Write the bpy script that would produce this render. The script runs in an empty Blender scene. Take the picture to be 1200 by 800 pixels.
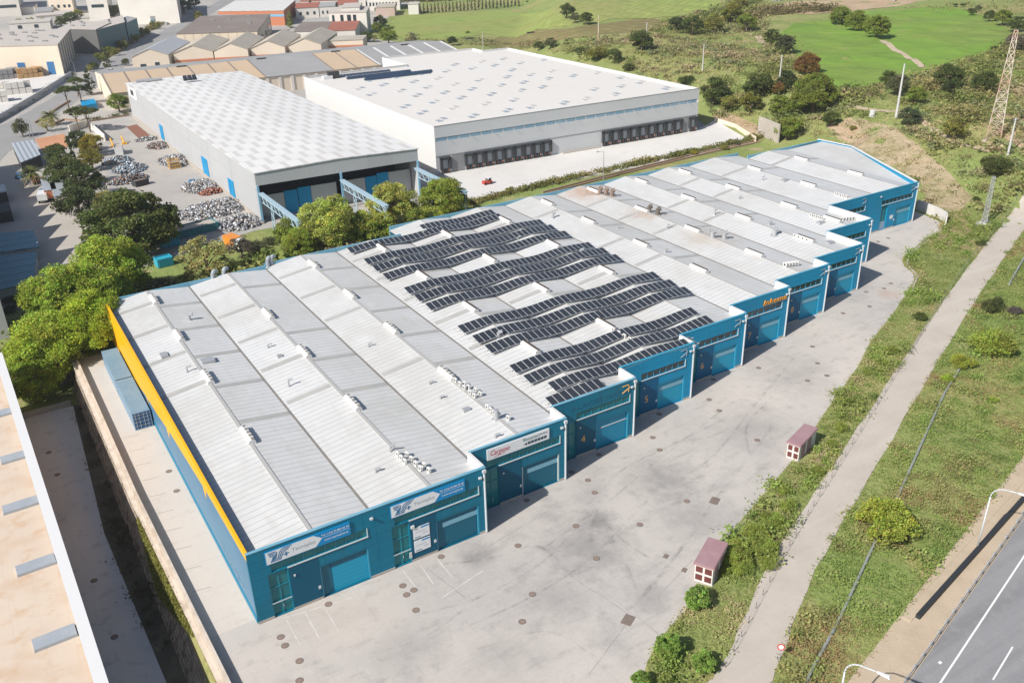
import bpy, bmesh, math, random
import numpy as np
from mathutils import Vector, Matrix, noise
random.seed(7); RNG = np.random.default_rng(7)
scene = bpy.context.scene
COL = scene.collection
# ------------------------------------------------------------------ camera
FPX, YAW, PITCH, ROLL, CAMZ = 1054.725, math.radians(58.65946), math.radians(26.13565), math.radians(1.52405), 67.0
def _axes():
    cy, sy, cp, sp = math.cos(YAW), math.sin(YAW), math.cos(PITCH), math.sin(PITCH)
    f = Vector((cy*cp, sy*cp, -sp)); r = Vector((sy, -cy, 0)); d = f.cross(r)
    cr, sr = math.cos(ROLL), math.sin(ROLL)
    return cr*r+sr*d, -sr*r+cr*d, f
CR, CD, CF = _axes()
cam_d = bpy.data.cameras.new('camera'); cam = bpy.data.objects.new('camera', cam_d); COL.objects.link(cam)
cam_d.sensor_width = 36; cam_d.lens = 36*FPX/1200; cam_d.clip_start = .5; cam_d.clip_end = 12000
m = Matrix((( CR.x, -CD.x, -CF.x, 0), (CR.y, -CD.y, -CF.y, 0), (CR.z, -CD.z, -CF.z, CAMZ), (0, 0, 0, 1)))
cam.matrix_world = m; scene.camera = cam

# ------------------------------------------------------------------ terrain
def ss(x, a, b):
    t = min(1., max(0., (x-a)/(b-a))); return t*t*(3-2*t)
FOOT = [(-50, 330), (60, 300), (80, 262), (100, 196), (112, 186), (135, 190), (157, 196), (200, 210), (222, 214), (340, 214), (420, 250), (520, 330), (700, 420), (1500, 800)]
def foot(y):
    for (a, xa), (b, xb) in zip(FOOT, FOOT[1:]):
        if y <= b: return xa+(xb-xa)*max(0, (y-a))/(b-a)
    return FOOT[-1][1]
def h0(x, y):
    if y < 158: base = 0.
    else: base = -3*ss(y, 161, 168)
    if x < 7.8:
        low = -5+2*ss(y, 147, 162)
        base = low if x < 7.0 else low+(base-low)*(x-7.0)/.8
    hf = ss(x-foot(y), 0, 48)
    top = 9+.012*max(0, x-foot(y)-48)
    return base+(top-base)*hf
def h(x, y):
    z = h0(x, y)
    hf = ss(x-foot(y), 2, 20)
    if hf > 0:
        z += hf*(noise.noise((x*.07, y*.07, 3.))*1.1+noise.noise((x*.21, y*.21, 9.))*.45)
    return z
def at(px, py, z=0.):
    c = CR*((px-600)/FPX)+CD*((py-400)/FPX)+CF
    t = (z-CAMZ)/c.z
    return Vector((c.x*t, c.y*t, z))
def gp(px, py, up=0.):                     # pixel of the photograph -> point on the terrain (raised by up)
    z = 0.
    for _ in range(14):
        p = at(px, py, z+up); z = .5*z+.5*h(p.x, p.y)
    p = at(px, py, z+up); p.z = h(p.x, p.y)
    return p
def depth(p): return (p-Vector((0, 0, CAMZ))).dot(CF)

# ------------------------------------------------------------------ materials
def M(name, base, rough=.7, spec=.35, metal=0., var=(), lines=(), bump=None, attr=None, objcol=False, transl=0., emit=None, extra=None):
    """var: (scale, colour, lo, hi, factor[, stretch]); lines: (axis, period, width, colour, factor[, offset])"""
    mt = bpy.data.materials.new(name); mt.use_nodes = True
    nt = mt.node_tree; N = nt.nodes; L = nt.links
    b = N['Principled BSDF']; b.inputs['Roughness'].default_value = rough; b.inputs['Metallic'].default_value = metal
    b.inputs['Specular IOR Level'].default_value = spec
    geo = N.new('ShaderNodeNewGeometry'); pos = geo.outputs['Position']
    rgb = N.new('ShaderNodeRGB'); rgb.outputs[0].default_value = (*base, 1); cur = rgb.outputs[0]
    if attr:
        a = N.new('ShaderNodeAttribute'); a.attribute_name = attr
        mx = N.new('ShaderNodeMix'); mx.data_type = 'RGBA'; mx.blend_type = 'MULTIPLY'; mx.inputs['Factor'].default_value = 1
        L.new(cur, mx.inputs['A']); L.new(a.outputs['Color'], mx.inputs['B']); cur = mx.outputs['Result']
    if objcol:
        a = N.new('ShaderNodeObjectInfo')
        mx = N.new('ShaderNodeMix'); mx.data_type = 'RGBA'; mx.blend_type = 'MULTIPLY'; mx.inputs['Factor'].default_value = 1
        L.new(cur, mx.inputs['A']); L.new(a.outputs['Color'], mx.inputs['B']); cur = mx.outputs['Result']
    def mixin(fac, colr):
        nonlocal cur
        mx = N.new('ShaderNodeMix'); mx.data_type = 'RGBA'
        L.new(fac, mx.inputs['Factor']); L.new(cur, mx.inputs['A']); mx.inputs['B'].default_value = (*colr, 1); cur = mx.outputs['Result']
    for v in var:
        sc, c2, lo, hi, fac = v[:5]
        nz = N.new('ShaderNodeTexNoise'); nz.inputs['Scale'].default_value = sc; nz.inputs['Detail'].default_value = 6; nz.inputs['Roughness'].default_value = .62
        src = pos
        if len(v) > 5:
            mp = N.new('ShaderNodeMapping'); L.new(pos, mp.inputs['Vector']); mp.inputs['Scale'].default_value = v[5][:3]
            if len(v[5]) > 3: mp.inputs['Rotation'].default_value = (0, 0, v[5][3])
            src = mp.outputs[0]
        L.new(src, nz.inputs['Vector'])
        mr = N.new('ShaderNodeMapRange'); mr.inputs['From Min'].default_value = lo; mr.inputs['From Max'].default_value = hi; mr.inputs['To Max'].default_value = fac
        L.new(nz.outputs['Fac'], mr.inputs['Value']); mixin(mr.outputs[0], c2)
    hts = None
    for ln in lines:
        ax, per, wid, c2, fac = ln[:5]
        if isinstance(ax, str):
            sep = N.new('ShaderNodeSeparateXYZ'); L.new(pos, sep.inputs[0]); co = sep.outputs[ax]
        else:
            dt = N.new('ShaderNodeVectorMath'); dt.operation = 'DOT_PRODUCT'; L.new(pos, dt.inputs[0]); dt.inputs[1].default_value = ax; co = dt.outputs['Value']
        d = N.new('ShaderNodeMath'); d.operation = 'MULTIPLY_ADD'; L.new(co, d.inputs[0]); d.inputs[1].default_value = 1/per; d.inputs[2].default_value = (ln[5] if len(ln) > 5 else 0)
        fr = N.new('ShaderNodeMath'); fr.operation = 'FRACT'; L.new(d.outputs[0], fr.inputs[0])
        lt = N.new('ShaderNodeMath'); lt.operation = 'LESS_THAN'; L.new(fr.outputs[0], lt.inputs[0]); lt.inputs[1].default_value = wid/per
        ml = N.new('ShaderNodeMath'); ml.operation = 'MULTIPLY'; L.new(lt.outputs[0], ml.inputs[0]); ml.inputs[1].default_value = fac
        mixin(ml.outputs[0], c2)
    if extra: cur = extra(N, L, pos, cur, mixin, lambda: cur) or cur
    L.new(cur, b.inputs['Base Color'])
    if bump:
        nz = N.new('ShaderNodeTexNoise'); nz.inputs['Scale'].default_value = bump[0]; nz.inputs['Detail'].default_value = 5; L.new(pos, nz.inputs['Vector'])
        bp = N.new('ShaderNodeBump'); bp.inputs['Strength'].default_value = bump[1]; bp.inputs['Distance'].default_value = bump[2] if len(bump) > 2 else .1
        L.new(nz.outputs['Fac'], bp.inputs['Height']); L.new(bp.outputs[0], b.inputs['Normal'])
    if transl:
        tr = N.new('ShaderNodeBsdfTranslucent'); L.new(cur, tr.inputs['Color'])
        ms = N.new('ShaderNodeMixShader'); ms.inputs[0].default_value = transl
        L.new(b.outputs[0], ms.inputs[1]); L.new(tr.outputs[0], ms.inputs[2]); L.new(ms.outputs[0], N['Material Output'].inputs['Surface'])
    return mt
def spots(pts, zz=8.6):                             # soft rust rings around given points
    def ex(N, L, pos, cur, mixin, get):
        for (x, y, r, c, f) in pts:
            vm = N.new('ShaderNodeVectorMath'); vm.operation = 'DISTANCE'; L.new(pos, vm.inputs[0]); vm.inputs[1].default_value = (x, y, zz)
            nz = N.new('ShaderNodeTexNoise'); nz.inputs['Scale'].default_value = .45; nz.inputs['Detail'].default_value = 8; nz.inputs['Roughness'].default_value = .7; L.new(pos, nz.inputs['Vector'])
            ad = N.new('ShaderNodeMath'); ad.operation = 'MULTIPLY_ADD'; L.new(nz.outputs['Fac'], ad.inputs[0]); ad.inputs[1].default_value = r*1.5; L.new(vm.outputs['Value'], ad.inputs[2])
            mr = N.new('ShaderNodeMapRange'); mr.inputs['From Min'].default_value = r*1.6; mr.inputs['From Max'].default_value = r*.7; mr.inputs['To Max'].default_value = f
            L.new(ad.outputs[0], mr.inputs['Value']); mixin(mr.outputs[0], c)
        return get()
    return ex
DIRTY = (.33, .3, .26)
m_roof = M('roof_metal', (.56, .565, .565), .5, .4, var=((.05, (.47, .46, .43), .4, .7, .8), (.9, (.44, .42, .38), .52, .8, .5, (1, .25, 1)), (.35, (.66, .65, .63), .5, .75, .5)),
           lines=(('Y', 1.05, .11, (.33, .325, .31), .75),), extra=spots([(116, 156, 9, (.4, .24, .14), .8), (117, 154, 4, (.16, .09, .06), .7), (117, 137, 6, (.36, .22, .13), .75), (117, 136.5, 2.2, (.14, .08, .05), .7), (117, 118, 8, (.42, .33, .24), .6), (84, 157, 7, (.42, .33, .26), .5), (76, 140, 5, (.46, .4, .33), .5)]))
m_sky = M('roof_skylight', (.36, .355, .34), .45, var=((.4, (.44, .43, .4), .4, .7, .8),))
m_gut = M('gutter_metal', (.2, .19, .175), .7, var=((.5, (.3, .25, .2), .45, .7, .6),))
m_slot = M('vent_slot', (.07, .05, .04), .8)
m_cap = M('ridge_cap', (.4, .395, .38), .5)
m_white = M('white_paint', (.62, .615, .6), .55, var=((.5, (.58, .56, .52), .5, .8, .5),))
m_whitew = M('white_parapet', (.64, .64, .64), .6, var=((.6, (.62, .58, .52), .55, .8, .4),))
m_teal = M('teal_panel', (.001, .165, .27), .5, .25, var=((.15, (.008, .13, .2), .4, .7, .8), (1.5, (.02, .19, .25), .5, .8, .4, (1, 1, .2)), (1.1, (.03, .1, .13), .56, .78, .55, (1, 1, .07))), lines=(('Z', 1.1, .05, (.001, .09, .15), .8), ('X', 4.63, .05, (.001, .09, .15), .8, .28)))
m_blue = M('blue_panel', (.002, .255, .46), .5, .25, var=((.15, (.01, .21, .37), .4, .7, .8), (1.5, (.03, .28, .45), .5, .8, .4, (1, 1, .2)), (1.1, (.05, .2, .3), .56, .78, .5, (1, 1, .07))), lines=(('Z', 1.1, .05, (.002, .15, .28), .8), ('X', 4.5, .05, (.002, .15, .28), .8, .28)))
m_dteal = M('shaded_teal_panel', (.001, .085, .15), .5, .25, lines=(('Z', 1.1, .04, (.003, .06, .1), .8),))
m_dblue = M('shaded_blue_panel', (.001, .1, .21), .5, .25, lines=(('Z', 1.1, .04, (.003, .07, .14), .8),))
m_tdoor = M('teal_door', (.005, .22, .36), .45, lines=(('X', .3, .05, (.003, .14, .25), .8),))
m_ddoor = M('dark_door', (.004, .12, .19), .45, lines=(('X', .3, .05, (.003, .08, .13), .8),))
m_bdoor = M('blue_door', (.008, .3, .47), .45, lines=(('Z', .55, .05, (.005, .2, .33), .8),))
m_strip = M('door_light_strip', (.2, .42, .52), .4, lines=(('X', .3, .06, (.1, .28, .38), .8),))
m_glass = M('tinted_glass', (.005, .15, .175), .25, .35, var=((.5, (.02, .21, .22), .4, .7, .8),))
m_dglass = M('dark_glass', (.008, .03, .045), .06, .8)
m_lglass = M('pale_window', (.2, .33, .45), .12, .8, var=((.15, (.3, .42, .52), .4, .7, .7),))
m_lglass2 = M('roof_light_plastic', (.32, .35, .38), .3, .5, var=((.6, (.4, .42, .44), .4, .7, .7),))
m_frame = M('pale_frame', (.55, .58, .58), .4, .5)
m_tframe = M('teal_frame', (.01, .22, .3), .4, .5)
m_coping = M('coping_blue', (.13, .34, .46), .4, .5, var=((.3, (.22, .42, .52), .4, .7, .7),))
m_copteal = M('coping_teal', (.04, .28, .42), .4, .5)
m_pipe = M('pale_pipe', (.52, .55, .57), .45)
m_plinth = M('concrete_plinth', (.42, .38, .33), .85, var=((1.2, (.3, .26, .22), .45, .7, .6),))
m_yellow = M('yellow_panel', (.82, .42, .005), .45, .4, var=((.12, (.75, .37, .004), .45, .7, .6), (2., (.6, .33, .03), .62, .8, .35)), lines=(('Y', 1.1, .03, (.6, .3, .004), .5),))
m_steel = M('steel_blue_panel', (.075, .19, .3), .45, .4, var=((.15, (.1, .22, .33), .4, .7, .7),), lines=(('Y', 1.1, .03, (.05, .14, .22), .6),))
m_base = M('base_blue', (.005, .19, .32), .5)
m_fade = M('faded_letters', (.24, .36, .45), .6, var=((1.5, (.09, .21, .32), .45, .62, .95),))
m_orange = M('orange_paint', (.72, .3, .03), .5)
m_peach = M('orange_number', (.7, .38, .12), .5)
m_logo = M('logo_blue', (.0, .14, .32), .5)
m_logob = M('sign_blue', (.0, .22, .5), .45)
m_ink = M('sign_ink', (.05, .08, .12), .5)
m_grey_t = M('sign_grey_ink', (.28, .33, .37), .5)
m_red = M('sign_red', (.5, .02, .05), .5)
m_green = M('sign_green', (.04, .2, .16), .5)
m_ghost = M('ghost_letters', (.004, .11, .17), .5)
m_sign = M('sign_white', (.74, .75, .76), .4)
m_concr = M('yard_concrete', (.47, .437, .4), .85, .25, var=(
    (.035, (.385, .36, .345), .42, .64, .9), (.13, (.32, .3, .29), .52, .7, .75), (.02, (.54, .49, .44), .48, .66, .8),
    (.5, (.31, .29, .275), .55, .76, .7), (.22, (.2, .185, .17), .6, .76, .5, (1, 1.8, 1, .6)), (.3, (.25, .23, .215), .57, .74, .42, (.5, 2., 1, -.35)), (.55, (.24, .22, .21), .6, .74, .3, (.2, 2., 1, .5)), (3., (.6, .57, .53), .5, .8, .35)),
    lines=(((.998, .06, 0), 7.2, .05, (.3, .28, .26), .4), ((-.06, .998, 0), 6.3, .05, (.32, .3, .28), .35)), bump=(6, .15, .05), extra=spots([(*at(px, py)[:2], r, (.2, .195, .19), f) for px, py, r, f in ((690, 640, 8, .7), (702, 612, 3.5, .85), (560, 650, 3.4, .7), (555, 655, 1.5, .6), (775, 560, 7, .7), (760, 700, 3.5, .6), (650, 700, 6, .4), (810, 600, 8, .45), (880, 500, 9, .4), (930, 440, 9, .4), (480, 760, 6, .35), (600, 770, 7, .35))]+[(*at(1042, 345)[:2], 3.5, (.4, .25, .17), .5), (*at(400, 720)[:2], 9, (.55, .47, .4), .4)], 0.))
m_conc2 = M('white_concrete', (.62, .6, .57), .8, var=((.04, (.52, .5, .48), .4, .7, .7), (.3, (.46, .45, .43), .55, .75, .6, (.4, 1.6, 1)), (1.5, (.7, .68, .65), .5, .8, .4)), lines=(((.99, -.05, 0), 5, .08, (.45, .44, .42), .5),))
m_conc3 = M('grey_pavement', (.36, .345, .325), .85, var=((.03, (.45, .42, .37), .4, .65, .9), (.2, (.28, .265, .25), .5, .75, .7), (.9, (.22, .2, .19), .6, .8, .5)))
m_conc4 = M('lower_yard_concrete', (.64, .62, .6), .85, var=((.08, (.54, .53, .52), .4, .7, .8), (.6, (.22, .21, .2), .55, .8, .6)))
m_strip2 = M('side_yard_concrete', (.56, .5, .44), .85, var=((.08, (.5, .46, .42), .4, .7, .8), (.35, (.4, .34, .28), .58, .78, .6), (2, (.62, .56, .5), .5, .8, .4)), lines=(('Y', 5.2, .06, (.36, .32, .28), .5),))
m_asph = M('asphalt', (.27, .265, .26), .85, var=((.05, (.32, .31, .3), .4, .7, .7), (3., (.15, .15, .15), .5, .8, .5)))
m_hwy = M('highway_asphalt', (.26, .26, .265), .8, var=((.25, (.2, .2, .205), .42, .65, .8, (.05, 2.2, 1, -.25)), (.8, (.3, .295, .29), .5, .75, .6), (9, (.13, .13, .13), .5, .8, .45)), bump=(30, .2, .01))
m_dirt = M('gravel_track', (.47, .42, .365), .92, .15, var=((.2, (.4, .355, .31), .42, .7, .7), (.15, (.52, .475, .42), .5, .7, .8, (.1, 1.6, 1, -.44)), (1.2, (.37, .33, .28), .55, .8, .5), (7, (.54, .5, .44), .55, .8, .5)), bump=(12, .3, .05))
m_soil = M('bare_soil', (.4, .29, .19), .95, .1, var=((.15, (.47, .37, .26), .4, .7, .8), (.8, (.3, .21, .13), .5, .75, .7)), bump=(2, .5, .3))
m_sand = M('sandy_verge', (.48, .39, .29), .95, .1, var=((.3, (.4, .32, .23), .4, .7, .8), (1.5, (.25, .24, .1), .6, .75, .6)), bump=(4, .4, .1))
m_ground = M('ground_soil', (.22, .275, .085), .95, .1, var=(
    (.02, (.33, .29, .13), .42, .62, .8), (.06, (.17, .225, .065), .45, .65, .8), (.15, (.36, .29, .15), .55, .72, .75), (.5, (.16, .18, .055), .5, .7, .7), (1.6, (.38, .33, .19), .58, .76, .6), (.09, (.42, .33, .21), .62, .75, .7)), bump=(1.5, .6, .5))
m_field = M('crop_green', (.165, .29, .04), .9, .15, var=((.012, (.19, .215, .06), .4, .65, .9), (.08, (.11, .16, .04), .5, .7, .6), (.05, (.2, .215, .07), .48, .7, .5, (.1, 1, 1, .5))), lines=(((.75, .66, 0), 3.1, .9, (.13, .2, .04), .5),), bump=(1.2, .3, .2))
m_field2 = M('crop_pale', (.25, .32, .08), .9, .15, var=((.012, (.29, .28, .1), .4, .65, .9), (.1, (.145, .19, .045), .5, .7, .6)), lines=(((.55, -.83, 0), 5., 1.6, (.2, .22, .07), .5),), bump=(1.2, .3, .2))
m_vine = M('fallow_rows', (.17, .13, .06), .95, .1, var=((.05, (.22, .19, .08), .4, .7, .8), (.4, (.12, .12, .04), .5, .7, .7)), lines=(((.8, .6, 0), 5., 1.9, (.24, .235, .1), .7),))
m_leaf = M('leaves', (1.65, 1.65, 1.6), .55, .2, attr='tint', objcol=True, transl=.45)
m_grass = M('grass_blades', (1.5, 1.42, 1.5), .7, .15, attr='tint', transl=.35)
m_bark = M('bark', (.14, .1, .07), .9, var=((2, (.2, .15, .11), .4, .7, .8),))
m_stone = M('stone_wall', (.42, .35, .28), .9, var=((.8, (.1, .08, .06), .45, .6, .8), (.3, (.36, .31, .25), .45, .7, .7)), lines=(('Z', .55, .07, (.1, .08, .06), .8), ('Y', 1.3, .08, (.1, .08, .06), .6)), bump=(1.3, 1., .9))
m_cop2 = M('wall_coping', (.6, .52, .44), .9, var=((.4, (.38, .3, .22), .45, .7, .7), (2, (.25, .2, .15), .6, .8, .5)))
m_peachroof = M('lower_roof_membrane', (.58, .475, .38), .8, var=((.15, (.6, .5, .4), .4, .65, .9), (.5, (.5, .31, .17), .54, .74, .7), (.2, (.48, .31, .18), .5, .72, .45, (1, 1.4, 1))), lines=(('X', 2.4, .06, (.5, .42, .34), .5),))
m_cont = M('container_paint', (.17, .29, .42), .5, .4, var=((.3, (.24, .35, .46), .4, .7, .8), (1, (.25, .24, .22), .62, .8, .5)), lines=(('Y', .28, .09, (.11, .2, .27), .7),))
m_contd = M('container_door', (.02, .11, .24), .45, lines=(('X', .3, .08, (.01, .06, .14), .8),))
m_metal = M('galvanised', (.42, .43, .44), .4, .5, .3)
m_dark = M('dark_metal', (.14, .125, .11), .7, .2)
m_rust = M('rusty_iron', (.26, .19, .155), .8, var=((2, (.18, .15, .13), .4, .7, .8),))
m_line = M('road_paint', (.75, .75, .73), .6, var=((2, (.5, .5, .48), .55, .75, .5),))
m_linef = M('faded_paint', (.62, .6, .57), .7, var=((1, (.48, .45, .42), .42, .62, .9),))
m_pv = M('solar_glass', (.028, .033, .042), .2, .5, var=((.12, (.042, .048, .058), .4, .7, .8),))
m_pvb = M('blue_solar_glass', (.03, .05, .085), .15, .6)
m_alu = M('aluminium', (.6, .61, .62), .4, .5, .2)
m_ac = M('appliance_white', (.68, .67, .64), .5)
m_grille = M('appliance_grille', (.08, .08, .08), .5)
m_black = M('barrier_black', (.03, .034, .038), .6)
m_kiosk = M('kiosk_render', (.66, .63, .58), .8, var=((1, (.55, .5, .46), .5, .75, .5),))
m_maroon = M('maroon_paint', (.32, .19, .205), .6, var=((.6, (.37, .25, .26), .4, .7, .7),))
m_louvre = M('maroon_louvre', (.16, .05, .045), .6, lines=(('Z', .12, .05, (.07, .02, .02), .8),))
m_hwall = M('hall_grey_cladding', (.43, .44, .45), .5, .4, var=((.05, (.47, .48, .49), .4, .7, .8),), lines=(((.99, -.05, 0), 1.1, .06, (.36, .37, .38), .5), ((.05, .99, 0), 1.1, .06, (.37, .38, .39), .4)))
m_hdark = M('hall_interior_shade', (.05, .06, .07), .8)
m_wwall = M('warehouse_cladding', (.55, .56, .565), .5, .4, var=((.04, (.6, .61, .615), .4, .7, .8),), lines=(('Z', 1.2, .03, (.47, .48, .485), .5),))
m_wwhite = M('warehouse_white', (.63, .63, .62), .55, var=((.06, (.68, .66, .63), .4, .7, .8),))
m_wroof = M('membrane_roof', (.62, .6, .57), .7, var=((.03, (.62, .585, .545), .4, .7, .8), (.2, (.58, .54, .49), .55, .75, .5), (1., (.7, .68, .65), .5, .8, .4)), lines=(((.05, .99, 0), 24, .25, (.56, .53, .49), .6), ((.99, -.05, 0), 24, .25, (.58, .55, .51), .4)))
m_dgrey = M('dock_rubber', (.045, .047, .05), .7)
m_mgrey = M('mid_grey', (.25, .25, .25), .6)
m_brightb = M('bright_blue', (.0, .26, .52), .45, lines=(((.99, -.05, 0), .9, .06, (.0, .2, .42), .7),))
m_tan = M('tan_roof', (.5, .38, .26), .85, var=((.06, (.44, .34, .25), .4, .7, .8),))
m_groof = M('grey_roof', (.29, .29, .29), .8, var=((.06, (.34, .335, .33), .4, .7, .8), (.4, (.24, .23, .22), .55, .75, .5)))
m_broof = M('brown_roof', (.2, .165, .145), .85, var=((.05, (.25, .215, .19), .4, .7, .8), (.4, (.15, .12, .1), .55, .75, .5)))
m_oroof = M('fibre_cement_roof', (.4, .36, .3), .85, var=((.1, (.47, .43, .36), .4, .7, .8), (.6, (.3, .25, .2), .55, .75, .6)))
m_lroof = M('pale_warehouse_roof', (.46, .42, .38), .85, var=((.04, (.52, .475, .43), .4, .7, .8), (.5, (.38, .34, .3), .55, .75, .5)))
m_cream = M('cream_render', (.72, .62, .5), .8, var=((.06, (.66, .56, .44), .4, .7, .8),))
m_cwhite = M('white_render', (.68, .65, .6), .8, var=((.06, (.62, .58, .52), .4, .7, .8),))
m_terra = M('terracotta_band', (.5, .19, .1), .8)
m_tile = M('red_tiles', (.33, .12, .08), .85, var=((.1, (.27, .1, .075), .4, .7, .8),))
m_skyb = M('sky_blue_band', (.2, .4, .55), .6)
m_scrap = M('scrap_metal', (1, 1, 1), .35, .5, .25, attr='tint')
m_rail = M('brown_curb', (.3, .2, .14), .85)
m_wood = M('pallet_timber', (.42, .26, .12), .8)
m_lat = M('lattice_red', (.5, .34, .26), .6, var=((.12, (.6, .54, .46), .5, .56, .9),))
m_drain = M('drain_pipe_grey', (.27, .29, .27), .7, var=((.6, (.2, .22, .18), .45, .7, .8),))
m_pole = M('pole_concrete', (.5, .5, .49), .8)
m_whiteglossy = M('vehicle_white', (.7, .7, .69), .3, .5)
m_vorange = M('vehicle_orange', (.7, .24, .03), .35, .5)
m_vblue = M('vehicle_blue', (.04, .16, .34), .35, .5)
m_vred = M('vehicle_red', (.5, .05, .03), .35, .5)
m_tyre = M('tyre_rubber', (.02, .02, .02), .8)
m_yel = M('machine_yellow', (.65, .36, .05), .5)
m_cyan = M('tarpaulin_cyan', (.03, .34, .48), .6)
def m_check():
    def ex(N, L, pos, cur, mixin, get):
        mp = N.new('ShaderNodeMapping'); L.new(pos, mp.inputs['Vector']); mp.inputs['Rotation'].default_value = (0, 0, .02)
        sep = N.new('ShaderNodeSeparateXYZ'); L.new(mp.outputs[0], sep.inputs[0])
        def md(op, a, b_, c=None):
            n = N.new('ShaderNodeMath'); n.operation = op
            for i, v in enumerate((a, b_, c)):
                if v is None: continue
                if isinstance(v, (int, float)): n.inputs[i].default_value = v
                else: L.new(v, n.inputs[i])
            return n.outputs[0]
        v = md('MULTIPLY', sep.outputs['Y'], 1/6.1); row = md('FLOOR', v, 0.); fv = md('FRACT', v, 0.)
        u = md('MULTIPLY_ADD', sep.outputs['X'], 1/4.6, md('MULTIPLY', row, .5)); fu = md('FRACT', u, 0.)
        a = md('MULTIPLY', md('LESS_THAN', fu, .28), .6); mixin(a, (.47, .445, .415))
        mixin(md('MULTIPLY', md('LESS_THAN', fv, .1), .35), (.5, .48, .45))
        return get()
    return M('hall_roof', (.68, .675, .66), .5, .4, var=((.05, (.62, .61, .59), .4, .7, .8),), extra=ex)
m_hroof = m_check()

# ------------------------------------------------------------------ mesh helpers
ORG = {}
class MB:
    def __init__(s): s.v = []; s.f = []; s.mi = []; s.cur = 0
    def mat(s, i): s.cur = i; return s
    def face(s, pts):
        n = len(s.v); s.v += [tuple(p) for p in pts]; s.f.append(tuple(range(n, n+len(pts)))); s.mi.append(s.cur); return s
    def hexa(s, p):                         # p: 4 bottom (ccw seen from above) + 4 top
        n = len(s.v); s.v += [tuple(q) for q in p]
        for a in ((3, 2, 1, 0), (4, 5, 6, 7), (0, 1, 5, 4), (1, 2, 6, 5), (2, 3, 7, 6), (3, 0, 4, 7)):
            s.f.append(tuple(n+i for i in a)); s.mi.append(s.cur)
        return s
    def box(s, x0, x1, y0, y1, z0, z1):
        return s.hexa([(x0, y0, z0), (x1, y0, z0), (x1, y1, z0), (x0, y1, z0), (x0, y0, z1), (x1, y0, z1), (x1, y1, z1), (x0, y1, z1)])
    def fbox(s, o, u, v, a0, a1, b0, b1, c0, c1):   # oriented box: origin o, horizontal axes u v, up z
        P = lambda a, b, c: (o[0]+u[0]*a+v[0]*b, o[1]+u[1]*a+v[1]*b, o[2]+c)
        return s.hexa([P(a0, b0, c0), P(a1, b0, c0), P(a1, b1, c0), P(a0, b1, c0), P(a0, b0, c1), P(a1, b0, c1), P(a1, b1, c1), P(a0, b1, c1)])
    def prism(s, poly, z0, z1):
        n = len(poly); b = len(s.v)
        s.v += [(p[0], p[1], z0) for p in poly]+[(p[0], p[1], z1) for p in poly]
        s.f.append(tuple(range(b+n-1, b-1, -1))); s.f.append(tuple(range(b+n, b+2*n)))
        for i in range(n):
            j = (i+1) % n; s.f.append((b+i, b+j, b+n+j, b+n+i))
        s.mi += [s.cur]*(n+2); return s
    def cyl(s, p0, p1, r0, r1=None, n=8, caps=True):
        r1 = r0 if r1 is None else r1
        p0 = Vector(p0); p1 = Vector(p1); d = (p1-p0).normalized(); a = d.orthogonal().normalized(); b_ = d.cross(a); k = len(s.v)
        for p, r in ((p0, r0), (p1, r1)):
            for i in range(n):
                t = 2*math.pi*i/n; s.v.append(tuple(p+(a*math.cos(t)+b_*math.sin(t))*r))
        for i in range(n):
            j = (i+1) % n; s.f.append((k+i, k+j, k+n+j, k+n+i)); s.mi.append(s.cur)
        if caps:
            s.f.append(tuple(range(k+n-1, k-1, -1))); s.f.append(tuple(range(k+n, k+2*n))); s.mi += [s.cur]*2
        return s
    def tube(s, pts, r, n=6):
        for a, b in zip(pts, pts[1:]): s.cyl(a, b, r, r, n)
        return s
    def wall(s, x0, x1, y0, y1, z0, z1, holes):      # wall facing -Y with rectangular openings
        xs = sorted({x0, x1, *[v for hh in holes for v in hh[:2]]}); zs = sorted({z0, z1, *[v for hh in holes for v in hh[2:]]})
        hole = lambda i, j: not (0 <= i < len(xs)-1 and 0 <= j < len(zs)-1) or any(hh[0] <= (xs[i]+xs[i+1])/2 <= hh[1] and hh[2] <= (zs[j]+zs[j+1])/2 <= hh[3] for hh in holes)
        for i in range(len(xs)-1):
            for j in range(len(zs)-1):
                if hole(i, j): continue
                a, b, c, d = xs[i], xs[i+1], zs[j], zs[j+1]
                s.face([(a, y0, c), (b, y0, c), (b, y0, d), (a, y0, d)]); s.face([(b, y1, c), (a, y1, c), (a, y1, d), (b, y1, d)])
                if hole(i-1, j): s.face([(a, y1, c), (a, y0, c), (a, y0, d), (a, y1, d)])
                if hole(i+1, j): s.face([(b, y0, c), (b, y1, c), (b, y1, d), (b, y0, d)])
                if hole(i, j-1): s.face([(a, y1, c), (b, y1, c), (b, y0, c), (a, y0, c)])
                if hole(i, j+1): s.face([(a, y0, d), (b, y0, d), (b, y1, d), (a, y1, d)])
        return s
    def build(s, name, mats, parent=None, smooth=False, **props):
        me = bpy.data.meshes.new(name); o0 = ORG.get(parent.name, (0, 0, 0)) if parent else props.pop('org', (0, 0, 0))
        me.from_pydata([(x-o0[0], y-o0[1], z-o0[2]) for x, y, z in s.v], [], s.f)
        for mm in (mats if isinstance(mats, (list, tuple)) else [mats]): me.materials.append(mm)
        if any(s.mi): me.polygons.foreach_set('material_index', s.mi)
        if smooth: me.polygons.foreach_set('use_smooth', [True]*len(me.polygons))
        o = bpy.data.objects.new(name, me); COL.objects.link(o); ORG[o.name] = o0
        if parent: o.parent = parent
        else: o.location = o0
        tag(o, **props); return o
def tag(o, label=None, cat=None, group=None, kind=None):
    if label: o['label'] = label
    if cat: o['category'] = cat
    if group: o['group'] = group
    if kind: o['kind'] = kind
    return o
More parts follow.
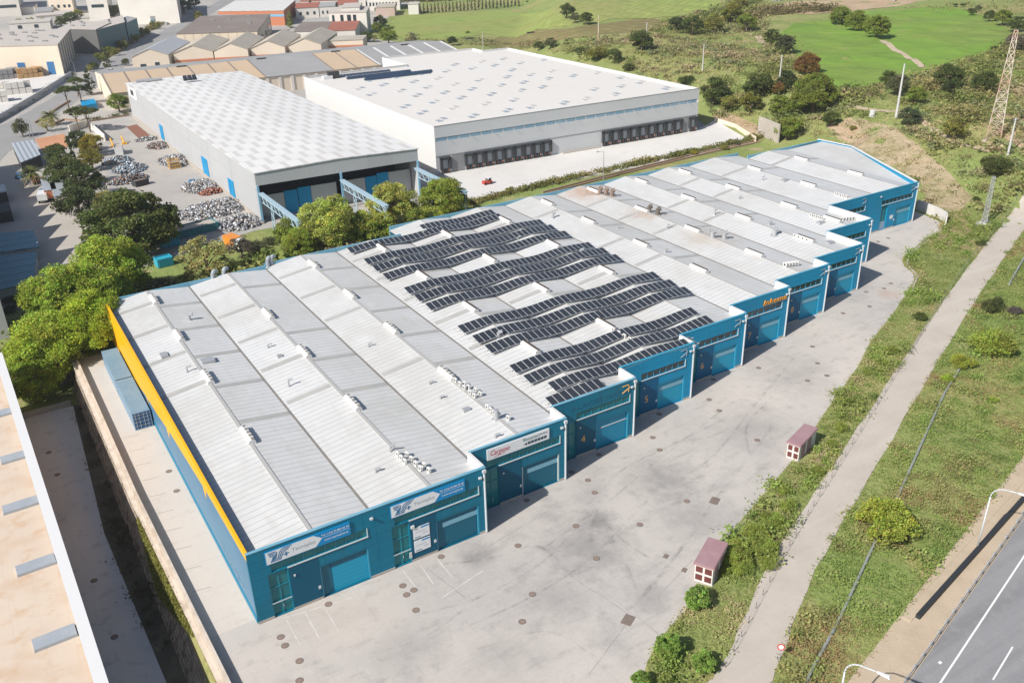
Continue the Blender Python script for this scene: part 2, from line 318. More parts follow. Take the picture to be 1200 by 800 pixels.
def thing(name, label, cat, loc, group=None):
    o = bpy.data.objects.new(name, None); COL.objects.link(o); o.location = loc; o.empty_display_size = .5; ORG[o.name] = tuple(loc)
    return tag(o, label, cat, group)
def copy_of(src, label=None, loc=None, scale=None, rz=None, color=None, group=None):
    r = src.copy(); COL.objects.link(r); ORG[r.name] = ORG.get(src.name, (0, 0, 0))
    if label: r['label'] = label
    if group: r['group'] = group
    if loc is not None: r.location = loc
    if scale is not None: r.scale = scale if hasattr(scale, '__len__') else (scale,)*3
    if rz is not None: r.rotation_euler = (0, 0, rz)
    if color: r.color = (*color, 1)
    for ch in src.children:
        c = ch.copy(); COL.objects.link(c); c.parent = r
        if color: c.color = (*color, 1)
        for g in ch.children:
            d = g.copy(); COL.objects.link(d); d.parent = c
    return r
def np_mesh(name, V, F, mat, tint=None):
    me = bpy.data.meshes.new(name); nv, nf, k = len(V), len(F), F.shape[1]
    me.vertices.add(nv); me.vertices.foreach_set('co', V.astype(np.float32).ravel())
    me.loops.add(nf*k); me.loops.foreach_set('vertex_index', F.astype(np.int32).ravel())
    me.polygons.add(nf); me.polygons.foreach_set('loop_start', np.arange(0, nf*k, k, dtype=np.int32))
    if tint is not None:
        a = me.attributes.new('tint', 'FLOAT_COLOR', 'POINT'); a.data.foreach_set('color', np.c_[tint, np.ones(nv)].astype(np.float32).ravel())
    me.update(calc_edges=True); me.materials.append(mat); return me
def text_mesh(s, size, depth, font_shear=0., align='LEFT', stretch=1.):
    cu = bpy.data.curves.new('lettering', 'FONT'); cu.body = s; cu.size = size; cu.extrude = depth; cu.shear = font_shear; cu.align_x = align; cu.resolution_u = 3
    o = bpy.data.objects.new('lettering', cu); COL.objects.link(o); bpy.context.view_layer.update()
    me = bpy.data.meshes.new_from_object(o.evaluated_get(bpy.context.evaluated_depsgraph_get())); bpy.data.objects.remove(o); bpy.data.curves.remove(cu)
    for v in me.vertices: v.co.x *= stretch
    return me
def lettering(s, size, org, mat, parent, facing='-Y', depth=.02, shear=0., fit=None, name='lettering'):
    me = text_mesh(s, size, depth, shear)
    xs = [v.co.x for v in me.vertices]; w = max(xs)-min(xs); k = fit/w if fit else 1.
    po = ORG.get(parent.name, (0, 0, 0))
    for v in me.vertices:
        x, y, z = v.co.x*k, v.co.y, v.co.z
        if facing == '-Y': q = (org[0]+x, org[1]-z, org[2]+y)
        else: q = (org[0]-z, org[1]-x, org[2]+y)
        v.co = (q[0]-po[0], q[1]-po[1], q[2]-po[2])
    me.materials.append(mat); o = bpy.data.objects.new(name, me); COL.objects.link(o); o.parent = parent; ORG[o.name] = po
    return o

# ------------------------------------------------------------------ ground sheet
def axis(lo, hi, step, far_lo, far_hi, extra=()):
    a = list(np.arange(lo, hi+.01, step)); d = step
    while a[-1] < far_hi: d *= 1.35; a.append(a[-1]+d)
    d = step
    while a[0] > far_lo: d *= 1.35; a.insert(0, a[0]-d)
    return sorted(set(round(v, 3) for v in a) | set(extra))
GX = axis(-40, 420, 4, -3000, 5000, (7.0, 7.8)); GY = axis(20, 520, 4, -2500, 5000, (147, 161, 162, 168))
def build_ground():
    V = np.array([(x, y, h(x, y)) for y in GY for x in GX]); nx = len(GX)
    F = np.array([(j*nx+i, j*nx+i+1, (j+1)*nx+i+1, (j+1)*nx+i) for j in range(len(GY)-1) for i in range(nx-1)])
    me = np_mesh('ground', V, F, m_ground); me.polygons.foreach_set('use_smooth', [True]*len(F))
    o = bpy.data.objects.new('ground', me); COL.objects.link(o); o['kind'] = 'structure'
build_ground()
def sheet(name, pts, dz, mat, conform=True, z=None, **kw):
    bm = bmesh.new(); bm.faces.new([bm.verts.new((p[0], p[1], 0)) for p in pts])
    bmesh.ops.triangulate(bm, faces=bm.faces[:])
    if conform:
        xs = [p[0] for p in pts]; ys = [p[1] for p in pts]
        for ax, G, lo, hi in ((0, GX, min(xs), max(xs)), (1, GY, min(ys), max(ys))):
            for g in G:
                if lo < g < hi:
                    no = (1, 0, 0) if ax == 0 else (0, 1, 0); co = (g, 0, 0) if ax == 0 else (0, g, 0)
                    bmesh.ops.bisect_plane(bm, geom=bm.verts[:]+bm.edges[:]+bm.faces[:], plane_co=co, plane_no=no)
    bmesh.ops.recalc_face_normals(bm, faces=bm.faces[:])
    for v in bm.verts: v.co.z = (h(v.co.x, v.co.y) if z is None else z)+dz
    if bm.faces and sum(f.normal.z for f in bm.faces) < 0: bmesh.ops.reverse_faces(bm, faces=bm.faces[:])
    me = bpy.data.meshes.new(name); bm.to_mesh(me); bm.free(); me.materials.append(mat)
    o = bpy.data.objects.new(name, me); COL.objects.link(o)
    kw.setdefault('kind', 'structure'); tag(o, **kw); return o
def pxs(pts): return [gp(*p)[:2] for p in pts]
def smooth_line(pts, n=6):                  # Catmull-Rom
    P = [Vector((*p[:2], 0)) for p in pts]; P = [P[0]*2-P[1]]+P+[P[-1]*2-P[-2]]; out = []
    for i in range(1, len(P)-2):
        for k in range(n):
            t = k/n; a, b, c, d = P[i-1:i+3]
            out.append(.5*((2*b)+(c-a)*t+(2*a-5*b+4*c-d)*t*t+(3*b-a-3*c+d)*t**3))
    out.append(P[-2]); return [(p.x, p.y) for p in out]
def ribbon(name, line, width, dz, mat, **kw):
    L_, R_ = [], []
    for i, p in enumerate(line):
        a = Vector(line[max(0, i-1)]); b = Vector(line[min(len(line)-1, i+1)]); t = (b-a).normalized(); n = Vector((-t.y, t.x))
        w = width/2*(1+.06*math.sin(i*2.3)); L_.append(Vector(p)+n*w); R_.append(Vector(p)-n*w)
    return sheet(name, L_+R_[::-1], dz, mat, **kw)
# ================================================================== the terrace of blue units
XB = [14, 27.9, 41.75, 55.65, 69.35, 83, 96.5, 109.8, 122.9, 135.9, 148.8, 165.4, 177.6]
YF = [75.1, 75.1, 78.75, 82, 85.5, 88.6, 92.1, 95.2, 98.5, 106.8, 117.3, 117.3]
YB = [153.8, 153.8, 154.9, 154.9, 160.3, 160.3, 160.3, 160.3, 160.3, 160.3, 160.3, 157]
ZV, ZR, ZP = 7.85, 8.75, 8.95
VY = {1: (148.3, 131.6, 115.6, 97.5), 2: (131.6, 115.4, 97.5), 3: (148.2, 131.4, 115.3, 97.6), 4: (148.6, 131.9, 115.4, 97.8), 5: (148.3, 132.2, 115.5, 97.9),
      6: (148.9, 131.8, 115.4), 7: (153.5, 138.8, 122.4, 106.8), 8: (154.9, 138.2, 122.9, 106.7), 9: (154.2, 138.6, 122.4, 106.6), 10: (154.1, 138.5, 122.4, 111.3), 11: (146.5, 130.4), 12: (146, 130.1)}
ULAB = ['blue end unit with the long yellow band on its side wall and an arrow signboard', 'blue unit with two white notice panels beside its ribbed door under the second arrow signboard',
        'blue unit with a long white signboard of red script and green letters', 'blue unit with a large orange number 4 and ghost letters on its fascia', 'blue unit with a large orange number 5 on its dark panel',
        'blue unit with a large orange number 6 on its dark panel', 'blue unit with the orange lettered fascia sign and a number 7', 'blue unit with an orange number 8 and fan boxes on its roof edge',
        'bright blue unit with a small red mark by its door, past the number 8 unit', 'bright blue narrow unit set back in the corner before the last wide facade', 'bright blue unit forming the left half of the farthest wide facade', 'bright blue last unit with slanted end wall and pale pedestrian door']
units = []
def roofz(i, x):
    x0, x1 = XB[i], XB[i+1]; rx = (x0+x1)/2
    t = 1-abs(x-rx)/((x1-x0)/2); return ZV+(ZR-ZV)*max(0, t)
def make_unit(i):
    x0, x1, yf, yb = XB[i], XB[i+1], YF[i], YB[i]; n = i+1; k = (x1-x0)/13.85 if i < 10 else 1.
    if i == 11: k = .93
    t = thing('warehouse_unit', ULAB[i], 'warehouse', (x0, yf, 0), 'terrace of blue industrial units with a shared gabled roof')
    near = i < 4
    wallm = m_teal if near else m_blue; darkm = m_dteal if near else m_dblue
    X = lambda a: x0+a*k
    # openings
    win = (X(2.2) if i < 3 else X(3.9), X(12.75) if i < 4 else X(12.1), 5.8, 6.82)
    rec = (X(7.15), X(12.7) if i < 4 else X(12.2), .02, 4.2); gl = (X(1.75), X(3.85), .12, 5.66)
    if i == 10: win = (X(4), 160.2, 5.85, 6.8); gl = (X(1.5), X(3.4), .12, 5.66); rec = (X(5.4), X(10.6), .02, 4.2)
    if i == 11: win = (165.75, 176.0, 5.85, 6.8); gl = (165.95, 167.9, .12, 5.7); rec = (170.95, 176.1, .02, 4.25)
    xe = x1-.01
    w = MB().wall(x0+.01, xe, yf, yf+.32, 0, ZP, [win, rec, gl]).build('front_wall', wallm, t)
    MB().box(x0+.01, xe, yf-.03, yf+.34, ZP+.003, ZP+.09).build('coping', m_coping if i < 4 else m_copteal, t)
    for pa, pb in ((x0+.02, gl[0]-.01), (gl[1]+.01, rec[0]-.01), (rec[1]+.01, xe-.02)): MB().box(pa, pb, yf-.06, yf-.003, .0, .28).build('plinth', m_plinth, t)
    # window strip with mullions and pale sill
    wo = MB().box(win[0], win[1], yf+.16, yf+.19, win[2], win[3]).build('window_strip', m_glass if i < 4 else m_dglass, t)
    f = MB(); nn = max(3, round((win[1]-win[0])/1.24))
    for q in range(nn+1):
        xx = win[0]+(win[1]-win[0])*q/nn; f.box(xx-.04, xx+.04, yf+.1, yf+.155, win[2], win[3])
    f.box(win[0], win[1], yf+.1, yf+.155, win[3]-.06, win[3]-.002); f.build('mullions', m_tframe if i < 4 else m_copteal, wo)
    sx0 = gl[1] if i < 3 else win[0]
    MB().box(sx0, win[1]+.1, yf-.09, yf-.003, win[2]-.14, win[2]-.02).box(win[1]+.0, win[1]+.09, yf-.07, yf-.003, win[2]-.015, win[3]).build('sill', m_frame, wo)
    # glazed entrance
    g = MB().box(gl[0], gl[1], yf+.2, yf+.23, gl[2], gl[3]).build('glazed_entrance', m_glass, t)
    f = MB(); xm = (gl[0]+gl[1])/2
    for xx in (gl[0]+.04, xm, gl[1]-.04): f.box(xx-.035, xx+.035, yf+.13, yf+.195, gl[2], gl[3])
    for zz in (1.85, 3.75, 5.6): f.box(gl[0], gl[1], yf+.125, yf+.19, zz-.04, zz+.04)
    f.build('mullions', m_tframe, g)
    if i in (0, 1): MB().box(gl[0], gl[1], yf-.04, yf-.003, 1.8, 1.9).build('transom', m_frame, g)
    MB().box(xm+.06, xm+.1, yf+.08, yf+.12, .9, 1.35).build('handle', m_frame, g)
    if i == 11: MB().box(gl[0]+.05, gl[1]-.05, yf+.1, yf+.12, .1, 2.0).build('pedestrian_door', m_lglass, t)
    # panel between entrance and door, with its shade painted into the darker colour
    MB().box(gl[1]+.06, rec[0]-.05, yf-.035, yf-.004, .3, 5.62).build('shaded_panel', darkm if i not in (10, 11) else m_blue, t)
    # recessed loading door
    if i in (0,): d = MB().box(rec[0], X(8.35), yf+.2, yf+.25, 0, rec[3]).build('door_side_panel', m_ddoor, t)
    dx0 = X(8.4) if i == 0 else rec[0]; dzt = 3.4 if i == 0 else 4.2
    dm = (m_bdoor if i == 0 else m_ddoor if i in (1, 2) else m_tdoor if i == 3 else m_bdoor)
    d = MB().box(dx0, rec[1], yf+.24, yf+.29, 0, dzt).build('loading_door', dm, t)
    if i == 0: MB().box(dx0, rec[1], yf+.2, yf+.25, dzt+.003, rec[3]).build('door_lintel', m_ddoor, t)
    if i == 3: MB().box(rec[0]+.9, rec[1]-.2, yf+.2, yf+.237, 2.98, 3.1).build('door_rail', m_frame, d)
    elif i: MB().box(rec[0]+(.85 if i < 3 else .5), rec[1]-.1, yf+.19, yf+.237, 2.88, 3.55).build('light_strip', m_strip if i != 2 else m_strip, d)
    for ja, jb in ((rec[1]-.16, rec[1]-.01), (rec[0]+.01, rec[0]+.13)): MB().box(ja, jb, yf+.05, yf+.185, 0, rec[3]-.02).build('door_jamb', m_copteal if i != 2 else m_frame, d)
    MB().box(rec[0]-.42, rec[0]-.16, yf-.12, yf-.04, 1.5, 1.85).build('meter_box', m_frame, t)
    if i < 10: MB().box(gl[1]+.5, gl[1]+.68, yf-.15, yf-.04, 4.35, 4.55).build('camera_box', m_frame, t)
    # downpipe, flood lamp at the right corner
    if i not in (0, 10):
        px = xe-.28
        MB().cyl((px, yf-.14, .1), (px, yf-.14, ZP-.25), .13, .13, 8).box(px-.2, px+.2, yf-.3, yf-.02, ZP-.5, ZP-.15).build('downpipe', m_pipe, t)
        MB().box(px-.75, px-.4, yf-.32, yf-.05, 7.85, 8.05).box(px-.62, px-.52, yf-.06, yf-.003, 7.8, 8.0).build('flood_lamp', m_pipe, t)
    if i in (0, 10): MB().box(xe-.62, xe-.3, yf-.3, yf-.05, 7.85, 8.05).build('flood_lamp', m_pipe, t)
    # roof
    rx = (x0+x1)/2; ya = yf+.33; y_b = yb-.3; ox = .3 if i == 0 else 0
    r = MB()
    if i < 11:
        r.hexa([(x0+ox, ya, ZV-.15), (rx, ya, ZR-.15), (rx, y_b, ZR-.15), (x0+ox, y_b, ZV-.15), (x0+ox, ya, ZV), (rx, ya, ZR), (rx, y_b, ZR), (x0+ox, y_b, ZV)])
        r.hexa([(rx, ya, ZR-.15), (x1, ya, ZV-.15), (x1, y_b, ZV-.15), (rx, y_b, ZR-.15), (rx, ya, ZR), (x1, ya, ZV), (x1, y_b, ZV), (rx, y_b, ZR)])
        roof = r.build('roof', m_roof, t)
    else:
        rx = 172.3; e0, e1, e2 = (177.3, ya), (191.7, 147.), (190.8, 155.6)
        zz = lambda x: ZV+(ZR-ZV)*max(0, 1-abs(x-rx)/7.0) if x <= 179.3 else ZV+.02*(x-179.3)
        r.hexa([(x0, ya, ZV-.15), (rx, ya, ZR-.15), (rx, y_b, ZR-.15), (x0, y_b, ZV-.15), (x0, ya, ZV), (rx, ya, ZR), (rx, y_b, ZR), (x0, y_b, ZV)])
        zs = ZV+.1
        r.face([(rx, ya, ZR), (e0[0], ya, zs), (rx+7.4, 122.4, zs), (rx+7.4, y_b, zs), (rx, y_b, ZR)])
        r.face([(rx+7.4, 122.4, zs), (e1[0], e1[1], ZR-.2), (e2[0], e2[1], ZR-.2), (rx+7.4, y_b, zs)])
        roof = r.build('roof', m_roof, t)
    cp = MB().box(rx-.22, rx+.22, ya+.02, y_b-.3, ZR-.02, ZR+.06).build('ridge_cap', m_cap, roof)
    if 0 < i: MB().box(x0-.16, x0+.16, max(YF[i-1]+.4, ya), min(yb, YB[i-1])-.35, ZV-.02, ZV+.03).build('valley_gutter', m_gut, roof)
    # grey translucent strips from ridge to valley
    ylist = [y_ for y_ in np.arange(153.8-6.5, yf+20, -10.9)]
    for q, yy in enumerate(ylist):
        for s in (-1, 1):
            if (i*7+q*3+s) % 11 == 0: continue
            xa = rx+s*.35; xb = (x0+.45 if s < 0 else x1-.2) if i < 11 else (x0+.3 if s < 0 else rx+7)
            za, zb = ZR-.9*.35/7+.02, ZV+.055
            yw = yy-2.6 if s > 0 else yy
            yw += (.0 if i < 6 else 1.2)
            if yw < yf+16 or yw > yb-2: continue
            P = [(xa, yw, za), (xb, yw, zb), (xb, yw+1.0, zb), (xa, yw+1.0, za)]
            if s < 0: P = [P[1], P[0], P[3], P[2]]
            MB().hexa([(p[0], p[1], p[2]-.03) for p in P]+[(p[0], p[1], p[2]+.025) for p in P]).build('skylight_strip', m_sky, roof)
    # ridge vents: rounded hood with a dark slot and end plates
    for vy in VY[n]:
        vx = rx+.15; v = MB(); ln = 2.0
        prof = [(-.46, .02), (-.46, .28), (-.32, .48), (-.1, .55), (.1, .55), (.32, .48), (.46, .28), (.46, .02)]
        for a, b in zip(prof, prof[1:]): v.face([(vx+a[0], vy-ln, ZR+a[1]), (vx+a[0], vy+ln, ZR+a[1]), (vx+b[0], vy+ln, ZR+b[1]), (vx+b[0], vy-ln, ZR+b[1])])
        for yy, rev in ((vy-ln, 0), (vy+ln, 1)):
            P = [(vx+a, yy, ZR+b-(.25 if b < .1 else 0)) for a, b in prof]; v.face(P if rev else P[::-1])
        v.mat(1).box(vx+.0, vx+.35, vy-ln+.05, vy+ln-.05, ZR+.4, ZR+.6)
        if n < 4:
            v.mat(0)
            for q in range(4): v.box(vx-.05, vx+.38, vy-ln+.6+q*.85, vy-ln+.85+q*.85, ZR+.42, ZR+.62)
        v.build('ridge_vent', [m_white, m_gut if n < 4 else m_slot], roof)
    # walls at the back, step walls
    bx1 = x1 if i < 11 else 190.8
    MB().box(x0+.02, bx1-.02, yb-.28, yb, -3 if yb > 158 else -1, ZV+.75).build('back_wall', m_coping, t)
    yn = YF[i+1] if i < 11 else None
    if i < 11 and yn-yf > .5:
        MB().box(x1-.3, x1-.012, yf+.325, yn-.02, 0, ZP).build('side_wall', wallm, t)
        MB().box(x1-.36, x1-.303, yf+.45, yn-.05, ZV-.02, ZP-.02).build('parapet_lining', m_whitew, t)
        MB().box(x1-.37, x1+.03, yf+.375, yn-.06, ZP+.003, ZP+.12).build('coping', m_white, t)
    if i == 0:
        MB().box(14, 14.25, yf+.33, yb-.29, 0, ZP).build('side_wall', m_steel, t)
        MB().box(13.97, 14.27, yf+.375, yb, ZP+.003, ZP+.06).build('coping', m_yellow, t)
        MB().box(13.93, 13.995, yf+.2, yb, 0, .75).build('side_skirting', m_base, t)
        yp = [(yb-.02, .76), (yb-.02, ZP-.01), (yf+.05, ZP-.01), (yf+.05, 8.2), (83, 7.95), (90.6, 7.6), (91.6, 5.9), (92.2, 7.4), (101.3, 6.5), (109.8, 5.7), (110.9, 3.9), (111.6, 5.4), (118.2, 4.3), (124.2, 3.8), (124.7, 2.5), (125.4, 3.6), (141, 1.0)]
        b = MB(); b.face([(13.985, p[0], p[1]) for p in yp][::-1]); ob = b.build('yellow_band', m_yellow, t)
        so = ob.modifiers.new('thick', 'SOLIDIFY'); so.thickness = .02; so.offset = -1
        lettering('Tecnoplus', 1.9, (13.98, 87.3, 1.5), m_fade, t, facing='-X', depth=.006, fit=8.2)
        # the inside of the left parapet carries a teal lining
        MB().box(14.253, 14.3, yf+.5, yb-.4, ZV-.05, ZP-.02).build('parapet_lining', m_steel, t)
    if i == 11:
        pts = [(177.55, yf+.33), (191.95, 147.), (190.9, 157)]
        for a, b in zip(pts, pts[1:]):
            d_ = Vector((b[0]-a[0], b[1]-a[1])); L_ = d_.length; u = d_/L_; v_ = Vector((-u.y, u.x))
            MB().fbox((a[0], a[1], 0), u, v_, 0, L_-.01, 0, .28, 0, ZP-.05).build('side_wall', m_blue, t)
            MB().fbox((a[0], a[1], 0), u, v_, .03, L_-.03, -.05, .55, ZP-.047, ZP+.07).build('coping', m_whitew, t)
    units.append((t, roof)); return t
for i in range(12): make_unit(i)
# ---- numbers, arrow emblems, signs
for i, s in ((3, '4'), (4, '5'), (5, '6'), (6, '7'), (7, '8')):
    t = units[i][0]; lettering(s, 1.5, (XB[i]+4.55 if i < 5 else XB[i]+4.4, YF[i]-.045, 2.0), m_peach, t, depth=.015, name='unit_number')
def emblem(i, xx, mat):
    t = units[i][0]; y = YF[i]-.06; s = 1.05
    b = MB()
    for a, c in (((0, 1), (.95, 1.02)), ((.95, 1.02), (1.1, .8)), ((1.1, .8), (.98, .0)), ((.0, .02), (.95, .45))):
        b.cyl((xx+a[0]*s, y, 7.35+a[1]*s), (xx+c[0]*s, y, 7.35+c[1]*s), .06, .06, 6)
    b.build('arrow_emblem', mat, t)
for i, a in ((3, 11.3), (4, 11), (5, 11), (7, 10.9), (8, 10.9)): emblem(i, XB[i]+a, m_peach if i < 4 else m_grey_t)
emblem(10, 159, m_grey_t); emblem(11, 175.2, m_grey_t)
lettering('ALACER MAS', 1.0, (58.6, YF[3]-.012, 7.25), m_ghost, units[3][0], depth=.006, fit=8.2, name='ghost_lettering')
lettering('lnkema', 1.35, (103.55, YF[6]-.12, 7.12), m_orange, units[6][0], depth=.06, shear=.25, fit=5.3, name='fascia_lettering')
def arrow_sign(i, x0, x1, y):
    t = units[i][0]
    s = MB().box(x0, x1, y-.14, y-.02, 6.95, 8.55).build('signboard', m_signb, t)
    xa = x0+6.05
    b = MB(); P = [(x0+.05, 7.0), (xa-.75, 7.0), (xa, 7.85), (xa-.9, 8.5), (x0+.05, 8.5)]
    b.face([(p[0], y-.146, p[1]) for p in P]); b.build('white_arrow_field', m_sign, s)
    e = MB()                                                        # the striped emblem: two curved ribbons and a plus
    def stripe(pts, w, dy):
        P = [Vector(p) for p in pts]; L_, R_ = [], []
        for n_, p in enumerate(P):
            d_ = ((p-P[n_-1]).normalized() if n_ else Vector((0, 0)))+((P[n_+1]-p).normalized() if n_ < len(P)-1 else Vector((0, 0)))
            d_.normalize(); m_ = Vector((-d_.y, d_.x))*w/2; L_.append(p+m_); R_.append(p-m_)
        for n_ in range(len(P)-1): e.face([(q_.x, y-dy, q_.y) for q_ in (R_[n_], R_[n_+1], L_[n_+1], L_[n_])])
    for q in range(4): stripe([(x0+.3+q*.05, 8.3-.15*q), (x0+1.05-.1*q, 8.32-.15*q), (x0+1.24-.15*q, 8.15-.15*q), (x0+.98-.16*q, 7.12)], .1, .152)
    for q in range(3): stripe([(x0+1.14+.17*q, 7.12), (x0+1.44+.16*q, 7.9-.1*q), (x0+1.62+.15*q, 8.2-.15*q), (x0+1.95+.1*q, 8.4-.17*q), (x0+2.85-.2*q, 8.42-.17*q)], .1, .1535)
    e.face([(x0+1.85, y-.152, 7.5), (x0+2.45, y-.152, 7.55), (x0+2.45, y-.152, 7.68), (x0+1.85, y-.152, 7.63)])
    e.face([(x0+2.08, y-.1535, 7.3), (x0+2.22, y-.1535, 7.32), (x0+2.22, y-.1535, 7.86), (x0+2.08, y-.1535, 7.84)])
    e.build('emblem', m_logo, s)
    lettering('Tecnoplus', .62, (x0+2.75, y-.15, 7.55), m_grey_t, s, depth=.004, fit=2.55)
    lettering('Tel. (+34) 93 844 42 38', .36, (x0+6.0, y-.15, 8.0), m_sign, s, depth=.004, fit=3.05)
    lettering('www.tecnoplus.es', .36, (x0+6.25, y-.15, 7.35), m_sign, s, depth=.004, fit=2.7)
    MB().box(x0+5.9, x1-.1, y-.148, y-.142, 7.82, 7.85).build('rule', m_sign, s)
m_signb = m_logob
arrow_sign(0, 15.8, 25.0, YF[0]); arrow_sign(1, 29.7, 38.9, YF[1])
t = units[2][0]; s = MB().box(44.0, 52.9, YF[2]-.14, YF[2]-.02, 7.05, 8.55).build('signboard', m_sign, t)
lettering('Carguno', 1.0, (44.35, YF[2]-.15, 7.6), m_red, s, depth=.004, shear=.35, fit=2.7)
MB().face([(44.9, YF[2]-.147, 7.25), (46.6, YF[2]-.147, 7.45), (46.6, YF[2]-.147, 7.5), (44.9, YF[2]-.147, 7.31)]).build('underline', m_red, s)
lettering('Bisconnect', .6, (49.05, YF[2]-.15, 7.95), m_green, s, depth=.004, fit=2.4)
b = MB(); b.face([(49.1, YF[2]-.147, 7.5), (49.65, YF[2]-.147, 7.3), (49.65, YF[2]-.147, 7.7)])
for q in range(6): b.box(49.75+q*.47, 50.15+q*.47, YF[2]-.15, YF[2]-.143, 7.35, 7.72)
b.box(51.5, 52.6, YF[2]-.15, YF[2]-.143, 8.1, 8.2); b.build('dark_block_line', m_ink, s)
# notice panels of the second unit
t = units[1][0]; y = YF[1]
for z0 in (1.15, 2.95):
    s = MB().box(32.15, 34.15, y-.09, y-.036, z0, z0+1.55).build('notice_panel', m_sign, t)
    MB().box(33.1, 34.1, y-.096, y-.092, z0+1.3, z0+1.5).build('blue_header', m_logob, s)
    MB().box(32.3, 33.0, y-.096, y-.092, z0+.12, z0+.28).box(33.3, 33.9, y-.096, y-.092, z0+.5, z0+.56).box(32.4, 33.6, y-.096, y-.092, z0+.85, z0+.9).build('print_lines', m_grey_t, s)
MB().box(31.9, 32.3, y-.2, y-.04, 4.6, 4.95).build('camera_box', m_whitew, t)
MB().box(31.45, 31.75, y-.13, y-.04, .7, 1.45).build('letter_box', m_frame, t)
MB().box(169.2, 170.2, YF[11]-.08, YF[11]-.036, 2.1, 2.9).build('notice_panel', m_sign, units[11][0])
MB().box(137.2, 137.6, YF[9]-.1, YF[9]-.04, 2, 2.6).build('red_plate', m_red, units[9][0])
# ---- small plant on the roofs (sub-parts of the roofs)
def ac(i, x, y, n=1, step=1.3, ax='y', s=.62):
    roof = units[i][1]
    for q in range(n):
        xx, yy = (x, y-q*step) if ax == 'y' else (x+q*step, y)
        z = roofz(i, xx)+.02
        b = MB().box(xx-.22*s, xx+.22*s, yy-.48*s, yy+.48*s, z+.15, z+.95*s).box(xx-.13, xx-.07, yy-.28, yy+.28, z-.1, z+.15).box(xx+.07, xx+.13, yy-.28, yy+.28, z-.1, z+.15)
        b.mat(1).cyl((xx-.22*s, yy, z+.55*s), (xx-.235*s, yy, z+.55*s), .3*s, .3*s, 12)
        b.build('air_conditioner', [m_ac, m_grille], roof)
def pipe(i, x, y, hh=.9, r=.12, elbow=True, mat=None):
    z = roofz(i, x)-.05; b = MB().cyl((x, y, z), (x, y, z+hh), r, r, 8)
    if elbow: b.cyl((x, y, z+hh), (x+.55, y-.2, z+hh+.1), r*1.15, r*1.15, 8)
    b.cyl((x, y, z), (x, y, z+.12), r*2, r*1.6, 8); b.build('flue_pipe', mat or m_metal, units[i][1])
ac(1, 34.6, 83.2, 3, .95); ac(1, 35.5, 82.6, 4, 1.15); ac(1, 36.2, 79.6, 2, 1.2); pipe(1, 34.3, 84.6); pipe(1, 31.3, 82.2, .5)
ac(2, 48.9, 95.2, 3, 1.2); ac(2, 49.5, 93.8, 2, 1.1); ac(2, 48.9, 91.2, 2, 1.1); ac(2, 49.9, 91.5, 2, 1.2); ac(2, 48.8, 86.6, 4, .85); pipe(2, 48.5, 83.9, 1.4, .35, False); ac(2, 49.7, 83.0, 1); pipe(2, 46.4, 80.6, .5); pipe(2, 46, 97.2, .5); pipe(2, 45.4, 93, .4)
ac(4, 76.0, 95.6, 4, 1.3); ac(7, 116.2, 99.2, 5, .75, 'x', .8); ac(8, 129.1, 108.8, 4, 1.0); ac(10, 156, 112+6, 0)
ac(9, 141.3, 115.6, 4, .95); ac(9, 144.6, 110.6, 5, .9, 'x'); ac(10, 156.4, 122.2, 4, .9)
for i, x, y in ((0, 19.3, 119.5), (0, 24.2, 138), (1, 31.4, 121), (1, 30, 108), (3, 61, 104), (5, 92, 126), (6, 106, 133), (6, 104.5, 117), (7, 113.6, 127), (7, 119, 121), (8, 127, 128), (8, 131, 117), (9, 138.8, 133), (4, 73, 152), (5, 86, 138), (6, 99.5, 146), (10, 153, 140), (2, 44, 113)): pipe(i, x, y, random.choice((.6, .9, 1.1)), random.choice((.12, .18, .25)))
for x, y in ((116.4, 152.6), (117.2, 151.4), (117.9, 150.2)): pipe(7, x, y, 1.3, .45, True, m_rust)
for i, x, y in ((7, 117, 136.6), (7, 117.6, 134.6), (7, 116.6, 117.6), (7, 118.5, 116.4), (8, 127.4, 112.2)): pipe(i, x, y, 1.2, .42, True, m_dark if y > 134 else m_metal)
for i, x, y, w, l in ((0, 22.6, 121.2, .9, .8), (0, 17.8, 127, .5, .8), (1, 31.8, 117, .35, .3), (2, 46.6, 88.2, .5, .35), (8, 132.8, 103.6, .8, .5), (10, 156, 136, .9, .6), (9, 140, 106+6, .8, .5)):
    z = roofz(i, x); MB().box(x-w, x+w, y-l, y+l, z-.05, z+.35).build('roof_hatch', m_metal, units[i][1])
for i, x, y in ((1, 32.2, 153.9), (1, 34.2, 154.1), (2, 43.2, 155.1), (2, 42.4, 154.8)):
    b = MB().cyl((x, y-.4, 7.6), (x, y-.3, 9.1), .34, .34, 10).cyl((x, y-.3, 9.0), (x+.45, y+.2, 9.45), .34, .36, 10).cyl((x+.4, y+.15, 9.42), (x+.9, y+.5, 9.2), .36, .4, 10); b.build('duct_hood', m_lglass2, units[i][1])
